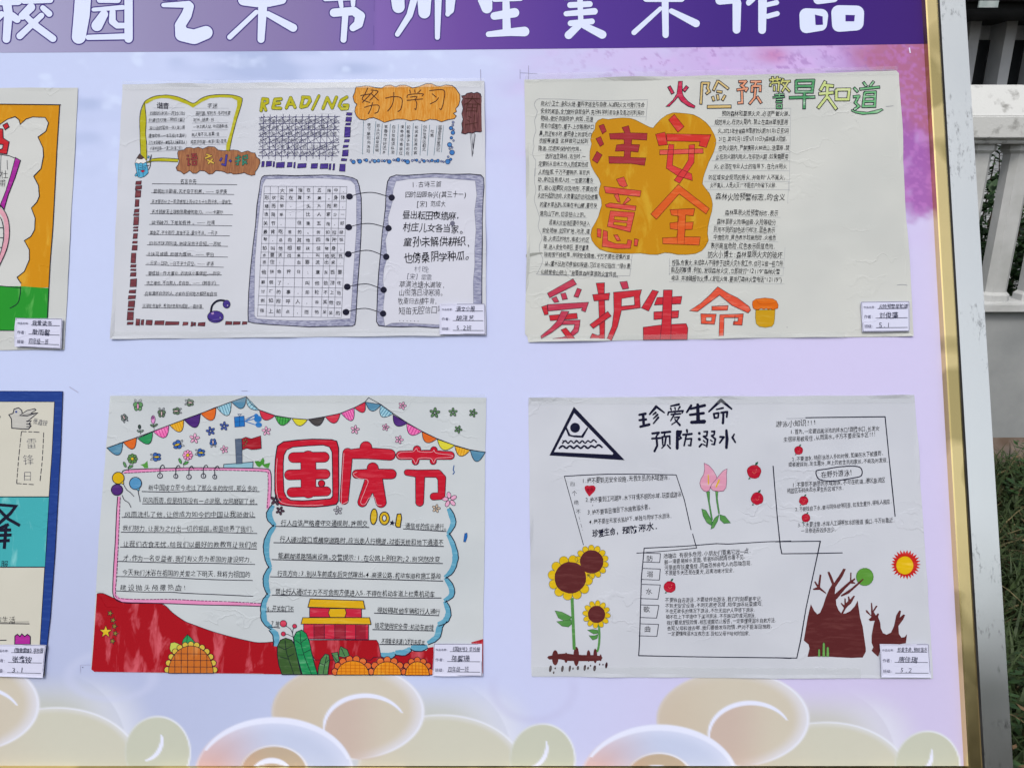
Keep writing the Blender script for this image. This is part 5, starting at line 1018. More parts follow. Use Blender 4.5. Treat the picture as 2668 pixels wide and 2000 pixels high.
a.fill(outer, PINK, 1); a.fill([(318, 390), (352, 380), (345, 500), (335, 700), (325, 900), (315, 1100), (300, 1300), (305, 1440), (340, 1475), (500, 1490), (800, 1495), (1100, 1502), (1400, 1512), (1700, 1530), (1878, 1535), (1870, 1565), (1700, 1555), (1400, 1552), (1100, 1545), (800, 1530), (500, 1525), (380, 1522), (310, 1490), (275, 1450), (272, 1300), (285, 1050), (300, 800), (308, 600)], PINK, 1)
a.stroke([(372, 125), (430, 95), (800, 82), (1100, 74), (1400, 75), (1700, 78), (1900, 84), (1955, 95), (1976, 140), (1980, 250), (1975, 400)], 9, BK, 3, smooth=True); a.stroke([(322, 385), (308, 600), (298, 850), (282, 1100), (272, 1300), (272, 1430), (300, 1490), (370, 1522), (600, 1530), (900, 1538), (1200, 1550), (1500, 1556), (1870, 1566)], 9, BK, 3, smooth=True)
PUR = ink((90, 34, 82))
a.dashes([(395, 132), (600, 122), (900, 106), (1200, 100), (1600, 104), (1920, 118), (1942, 160), (1945, 300), (1935, 510)], 7, PUR, 3, 26, 14); a.dashes([(350, 395), (342, 600), (330, 900), (312, 1250), (300, 1400), (330, 1475), (600, 1492), (900, 1490), (1200, 1505), (1600, 1520), (1875, 1536)], 7, PUR, 3, 26, 14)
for x, y, rx in ((780, 160, 26), (950, 165, 22), (1092, 172, 24), (1248, 162, 24), (1370, 172, 21)):
    a.disc(x, y, rx, ink((202, 206, 214)), 4, n=14, edge=BK, ew=9); a.stroke([(x, y + 10), (x, y - 70), (x + 12, y - 105), (x + 35, y - 115), (x + 48, y - 88)], 8, BK, 6, smooth=True)
done(a)
a = part('handwriting', pc, VN3)
for t_, x0, x1, y, dy in [('新中国成立至今走过了那么多的坎坷,那么多的', 655, 1830, 285, 15), ('风风雨雨,但是祖国没有一点退缩,坎坷磨砺了他,', 590, 1830, 425, 15), ('风雨洗礼了他,让他成为如今的中国让我骄傲让', 395, 1805, 575, 5), ('我们努力,让我为之付出一切的祖国。祖国培养了我们,', 375, 1800, 725, 10), ('让我们衣食无忧,给我们以最好的教教育让我们成', 380, 1825, 895, 10), ('才,作为一名受益者,我们有义务为祖国的建设努力.', 380, 1780, 1045, 20), ('今天我们沐浴在祖国的关爱之下明天,我将为祖国的', 370, 1755, 1200, 25), ('建设抛头颅撒热血!', 340, 1070, 1365, 0)]: a.hw(t_, x0, y, x1, y + dy, 66, PEN, off=-.004)
for st in ([(585, 330), (900, 335), (1250, 325), (1850, 330)], [(590, 462), (1200, 465), (1830, 470)], [(370, 608), (1000, 615), (1806, 610)], [(360, 768), (900, 772), (1300, 770), (1825, 782)], [(350, 928), (900, 935), (1300, 940), (1822, 948)], [(330, 1082), (900, 1098), (1300, 1102), (1802, 1115)], [(320, 1245), (900, 1258), (1100, 1268), (1400, 1280), (1776, 1288)], [(308, 1400), (600, 1412), (900, 1415), (1050, 1425), (1350, 1438), (1782, 1458)]): a.stroke(st, 8, BK, 3, smooth=True, wob=.12)
a.view(*VN4)
for t_, x0, x1, y, dy, in [('行人应该严格遵守交通规则,按照交', 195, 1025, 190, 5), ('通信号的指示通行。', 1390, 1785, 215, 15), ('行人通过路口或横穿道路时,应当走人行横道,过街天桥和地下通道不', 185, 1755, 345, 35), ('能翻越道路隔离设施。交警提示:1.在公路上别狂跑;2.别突然改变', 168, 1720, 505, 35), ('行走方向;3.别从车前或车后突然蹿出。4.高速公路,机动车道和施工路段', 160, 1730, 670, 30), ('禁止行人通过千万不可贪图方便进入5.不得在机动车道上拦乘机动车', 140, 1672, 845, 30)]: a.hw(t_, x0, y, x1, y + dy, 58, PEN, off=.003)
for st in ([(140, 222), (600, 228), (1040, 232)], [(1368, 246), (1780, 270)], [(125, 378), (900, 392), (1755, 414)], [(108, 540), (900, 560), (1745, 578)], [(92, 705), (900, 722), (1748, 746)], [(110, 880), (700, 892), (1300, 908), (1732, 908)]): a.stroke(st, 8, BK, 3, wob=.12)
a.view(*VN6)
for t_, x0, x1, y, dy in [('6.开关车门不', 60, 318, 200, 0), ('7.接', 100, 180, 345, 5), ('得妨碍其他车辆和行人通行', 1118, 1725, 212, 18), ('规定使用安全带:机动车前排', 1095, 1660, 362, 20), ('不得乘坐未满12岁的未成年', 1155, 1575, 512, 10)]: a.hw(t_, x0, y, x1, y + dy, 58, PEN, off=.003)
for st in ([(48, 228), (315, 228)], [(75, 372), (182, 384)], [(1090, 242), (1710, 266)], [(1075, 400), (1660, 412)], [(1142, 542), (1580, 546)]): a.stroke(st, 8, BK, 3)
done(a)
a = part('blue_ribbon_border', pc, VN4)
def ribbon(c, w):
    p = spline(c, False, 6); n = len(p); L = []; Rr = []
    for i, q in enumerate(p):
        d = p[min(n - 1, i + 1)] - p[max(0, i - 1)]; d = d / max(1e-6, np.hypot(*d)); m = np.array((-d[1], d[0])); k = w * (.55 + .45 * math.sin(math.pi * min(1, max(0, i / (n - 1))))) * random.uniform(.9, 1.1); L.append(tuple(q + m * k)); Rr.append(tuple(q - m * k))
    a.fill(L + Rr[::-1], TEAL, 1); return L, Rr
for c in ([(122, 22), (85, 90), (92, 150), (140, 215)], [(140, 215), (82, 300), (55, 400), (62, 520), (95, 615)], [(95, 615), (55, 700), (55, 790), (80, 870)], [(80, 870), (35, 950), (28, 1040), (40, 1130), (110, 1200)], [(1800, 50), (1835, 130), (1845, 200), (1795, 295)], [(1795, 295), (1845, 400), (1868, 520), (1835, 640), (1765, 710)], [(1770, 715), (1825, 800), (1830, 880), (1760, 935)], [(1765, 940), (1800, 1040), (1775, 1120), (1700, 1160)]):
    L_, R_ = ribbon(c, 28); a.stroke(L_ if c[0][0] < 400 else R_, 9, BK, 3)
a.view(*VN6)
for c in ([(90, 395), (140, 440), (150, 500), (140, 560)], [(1775, 310), (1720, 370), (1690, 470), (1600, 530)], [(1600, 560), (1520, 580), (1440, 570)], [(1440, 580), (1380, 620), (1290, 620)], [(1290, 625), (1240, 650), (1150, 640)]):
    L_, R_ = ribbon(c, 30); a.stroke(R_ if c[0][0] > 400 else L_, 9, BK, 3)
done(a)
a = part('painted_gate', pc, VN6); GY = ink((214, 168, 34), kind='marker', c2=(220, 184, 70)); GR = ink((192, 42, 66), kind='marker', c2=(208, 92, 108)); GR2 = ink((150, 38, 54), kind='marker', c2=(170, 74, 86))
a.fill([(430, 500), (1110, 500), (1130, 530), (1155, 660), (1085, 665), (1060, 690), (520, 690)], REDH, 4, edge=BK, ew=5)
a.fill([(412, 345), (1035, 350), (1035, 495), (412, 488)], GR, 5, edge=BK, ew=6)
for i in range(5):
    x = 512 + i * 100; a.stroke([(x, 350), (x, 492)], 5, BK, 8)
    if i % 2 == 0: a.fill([(x + 4, 355), (x + 96, 355), (x + 96, 488), (x + 4, 486)], GR2, 7)
a.fill([(404, 285), (1045, 285), (1060, 350), (388, 345)], GY, 6, edge=BK, ew=7); a.fill([(470, 190), (968, 200), (968, 284), (470, 280)], GR, 5, edge=BK, ew=6); a.fill([(665, 198), (810, 198), (822, 240), (808, 282), (668, 282), (650, 240)], GY, 7, edge=BK, ew=6); a.fill([(475, 105), (985, 122), (1002, 200), (454, 184)], GY, 7, edge=BK, ew=7)
done(a)
a = part('green_leaves', pc, VN6); LG = ink((62, 92, 52), kind='marker', c2=(92, 116, 80)); LG2 = ink((38, 138, 84), kind='marker', c2=(100, 176, 130)); LG3 = ink((80, 128, 78), kind='marker', c2=(130, 168, 130))
a.fill([(205, 830), (175, 740), (160, 640), (162, 560), (190, 500), (240, 480), (300, 500), (335, 560), (350, 650), (370, 750), (390, 830)], LG, 6, edge=BK, ew=7); a.fill([(400, 830), (375, 740), (350, 650), (325, 540), (318, 470), (345, 420), (395, 402), (440, 440), (470, 520), (490, 620), (520, 740), (548, 830)], LG2, 7, edge=BK, ew=7); a.fill([(550, 830), (555, 760), (580, 680), (620, 632), (655, 640), (662, 700), (650, 780), (645, 830)], LG3, 7, edge=BK, ew=7)
a.fill([(680, 625), (740, 615), (755, 700), (720, 720), (700, 680)], LG3, 7, edge=BK, ew=6); a.fill([(768, 560), (830, 590), (855, 650), (800, 665), (752, 655), (755, 600)], LG3, 7, edge=BK, ew=6)
for st in ([(235, 500), (250, 620), (290, 740), (320, 828)], [(175, 560), (230, 590)], [(230, 590), (300, 560)], [(190, 660), (260, 680)], [(262, 660), (320, 630)], [(380, 420), (390, 540), (430, 680), (490, 828)], [(335, 500), (390, 540)], [(392, 520), (445, 480)], [(360, 640), (415, 640)], [(420, 620), (480, 590)], [(635, 650), (615, 740), (600, 828)], [(570, 720), (618, 740)], [(620, 720), (655, 690)], [(690, 640), (735, 700)], [(775, 580), (810, 655)]): a.stroke(st, 5, BK, 10, smooth=True)
a.stroke([(320, 550), (310, 460), (290, 400), (235, 360)], 5, BK, 5, smooth=True); a.stroke([(305, 440), (310, 400), (325, 370)], 5, BK, 5); a.stroke([(310, 470), (260, 445), (225, 440)], 5, BK, 5)
BER = ink((196, 56, 84), kind='marker'); a.disc(218, 342, 32, BER, 6, edge=BK, ew=5); a.disc(326, 366, 20, BER, 6, edge=BK, ew=5); a.disc(218, 440, 21, BER, 6, edge=BK, ew=5)
done(a)
SFO = ink((226, 140, 36), kind='wash', c2=(232, 170, 60)); PET = ink((214, 104, 52), kind='marker', c2=(224, 134, 80)); SFB = ink((196, 110, 48), kind='wash', c2=(212, 140, 80)); PETY = ink((206, 180, 72), kind='marker')
def halfflower(v, cx, cy, rx, ry, fill, pet, npet, pr, base, grid=None):
    b = part('painted_sunflower', pc, v); 
    for i in range(npet):
        t = math.pi * (i + .5) / npet; b.disc(cx + (rx + pr * .5) * math.cos(t), cy - (ry + pr * .5) * math.sin(t), pr, pet, 8, edge=BK, ew=6, n=12)
    pts = [(cx + rx * math.cos(math.pi * k / 18), cy - ry * math.sin(math.pi * k / 18)) for k in range(19)]
    b.fill(pts, fill, 10, edge=BK, ew=7); g_ = grid or ink((186, 96, 20))
    for k in range(1, 7):
        x = cx - rx + 2 * rx * k / 7; h = ry * math.sqrt(max(0, 1 - ((x - cx) / rx) ** 2)); b.stroke([(x, cy), (x, cy - h)], 6 if grid else 4, g_, 12)
    for k in range(1, 4):
        y = cy - ry * k / 4.2; w_ = rx * math.sqrt(1 - ((cy - y) / ry) ** 2); b.stroke([(cx - w_, y), (cx + w_, y + 4)], 6 if grid else 4, g_, 12)
    done(b)
b = part('flower_leaf', pc, VN5); b.fill([(1085, 640), (1100, 590), (1148, 535), (1200, 585), (1240, 635), (1160, 660)], ink((50, 150, 90), kind='marker'), 4, edge=BK, ew=6); b.stroke([(1148, 540), (1140, 650)], 5, BK, 6); b.fill([(955, 635), (1000, 625), (1065, 650), (1040, 700), (990, 720), (960, 740), (945, 700)], ink((190, 200, 90), kind='marker'), 4, edge=BK, ew=5); done(b)
halfflower(VN5, 1190, 980, 258, 315, SFB, PETY, 13, 34, 980, BK)
halfflower(VN6, 885, 832, 155, 135, SFO, PET, 8, 34, 832); halfflower(VN6, 1215, 832, 135, 125, SFO, PET, 7, 34, 832); halfflower(VN6, 1503, 836, 115, 130, SFO, PET, 7, 30, 836)
# little flowers, butterflies, balloons, flagpole
def flower5(nm, v, x, y, r, m, rot=0, cen=None):
    b = part(nm, pc, v)
    for k in range(5): t = rot + k * 2 * math.pi / 5; b.disc(x + r * .6 * math.sin(t), y - r * .6 * math.cos(t), r * .27, m, 3, ry=r * .44, rot=t, n=10, edge=BK, ew=4.5)
    if cen: b.disc(x, y, r * .22, cen, 6, n=10, edge=BK, ew=4)
    done(b)
FP = ink((222, 164, 196), kind='marker'); FB = ink((66, 88, 160), kind='marker'); FG = ink((92, 128, 88), kind='marker'); FK = ink((80, 60, 70))
for x, y, r_, m in ((1012, 560, 56, FP), (1190, 478, 50, FB), (1340, 424, 50, FB), (1808, 478, 50, FP), (1342, 682, 44, FP)): flower5('painted_flower', VN1, x, y, r_, m, random.uniform(-.3, .3))
for x, y, r_, m in ((1360, 135, 38, FP), (905, 365, 42, FP), (1198, 342, 34, FP), (1328, 460, 40, FP), (1670, 203, 50, FG), (1845, 198, 42, FG), (2038, 205, 40, FG), (1895, 362, 38, FG), (1812, 1035, 72, FP), (145, 1040, 52, FK), (186, 1140, 42, FK), (742, 1138, 42, ink((170, 170, 180))), (1684, 1120, 40, ink((200, 180, 160)))): flower5('painted_flower', VN2, x, y, r_, m, random.uniform(-.3, .5))
def butterfly(x, y, s, m, rot=0, body=None):
    b = part('painted_butterfly', pc, VN1); c, n_ = math.cos(rot), math.sin(rot); T = lambda u, v: (x + s * (u * c - v * n_), y + s * (u * n_ + v * c))
    for u, v, rx, ry, t in ((-.42, -.3, .34, .42, .5), (.42, -.3, .34, .42, -.5), (-.34, .38, .26, .36, -.4), (.34, .38, .26, .36, .4)):
        px, py = T(u, v); b.disc(px, py, rx * s, m, 3, ry=ry * s, rot=t + rot, n=12, edge=BK, ew=4.5)
    px, py = T(0, 0); b.disc(px, py, .16 * s, body or ink((220, 190, 190)), 6, ry=.5 * s, rot=rot, n=12, edge=BK, ew=4)
    for q in (-1, 1): b.stroke([T(0, -.5), T(q * .2, -.95), T(q * .5, -1.15), T(q * .55, -.85), T(q * .38, -.9)], 4, BK, 5, smooth=True)
    done(b)
GB = ink((92, 116, 92), kind='marker'); BB = ink((52, 92, 164), kind='marker')
butterfly(386, 205, 68, ink((96, 146, 96), kind='marker'), 0, ink((230, 160, 200))); butterfly(232, 328, 48, ink((110, 122, 118), kind='marker'), 2.7); butterfly(648, 285, 56, GB, 0); butterfly(810, 258, 52, GB, 1.5); butterfly(965, 165, 52, GB, -1.5)
butterfly(820, 630, 64, BB, 1.3, YS); butterfly(595, 765, 62, BB, -1.6, YS); butterfly(1085, 718, 58, BB, -1.5, YS); butterfly(1218, 600, 50, BB, 3.1)
for (x, y, m, lf) in ((325, 785, ink((96, 140, 80), kind='marker'), ink((90, 140, 90), kind='marker')), (938, 745, ink((232, 150, 194), kind='marker'), ink((80, 150, 80), kind='marker'))):
    b = part('painted_stem_flower', pc, VN1)
    for k in range(8): t = k * math.pi / 4; b.disc(x + 38 * math.sin(t), y - 38 * math.cos(t), 19, m, 4, n=10, edge=BK, ew=4.5)
    b.disc(x, y, 34, m, 5, n=12); b.disc(x, y, 18, YS, 6, n=12, edge=BK, ew=5)
    b.stroke([(x - 20, y + 50), (x - 45, y + 100), (x - 45, y + 140)], 4, BK, 3, smooth=True); b.disc(x - 85, y + 65, 14, lf, 3, ry=34, rot=-.4, n=10, edge=BK, ew=4); b.disc(x - 22, y + 88, 14, lf, 3, ry=34, rot=1.1, n=10, edge=BK, ew=4); done(b)
b = part('painted_rose', pc, VN1); b.disc(554, 352, 22, ink((214, 140, 200), kind='marker'), 3, ry=46, edge=BK, ew=5); b.disc(548, 330, 14, ink((150, 90, 150)), 5, n=10, edge=BK, ew=4); b.stroke([(556, 398), (566, 465)], 5, BK, 2); b.disc(545, 420, 12, GB, 3, ry=26, rot=-1.1, n=10, edge=BK, ew=4); b.disc(580, 415, 12, GB, 3, ry=28, rot=1, n=10, edge=BK, ew=4)
b.disc(403, 432, 16, ink((60, 76, 70)), 3, ry=24, edge=BK, ew=4); b.stroke([(406, 450), (415, 515)], 5, BK, 2); b.disc(392, 480, 11, ink((120, 140, 130)), 3, ry=20, rot=-1, n=10, edge=BK, ew=4); b.disc(428, 480, 11, ink((120, 140, 130)), 3, ry=22, rot=1, n=10, edge=BK, ew=4); done(b)
b = part('green_tuft', pc, VN1); TG = ink((84, 148, 66), kind='marker')
b.fill([(412, 850), (455, 840), (490, 808), (498, 888), (455, 888), (440, 865)], TG, 2); b.fill([(1676, 812), (1710, 808), (1738, 815), (1770, 772), (1785, 800), (1780, 845), (1850, 828), (1830, 890), (1790, 880), (1760, 850), (1730, 880), (1700, 860)], ink((70, 140, 56), kind='marker'), 2); done(b)
b = part('blue_gift_and_balloons', pc, VN1); GBL = ink((40, 112, 186), kind='marker', c2=(80, 140, 200)); e_ = ink((30, 60, 120))
b.fill([(1452, 325), (1560, 312), (1568, 425), (1458, 435)], GBL, 2, edge=e_, ew=5); b.stroke([(1508, 318), (1512, 430)], 4, e_, 4); b.stroke([(1455, 378), (1565, 370)], 4, e_, 4); b.stroke([(1510, 315), (1490, 290), (1530, 290), (1510, 315)], 4, e_, 4)
for x, y, rx, ry in ((1695, 308, 24, 22), (1712, 345, 42, 38), (1722, 410, 36, 28)): b.disc(x, y, rx, GBL, 4, ry=ry); b.stroke([(1568, 370), (x - rx, y)], 9, GBL, 2); b.stroke([(1568, 350), (1640, 320), (1690, 300)], 4, e_, 3)
done(b)
b = part('painted_flagpole', pc, VN1); SL = ink((86, 100, 124), kind='marker', c2=(110, 122, 142))
b.fill([(1335, 848), (1660, 820), (1658, 888), (1335, 884)], ink((140, 182, 200), kind='marker', c2=(176, 206, 216)), 2, edge=ink((40, 60, 80)), ew=8); b.fill([(1462, 568), (1535, 562), (1540, 838), (1474, 842)], SL, 4, edge=ink((50, 58, 78)), ew=4)
b.fill([(1535, 565), (1580, 545), (1640, 565), (1700, 545), (1745, 532), (1752, 670), (1700, 680), (1640, 684), (1590, 668), (1542, 685)], ink((160, 30, 44), kind='marker'), 4, edge=BK, ew=6)
for x, y in ((1560, 585), (1580, 572), (1592, 596), (1580, 620), (1560, 640)): b.disc(x, y, 11, ink((150, 110, 60)), 6, n=5, edge=BK, ew=4)
done(b)
b = part('painted_balloon', pc, VN3)
for x, y, rx, ry, m in ((316, 312, 62, 60, ink((80, 44, 116), kind='marker')), (330, 185, 64, 64, ink((210, 170, 30), kind='marker')), (516, 242, 66, 66, ink((84, 144, 190), kind='marker', c2=(130, 174, 206)))): b.disc(x, y, rx, m, 4, ry=ry, edge=BK, ew=8)
b.disc(376, 236, 14, YS, 6, n=8, edge=BK, ew=5); b.disc(545, 308, 14, TEAL, 6, n=6, edge=BK, ew=5)
for st in ([(385, 250), (420, 310), (460, 340), (498, 382)], [(372, 370), (395, 420), (440, 450), (466, 500)], [(545, 320), (550, 360), (560, 400), (565, 440)]): b.stroke(st, 7, BK, 5, smooth=True)
done(b)

tape(pb, 1368, 205, 2336, 186, 20, 3); tape(pb, 1380, 884, 2200, 874, 16, 5); tape(pc, 290, 1036, 1264, 1038, 22, 6)
# ============================================================ water-safety sheet (lower right)
VS1 = (1370, 1020, .28029); VS2 = (1960, 1040, .24124); VS3 = (1370, 1380, .23521); VS4 = (1640, 1390, .20508); VS5 = (2020, 1400, .22913); VS6 = (1460, 1210, .15371)
pd = poster([(1377, 1036), (1700, 1034), (2100, 1031), (2381, 1029), (2392, 1180), (2412, 1480), (2430, 1766), (2000, 1765), (1385, 1760), (1381, 1400)], 'water-safety sheet with a swimmer triangle, sunflowers and a bare brown tree', seed=14, c=(203, 206, 216), c2=(194, 197, 208))
NAVY = ink((28, 30, 52)); BRN = ink((92, 44, 46), kind='marker', c2=(108, 60, 60)); SUNY = ink((214, 178, 30), kind='marker', c2=(222, 192, 60)); LEAFG = ink((84, 140, 76), kind='marker', c2=(110, 160, 98)); APR = ink((176, 30, 52), kind='marker', c2=(196, 66, 80)); DG = ink((40, 90, 70)); THIN = ink((96, 104, 70))
a = part('swimmer_warning_triangle', pd, VS1)
a.fill([(446, 140), (918, 636), (740, 625), (219, 592)], NAVY, 1); a.fill([(449, 200), (812, 572), (805, 585), (262, 560)], ink((204, 206, 218)), 3)
a.disc(457, 335, 46, NAVY, 5); a.fill([(372, 312), (412, 398), (440, 405), (515, 408), (570, 330), (580, 340), (532, 428), (455, 425), (395, 412), (362, 330)], NAVY, 5)
for y, x0, x1, w_ in ((465, 340, 655, 14), (512, 310, 708, 18)):
    pts = [(x0 + (x1 - x0) * k / 12, y + (13 if k % 2 == 0 else -9) + (-8 if k > 9 else 0)) for k in range(13)]; a.stroke(pts, w_, NAVY, 5, smooth=True, wob=.2)
a.fill([(336, 446), (365, 460), (350, 478)], NAVY, 7)
done(a)
a = part('black_title_lettering', pd, VS1)
def nb(paths, k=1.18): a.blob([[(x, y, r * k) for x, y, r in p] for p in paths], NAVY, 1)
nb([[(1055, 215, 9), (1110, 205, 11)], [(1055, 265, 9), (1115, 258, 10)], [(1065, 325, 10), (1145, 305, 11)], [(1088, 212, 11), (1095, 310, 11)], [(1210, 140, 12), (1150, 210, 7)], [(1212, 140, 10), (1285, 195, 6)], [(1205, 195, 9), (1180, 215, 5)], [(1222, 215, 9), (1185, 250, 5)], [(1230, 240, 9), (1185, 295, 6)]])
nb([[(1420, 118, 10), (1345, 135, 6)], [(1345, 155, 7), (1350, 172, 5)], [(1385, 150, 7), (1388, 168, 5)], [(1430, 142, 8), (1415, 165, 5)], [(1318, 215, 6), (1325, 190, 7), (1460, 178, 8), (1450, 200, 5)], [(1350, 212, 7), (1435, 205, 7)], [(1385, 200, 7), (1345, 270, 5)], [(1380, 240, 6), (1425, 235, 7), (1400, 275, 6), (1355, 305, 5)], [(1385, 258, 6), (1430, 310, 9)]])
nb([[(1535, 130, 10), (1495, 190, 8)], [(1530, 160, 9), (1660, 128, 12)], [(1525, 215, 10), (1650, 200, 11)], [(1540, 285, 13), (1655, 278, 16)], [(1596, 122, 12), (1600, 275, 16)]])
nb([[(1810, 80, 13), (1700, 185, 7)], [(1815, 82, 13), (1910, 160, 7)], [(1770, 165, 6), (1830, 152, 8)], [(1745, 205, 8), (1790, 198, 8), (1785, 240, 7), (1752, 245, 8), (1745, 205, 8)], [(1815, 195, 9), (1870, 188, 9), (1865, 235, 8)], [(1835, 195, 9), (1830, 292, 10)]])
nb([[(1175, 388, 9), (1235, 380, 9), (1215, 410, 7)], [(1172, 435, 8), (1250, 430, 8)], [(1212, 420, 9), (1220, 500, 9), (1195, 552, 9)], [(1262, 380, 9), (1340, 372, 9)], [(1290, 385, 7), (1285, 410, 7)], [(1268, 425, 8), (1272, 495, 6)], [(1265, 420, 7), (1335, 412, 8), (1338, 490, 6)], [(1300, 430, 8), (1290, 495, 7), (1262, 525, 5)], [(1315, 495, 6), (1342, 525, 7)]])
nb([[(1408, 370, 12), (1405, 525, 12)], [(1410, 370, 10), (1440, 370, 10), (1425, 410, 8), (1442, 430, 8), (1412, 448, 8)], [(1495, 355, 8), (1498, 375, 8)], [(1460, 400, 8), (1540, 392, 9)], [(1490, 400, 8), (1470, 500, 7)], [(1490, 440, 7), (1538, 435, 7), (1530, 500, 8), (1510, 498, 6)]])
nb([[(1610, 385, 11), (1612, 388, 11)], [(1610, 440, 12), (1612, 443, 12)], [(1612, 510, 8), (1632, 488, 8)], [(1655, 372, 7), (1685, 370, 8), (1680, 410, 7), (1650, 415, 8), (1688, 445, 8), (1680, 510, 7)], [(1650, 455, 6), (1665, 470, 5)], [(1648, 490, 6), (1668, 500, 5)], [(1728, 370, 8), (1752, 368, 8), (1748, 400, 7), (1725, 410, 8), (1760, 440, 8), (1750, 490, 8), (1725, 488, 5)], [(1715, 450, 6), (1732, 462, 5)]])
nb([[(1862, 360, 10), (1868, 440, 13), (1862, 520, 11)], [(1805, 420, 9), (1838, 422, 9), (1800, 475, 7)], [(1935, 395, 6), (1918, 425, 9), (1945, 470, 7)]])
done(a)
a = part('ruled_boxes', pd, VS6)
for st, w_ in (([(66, 195), (400, 175), (800, 160), (1300, 158), (1960, 172)], 12), ([(66, 195), (390, 1355)], 10), ([(1960, 172), (2100, 600), (2212, 1100)], 12)): a.stroke(st, w_ * 1.25, NAVY, 1, wob=.12)
a.view(*VS4)
for st, w_ in (([(800, 0), (850, 178)], 9), ([(850, 178), (500, 212), (90, 244)], 8), ([(185, 180), (700, 155), (1100, 122), (1250, 128), (1750, 98), (2048, 90)], 9), ([(185, 180), (150, 560), (140, 900), (125, 1400), (115, 1542)], 10), ([(1895, 0), (1912, 150), (1930, 250), (2048, 250)], 9), ([(115, 1542), (700, 1555), (1200, 1562), (1900, 1570), (2048, 1576)], 10)): a.stroke(st, w_ * 1.25, NAVY, 1, wob=.12)
for x0, y0, x1, y1, sl in ((182, 240, 392, 362, 10), (172, 436, 390, 584, 12), (158, 638, 390, 826, 30), (145, 898, 372, 1066, 30), (135, 1138, 368, 1298, 22)): a.stroke([(x0, y0), (x1, y0 + 8)], 8, NAVY, 1); a.stroke([(x1, y0 + 8), (x1 - sl, y1)], 9, NAVY, 2); a.stroke([(x1 - sl, y1), (x0 - 15, y1 - 8)], 8, NAVY, 1)
a.view(*VS5)
for st, w_ in (([(0, 45), (220, 42), (508, 38)], 8), ([(508, 38), (480, 175), (345, 800), (285, 1160), (240, 1365)], 10), ([(45, 0), (52, 95), (70, 180), (400, 178), (758, 170)], 8), ([(0, 1360), (240, 1365)], 8)): a.stroke(st, w_ * 1.25, NAVY, 1, wob=.12)
a.view(*VS2)
for st, w_ in (([(575, 198), (900, 194), (1430, 188)], 9), ([(1430, 188), (1470, 600), (1505, 940), (1538, 1260)], 9), ([(222, 720), (240, 950), (270, 1300), (300, 1580), (315, 1658)], 9)): a.stroke(st, w_ * 1.25, NAVY, 1, wob=.12)
a.stroke([(365, 208), (580, 205)], 3, PENCIL, 1)
a.stroke([(700, 765), (800, 750), (900, 732), (1000, 722), (1100, 720), (1160, 735), (1182, 775), (1170, 825), (1100, 845), (1000, 862), (900, 878), (800, 880), (720, 862), (690, 820), (684, 785)], 11, NAVY, 2, smooth=True, closed=True)
done(a)
a = part('handwriting', pd, VS6)
for t_, x0, x1, y0, y1, sz in [('1.绝不要到无安全设施,无救生员的水域游泳.', 365, 1860, 275, 205, 96), ('2.绝不要到江河湖海,水下环境不明的水域,玩耍或游泳', 425, 2050, 600, 500, 92), ('3.绝不要盲目擅自下水施救溺水者。', 455, 1525, 810, 710, 92), ('4.绝不要在无家长监护下,单独与同学下水游泳.', 485, 1890, 970, 860, 88)]: a.hw(t_, x0, y0, x1, y1, sz, PEN, off=.003)
a.hw('珍爱生命,', 540, 1165, 990, 1110, 130, NAVY, off=.02); a.hw('预防溺水.', 1045, 1115, 1660, 1040, 128, NAVY, off=.02)
a.vw('四个绝不', 190, 250, 315, 870, 84, PEN, off=-.004); a.stroke([(315, 880), (325, 925)], 6, PEN, 2); a.disc(335, 955, 5, PEN, 2, n=6); a.stroke([(345, 1000), (365, 1065)], 6, PEN, 2); a.disc(375, 1105, 5, PEN, 2, n=6); a.disc(545, 690, 8, PEN, 2, n=6)
a.view(*VS4)
for t_, x0, x1, y0, y1, sz in [('池塘边 有很多危险,小朋友们要离它远一点.', 428, 1545, 280, 215, 66), ('脚一滑要是掉水里面,爸爸妈妈就再也看不见.', 440, 1475, 355, 285, 62), ('河里面有妖魔鬼怪,阴森恐怖会吃人的忽隐忽现.', 440, 1560, 428, 365, 62), ('不管是冬天还是在夏天,远离池塘才安全.', 448, 1335, 495, 460, 60), ('不要独自去游泳,不要结伴去游泳,我们时刻都要牢记.', 450, 1690, 840, 820, 62), ('不到无安全设施,不到无救援区域,结伴游泳玩耍嬉戏.', 450, 1700, 910, 885, 60), ('不在无家长的情况下游泳,不在无监护人带领下游泳.', 455, 1600, 980, 960, 58), ('被不在上下学途中下溪河游泳,不在路边的库河游泳.', 458, 1615, 1050, 1030, 58), ('我们要是发现险情,相互提醒劝止报告,一定要懂得溺水自救方法.', 470, 1870, 1125, 1090, 60), ('告知父母和谁去哪.我们要是发现险情,绝对不能盲目施救.', 475, 1815, 1198, 1170, 58), ('一定要懂得溺水互救方法,告知父母干啥何时回家.', 485, 1535, 1262, 1262, 58)]: a.hw(t_, x0, y0, x1, y1, sz, PEN, off=.003)
for ch, x, y in (('防', 255, 310), ('溺', 258, 508), ('水', 245, 728), ('歌', 215, 955), ('曲', 228, 1205)): a.char(ch, x, y, 84, PEN, 2, .0, random.gauss(0, .05))
a.view(*VS2)
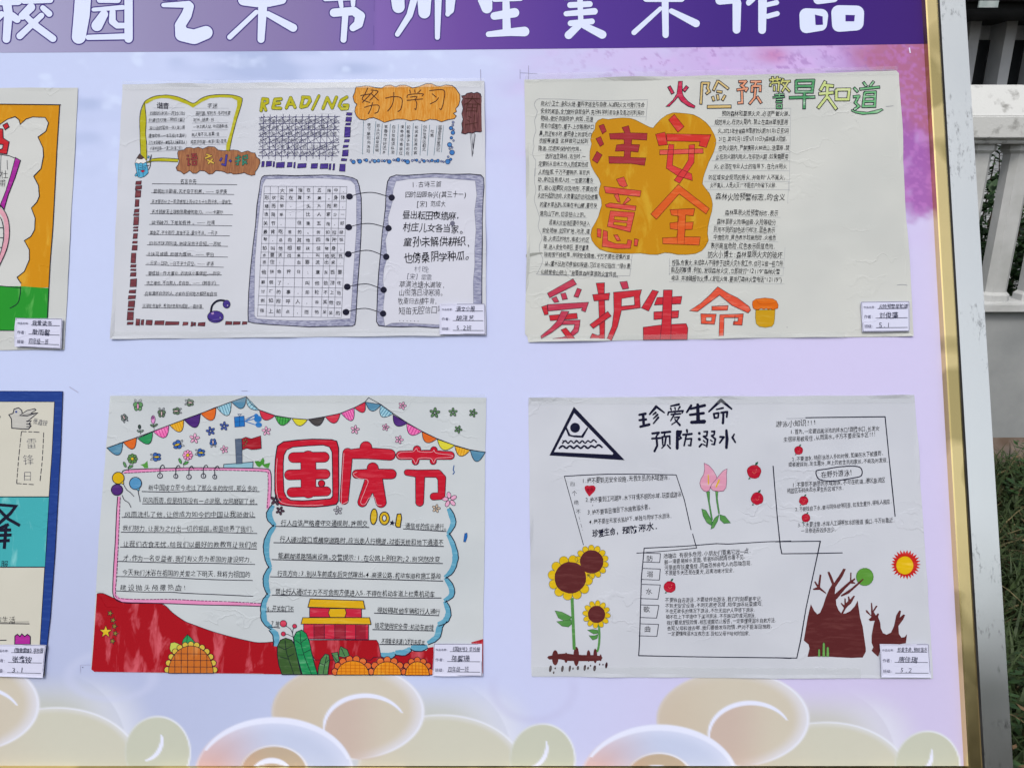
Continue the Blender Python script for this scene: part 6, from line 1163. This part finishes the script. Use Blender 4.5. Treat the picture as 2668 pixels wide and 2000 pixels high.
for t_, x0, x1, y0, y1, sz in [('游泳小知识!!!', 252, 690, 268, 248, 66), ('1.首先,一定要远离泳池的排水口!跟换水口,长发女', 405, 1368, 352, 312, 54), ('生很容易被吸住,从而溺水。千万不要去深水区!!!', 332, 1330, 435, 375, 56), ('2.不要潜水,特别泳池人多的时候,如果在水下被撞到,', 425, 1412, 648, 580, 54), ('或者被踩到,发生意外,岸上的救生员和家长,不能及时发现.', 385, 1468, 705, 655, 52), ('在野外游泳!', 738, 1080, 815, 785, 70), ('1.不要到不熟悉的水域游泳,不可在航道,港区急流区', 425, 1432, 925, 868, 54), ('椒盐区石码头及水草生长区域下水.', 372, 990, 985, 955, 54), ('2.不要独自下水,要与同伴结伴同游,如发生意外,得有人照应.', 458, 1505, 1190, 1100, 52), ('3.下水要注意,水库人工湖等放水的接道 渠口,千万别靠近,', 485, 1535, 1355, 1300, 54), ('一旦卷进去凶多吉少.', 525, 905, 1415, 1402, 54)]: a.hw(t_, x0, y0, x1, y1, sz, PEN, off=.003)
done(a)
a = part('painted_heart', pd, VS6); a.fill([(408, 400), (415, 365), (450, 350), (490, 358), (520, 350), (570, 352), (598, 385), (590, 430), (560, 470), (520, 510), (488, 538), (460, 500), (425, 450)], APR, 1); a.char('生', 470, 430, 60, ink((110, 20, 40)), 3); a.char('命', 530, 415, 60, ink((110, 20, 40)), 3); done(a)
def apple(v, x, y, r, stem=True):
    b = part('painted_apple', pd, v); b.disc(x, y, r, APR, 1, ry=r * .98, jag=.05, n=22, edge=ink((120, 24, 44)), ew=4)
    if stem: b.fill([(x + r * .1, y - r * .9), (x + r * .2, y - r * 1.3), (x + r * .6, y - r * 1.45), (x + r * .5, y - r * 1.05)], DG, 3); b.fill([(x - r * .7, y + r * .8), (x - r * .9, y + r * 1.15), (x - r * .5, y + r * 1.05)], DG, 3)
    b.stroke([(x - r * .25, y), (x, y + r * .3), (x + r * .3, y)], r * .07, ink((214, 100, 90)), 4, smooth=True); b.disc(x + r * .3, y - r * .3, r * .06, ink((226, 150, 130)), 4, n=6); done(b)
apple(VS1, 2120, 742, 64); apple(VS1, 2148, 992, 57)
for x, y, r_ in ((497, 550, 46), (551, 1092, 49), (575, 1278, 45)): apple(VS2, x, y, r_)
apple(VS4, 511, 670, 74)
a = part('painted_pink_lily', pd, VS1); LPK = ink((214, 150, 176), kind='marker', c2=(222, 178, 196)); EO = ink((120, 80, 110))
a.fill([(1655, 662), (1700, 685), (1740, 730), (1768, 780), (1775, 810), (1742, 850), (1715, 880), (1705, 915), (1680, 928), (1650, 920), (1625, 890), (1615, 850), (1625, 810), (1650, 770), (1660, 720)], LPK, 3, edge=EO, ew=4); a.fill([(1868, 715), (1862, 770), (1864, 830), (1858, 890), (1835, 920), (1790, 925), (1740, 918), (1715, 895), (1720, 865), (1760, 820), (1800, 770), (1830, 735)], LPK, 5, edge=EO, ew=4)
a.stroke([(1692, 775), (1695, 855)], 13, SUNY, 7, wob=.3); a.stroke([(1795, 820), (1765, 885)], 13, SUNY, 7, wob=.3)
a.fill([(1676, 928), (1708, 925), (1706, 1020), (1735, 1190), (1722, 1195), (1695, 1030)], LEAFG, 1, edge=DG, ew=3); a.fill([(1760, 925), (1785, 925), (1780, 990), (1800, 1130), (1788, 1135), (1768, 1010)], LEAFG, 1, edge=DG, ew=3)
for p_ in ([(1632, 1088), (1670, 1100), (1700, 1150), (1730, 1205), (1722, 1240), (1680, 1215), (1645, 1150)], [(1795, 1140), (1780, 1200), (1745, 1262), (1718, 1275), (1728, 1220), (1755, 1170)], [(1800, 1140), (1850, 1155), (1900, 1218), (1840, 1222), (1805, 1190)]): a.fill(p_, LEAFG, 3, edge=DG, ew=4)
done(a)
def sunflower(v, x, y, r, R_, n, stem, leaves, ph=0):
    b = part('painted_sunflower', pd, v)
    for k in range(n): t = ph + 2 * math.pi * k / n; b.disc(x + (r + (R_ - r) * .35) * math.cos(t), y + (r + (R_ - r) * .35) * math.sin(t), (R_ - r) * .72, SUNY, 5, ry=r * 1.02 * math.pi / n * 1.1, rot=t, n=12, edge=THIN, ew=4)
    b.disc(x, y, r * 1.08, SUNY, 6, n=24); b.disc(x, y, r, BRN, 7, jag=.02, n=26)
    if stem: b.stroke(stem[0], stem[1], LEAFG, 2, smooth=True)
    for p_ in leaves: b.fill(p_, LEAFG, 3, edge=ink((50, 84, 50)), ew=4)
    done(b)
sunflower(VS3, 728, 350, 130, 185, 14, None, [], .2)
sunflower(VS3, 492, 525, 175, 245, 12, ([(512, 760), (522, 1000), (535, 1310)], 34), [[(322, 890), (400, 905), (460, 935), (505, 960), (490, 990), (420, 1000), (360, 970)], [(340, 1010), (420, 1000), (500, 990), (505, 1040), (470, 1070), (400, 1060)]], .15)
sunflower(VS3, 782, 930, 96, 152, 12, ([(808, 1050), (815, 1180), (805, 1290), (790, 1340)], 24), [[(682, 1105), (740, 1095), (795, 1105), (800, 1140), (750, 1148)], [(698, 1165), (760, 1165), (800, 1150), (790, 1195), (740, 1215)]], .1)
a = part('brown_fence_strokes', pd, VS3)
a.fill([(235, 1410), (250, 1392), (360, 1368), (440, 1362), (520, 1372), (620, 1380), (740, 1380), (830, 1390), (850, 1410), (830, 1440), (740, 1448), (600, 1448), (460, 1445), (380, 1428), (260, 1430)], BRN, 1)
for x, y, rx, ry in ((325, 1410, 36, 85), (445, 1410, 20, 58), (558, 1395, 32, 108), (694, 1390, 22, 65), (768, 1390, 22, 82), (828, 1410, 12, 38)): a.disc(x, y, rx, BRN, 2, ry=ry, n=14)
for x, y, rx, ry in ((272, 1532, 16, 38), (325, 1527, 9, 12), (308, 1575, 9, 16), (405, 1532, 15, 36), (486, 1530, 13, 36), (522, 1530, 8, 14), (576, 1524, 14, 24), (652, 1522, 14, 34), (688, 1525, 10, 17), (716, 1498, 8, 10), (761, 1527, 16, 34), (816, 1484, 8, 12), (853, 1486, 8, 9), (891, 1494, 14, 36)): a.disc(x, y, rx, ink((62, 36, 42)), 2, ry=ry, n=10, rot=.15)
done(a)
a = part('painted_bare_tree', pd, VS5)
a.fill([(400, 752), (440, 830), (475, 868), (505, 850), (540, 770), (565, 690), (580, 650), (610, 580), (640, 530), (588, 390), (610, 382), (635, 430), (665, 510), (720, 430), (770, 348), (798, 355), (760, 440), (680, 560), (672, 640), (760, 560), (845, 488), (848, 395), (862, 392), (862, 480), (900, 455), (905, 475), (880, 495), (905, 510), (900, 522), (850, 520), (800, 570), (740, 640), (700, 690), (685, 700), (690, 760), (715, 820), (745, 855), (790, 860), (850, 830), (900, 775), (932, 712), (945, 800), (960, 900), (990, 1010), (1005, 1120), (1025, 1255), (1025, 1290), (990, 1358), (860, 1362), (700, 1355), (560, 1345), (420, 1348), (362, 1350), (385, 1260), (375, 1210), (320, 1165), (345, 1020), (365, 900)], BRN, 1)
a.fill([(578, 640), (500, 590), (430, 592), (422, 578), (470, 560), (438, 500), (450, 490), (482, 535), (500, 415), (520, 420), (505, 560), (570, 620)], BRN, 2)
a.fill([(740, 650), (860, 570), (925, 515), (990, 460), (998, 472), (940, 530), (830, 630), (745, 665)], BRN, 7); a.disc(1012, 442, 98, ink((92, 148, 62), kind='marker', c2=(110, 162, 84)), 4, ry=100, edge=ink((60, 100, 50)), ew=4)
a.fill([(745, 855), (775, 795), (738, 745), (745, 735), (780, 765), (782, 685), (795, 690), (800, 740), (825, 715), (820, 665), (836, 665), (845, 700), (885, 655), (902, 660), (860, 740), (805, 790), (765, 860)], BRN, 2)
for x, w_, h_ in ((492, 12, 85), (545, 15, 160), (590, 15, 110)): a.fill([(x - w_, 1345), (x - w_ * .8, 1345 - h_ * .9), (x, 1345 - h_), (x + w_ * .8, 1345 - h_ * .9), (x + w_, 1348)], ink((110, 160, 84), kind='marker'), 8, edge=DG, ew=3)
a.fill([(1165, 1350), (1120, 1310), (1090, 1280), (1110, 1240), (1090, 1190), (1090, 1110), (1110, 1000), (1125, 940), (1070, 945), (1058, 925), (1090, 895), (1030, 845), (1022, 820), (1040, 822), (1085, 880), (1082, 735), (1095, 740), (1105, 825), (1140, 770), (1160, 772), (1115, 840), (1140, 880), (1160, 855), (1175, 860), (1165, 900), (1188, 960), (1195, 1030), (1220, 1080), (1260, 1098), (1310, 1075), (1345, 1000), (1370, 880), (1405, 822), (1425, 830), (1410, 905), (1450, 868), (1472, 875), (1450, 925), (1395, 1000), (1400, 1090), (1430, 1132), (1465, 1125), (1492, 1092), (1480, 1195), (1200, 1240)], BRN, 1)
done(a)
a = part('painted_sun', pd, VS5); n = 26; pts = []
for k in range(2 * n): t = math.pi * k / n; rr = (128 if k % 2 else random.uniform(155, 178)); pts.append((1476 + rr * math.cos(t), 302 + rr * math.sin(t)))
a.fill(pts, ink((190, 40, 36), kind='marker'), 1); a.disc(1466, 312, 98, ink((220, 180, 24), kind='marker'), 3, ry=102, jag=.02, n=24, edge=ink((200, 120, 30)), ew=4); done(a)

tape(pd, 1380, 1042, 2380, 1038, 22, 8); tape(pd, 1386, 1748, 2240, 1752, 28, 9)
# ============================================================ the two sheets that run out of the picture on the left
VL1 = (0, 200, .43415); VL2 = (0, 980, .48232)
pe = poster([(-690, 233), (-200, 231), (204, 230), (198, 350), (184, 620), (168.5, 911), (-200, 913), (-700, 915)], 'orange-framed sheet with green grass, cut off by the left photo edge', seed=15, c=(203, 205, 206), c2=(195, 197, 196), curl=.0006)
OF = ink((204, 140, 20), kind='wash', c2=(214, 160, 50)); GF = ink((44, 146, 50), kind='wash', c2=(90, 172, 84)); MAG = ink((158, 42, 148), kind='marker')
a = part('orange_frame', pe, VL1)
a.fill([(-1500, 178), (0, 168), (365, 172), (345, 450), (335, 650), (322, 900), (305, 1120), (297, 1266), (-1500, 1270)], OF, 1)
cloud = [(-1400, 300), (-1000, 250), (-500, 262), (-200, 248), (0, 292), (50, 258), (95, 243), (118, 262), (125, 290), (160, 258), (200, 245), (275, 248), (295, 280), (280, 330), (232, 365), (262, 430), (265, 480), (250, 555), (206, 600), (235, 655), (240, 720), (225, 755), (192, 790), (215, 850), (212, 920), (190, 960), (150, 985), (180, 1040), (180, 1100), (150, 1170), (106, 1205), (130, 1240), (128, 1262), (-1400, 1262)]
a.fill(cloud, ink((204, 205, 204)), 3); a.stroke(cloud[:-2], 5, BK, 5, wob=.2)
a.fill([(-1500, 1262), (130, 1258), (300, 1270), (292, 1450), (288, 1525), (-1500, 1522)], GF, 4); a.stroke([(-1500, 178), (0, 168), (368, 172)], 5, BK, 6); a.stroke([(362, 172), (345, 450), (335, 650), (322, 900), (305, 1120), (288, 1450)], 5, BK, 6); a.stroke([(-1500, 1262), (0, 1256), (130, 1268)], 5, BK, 6); a.stroke([(128, 1262), (125, 1310), (110, 1360), (65, 1390)], 5, BK, 6, smooth=True); a.stroke([(-1500, 1520), (200, 1523)], 4, BK, 6)
done(a)
a = part('red_lettering', pe, VL1); RR = ink((190, 40, 48), kind='marker')
for p_ in ([(22, 295), (48, 280), (60, 305), (36, 322)], [(0, 315), (22, 318), (24, 372), (60, 395), (46, 468), (0, 462), (0, 442), (20, 435), (24, 410), (0, 408), (-60, 400), (-60, 320)]): a.fill(p_, RR, 7, edge=BK, ew=5)
done(a)
a = part('purple_book_edge', pe, VL1)
a.fill([(-400, 470), (-150, 462), (0, 470), (60, 478), (128, 506), (95, 610), (55, 710), (30, 800), (8, 770), (-20, 900), (-400, 900)], ink((204, 205, 204)), 7, edge=BK, ew=5); a.fill([(98, 488), (128, 506), (95, 610), (55, 710), (30, 798), (8, 770), (40, 690), (75, 575)], MAG, 9, edge=BK, ew=4)
a.stroke([(12, 475), (8, 560), (0, 660)], 3, BK, 9); a.stroke([(48, 505), (50, 560)], 3, BK, 9); a.char('杜', 30, 590, 52, PEN, 9, -.01); a.char('甫', 18, 642, 48, PEN, 9, -.01)
a.stroke([(-40, 770), (10, 810), (40, 860), (46, 960), (30, 1040), (0, 1110), (-40, 1170)], 26, ink((214, 156, 172), kind='marker'), 11, smooth=True); a.stroke([(-40, 742), (20, 790), (55, 860), (62, 950), (45, 1040), (0, 1140)], 4, BK, 13, smooth=True); a.stroke([(-30, 815), (15, 860), (28, 950), (15, 1040), (0, 1080)], 4, BK, 13, smooth=True)
for y in (910, 970, 1028): a.stroke([(-80, y), (22, y - 2)], 4, BK, 10)
done(a)
pf = poster([(-700, 1016), (-200, 1018), (165, 1019.5), (158, 1150), (142, 1400), (120, 1700), (117, 1760), (-200, 1760), (-720, 1762)], 'blue-framed sheet with a dove and a turquoise band at the left photo edge', seed=16, c=(205, 203, 196), c2=(196, 195, 188), curl=.00004)
NB = ink((40, 66, 140), kind='marker', c2=(56, 84, 154)); TQ = ink((70, 170, 178), kind='wash', c2=(120, 196, 200))
a = part('blue_frame', pf, VL2)
a.fill([(-1450, 75), (342, 82), (330, 400), (300, 950), (275, 1300), (258, 1445), (240, 1610), (-1450, 1618)], NB, 1, edge=ink((24, 34, 80)), ew=3); a.fill([(-1400, 132), (298, 138), (285, 400), (268, 650), (255, 900), (245, 1030), (228, 1300), (220, 1445), (215, 1560), (-1400, 1560)], ink((206, 203, 192)), 3, edge=BK, ew=3); done(a)
a = part('turquoise_band', pf, VL2); a.fill([(-1400, 650), (268, 650), (256, 850), (246, 1028), (-1400, 1030)], TQ, 5); a.stroke([(-1400, 648), (268, 650)], 5, BK, 7); a.stroke([(-1400, 1030), (246, 1028)], 5, BK, 7)
for st in ([(-30, 690), (90, 700), (60, 740), (-20, 810)], [(0, 720), (50, 770), (108, 802)], [(-10, 825), (48, 800)], [(-10, 830), (60, 828)], [(-15, 858), (62, 855)], [(0, 888), (52, 885)], [(38, 800), (28, 925)]): a.stroke(st, 17, BK, 8)
a.hw('服', 12, 1012, 50, 1012, 36, BK, 8); done(a)
a = part('drawn_dove', pf, VL2); GRB = ink((190, 188, 184), kind='marker')
a.fill([(52, 208), (75, 200), (80, 178), (105, 170), (122, 185), (125, 210), (160, 200), (205, 200), (175, 225), (150, 245), (172, 240), (160, 258), (172, 268), (158, 285), (120, 284), (68, 280), (66, 230)], GRB, 4, edge=BK, ew=5); a.fill([(110, 212), (150, 185), (192, 175), (198, 182), (170, 200), (208, 198), (150, 215)], GRB, 6, edge=BK, ew=4); a.disc(92, 192, 6, ink((60, 80, 150)), 6, n=8); a.stroke([(115, 212), (210, 198)], 3, BK, 8)
for y in (242, 258, 272): a.stroke([(148, y), (172, y - 2)], 4, BK, 8)
done(a)
a = part('dashed_name_box', pf, VL2); a.dashes([(120, 298), (180, 300), (240, 304)], 4, BK, 5, 26, 10); a.dashes([(240, 304), (232, 450), (218, 586)], 4, BK, 5, 26, 10); a.dashes([(120, 298), (105, 440), (94, 578)], 4, BK, 5, 26, 10); a.dashes([(94, 578), (218, 586)], 4, BK, 5, 26, 10)
a.char('雷', 174, 362, 60, PEN2, 5, -.016); a.char('锋', 158, 450, 62, PEN2, 5, -.016); a.char('日', 152, 538, 56, PEN2, 5, -.016); a.hw('张鑫铵', 182, 240, 262, 255, 30, PEN2, 5)
done(a)
a = part('handwriting', pf, VL2); a.hw('的生活', -25, 1312, 90, 1312, 32, PEN, 5); a.stroke([(-200, 1330), (162, 1334)], 5, BK, 5); a.stroke([(0, 1325), (160, 1323)], 2, PEN, 5); a.stroke([(-40, 1424), (38, 1422)], 5, BK, 5); a.fill([(-30, 215), (8, 215), (0, 240), (-20, 255)], BK, 5); done(a)
a = part('purple_tulip', pf, VL2); a.fill([(85, 1400), (98, 1390), (112, 1402), (122, 1388), (138, 1402), (152, 1390), (168, 1402), (168, 1445), (84, 1445)], ink((172, 50, 150), kind='marker'), 5, edge=BK, ew=5); done(a)

# ============================================================ the name cards lying over the sheets
CARD = papermat('card_paper', (216, 217, 240), (209, 210, 234)); CT = PT + .0040; CINK = ink((44, 48, 74)); CPR = ink((84, 84, 112))
def card(view, q, title, who, cls, label, cx=0., short=False, seed=1):
    ox, oy, s_ = view; pts = [(x * s_ + ox, y * s_ + oy) for x, y in q]
    e = empty('name_card', P(*pts[3], PT), label, 'name card', 'name cards stuck on the drawings')
    sheet('card', pts, CARD, e, CT, seed, .0012, 5, PT + .0004)
    a = Art(CT + .00012); a._name = 'print'; a._parent = e; a._stuff = True
    (x0, y0), (x1, y1), (x2, y2), (x3, y3) = pts
    def U(u, v): return (x0 * (1 - u) * (1 - v) + x1 * u * (1 - v) + x2 * u * v + x3 * (1 - u) * v, y0 * (1 - u) * (1 - v) + y1 * u * (1 - v) + y2 * u * v + y3 * (1 - u) * v)
    W = pts[1][0] - pts[0][0]
    a.stroke([U(.015, .015), U(.985, .015), U(.985, .985), U(.015, .985)], 1.1, CPR, 1, closed=True)
    for v, t_, u1, sz in ((.19, '作品名称:', .30, .050), (.50, '作者:', .24, .072), (.82, '班级:', .24, .072)): a.hw(t_, *U(.045, v), *U(u1, v), sz * W, CPR, 2, off=.004, slant=0, jit=.2)
    for v, u0 in ((.24, .34), (.55, .29), (.87, .29)): a.stroke([U(u0, v), U(.95, v)], 1.3, CINK, 2)
    a.hw(title, *U(.36, .17), *U(.36 + min(.60, .105 * len(title)), .17), .115 * W * (1 if len(title) < 6 else .85), CINK, 3, off=.004); a.hw(who, *U(.36, .46), *U(.36 + .13 * len(who), .47), .13 * W, CINK, 3, off=.004); a.hw(cls, *U(.36 + cx, .79), *U(.36 + cx + .085 * len(cls), .79), .12 * W, CINK, 3)
    done(a)
card(VE, [(930, 1332), (1372, 1330), (1380, 1632), (928, 1628)], '语文小报', '胡洋艺', '5.2班', 'white name card at the lower right corner of the language newspaper', seed=21)
card(VF7, [(1440, 375), (1978, 367), (1980, 700), (1458, 705)], '火险预警早知道', '刘俊藻', '5.1', 'white name card at the lower right corner of the fire-prevention sheet', -.02, seed=22)
card(VN6, [(1662, 528), (2125, 530), (2130, 840), (1652, 835)], '《国庆节》手抄报', '蒋馨珊', '四年级一班', 'white name card at the lower right corner of the national-day sheet', -.06, seed=23)
card(VS5, [(1165, 1195), (1723, 1197), (1748, 1575), (1180, 1572)], '珍爱生命,预防溺水', '唐佳瑞', '5.2', 'white name card over the small brown tree on the water-safety sheet', .02, seed=24)
card(VL1, [(108, 1450), (388, 1455), (380, 1635), (103, 1622)], '我爱读书', '耿雨馨', '四年级一班', 'white name card on the green grass of the orange-framed sheet', -.06, seed=25)
card(VL2, [(-16, 1443), (262, 1445), (245, 1620), (-26, 1612)], '《致敬雷锋》手抄报', '张鑫铵', '3.1', 'white name card on the blue-framed sheet at the left photo edge', 0, seed=26)

bpy.data.objects.remove(_go, do_unlink=True)
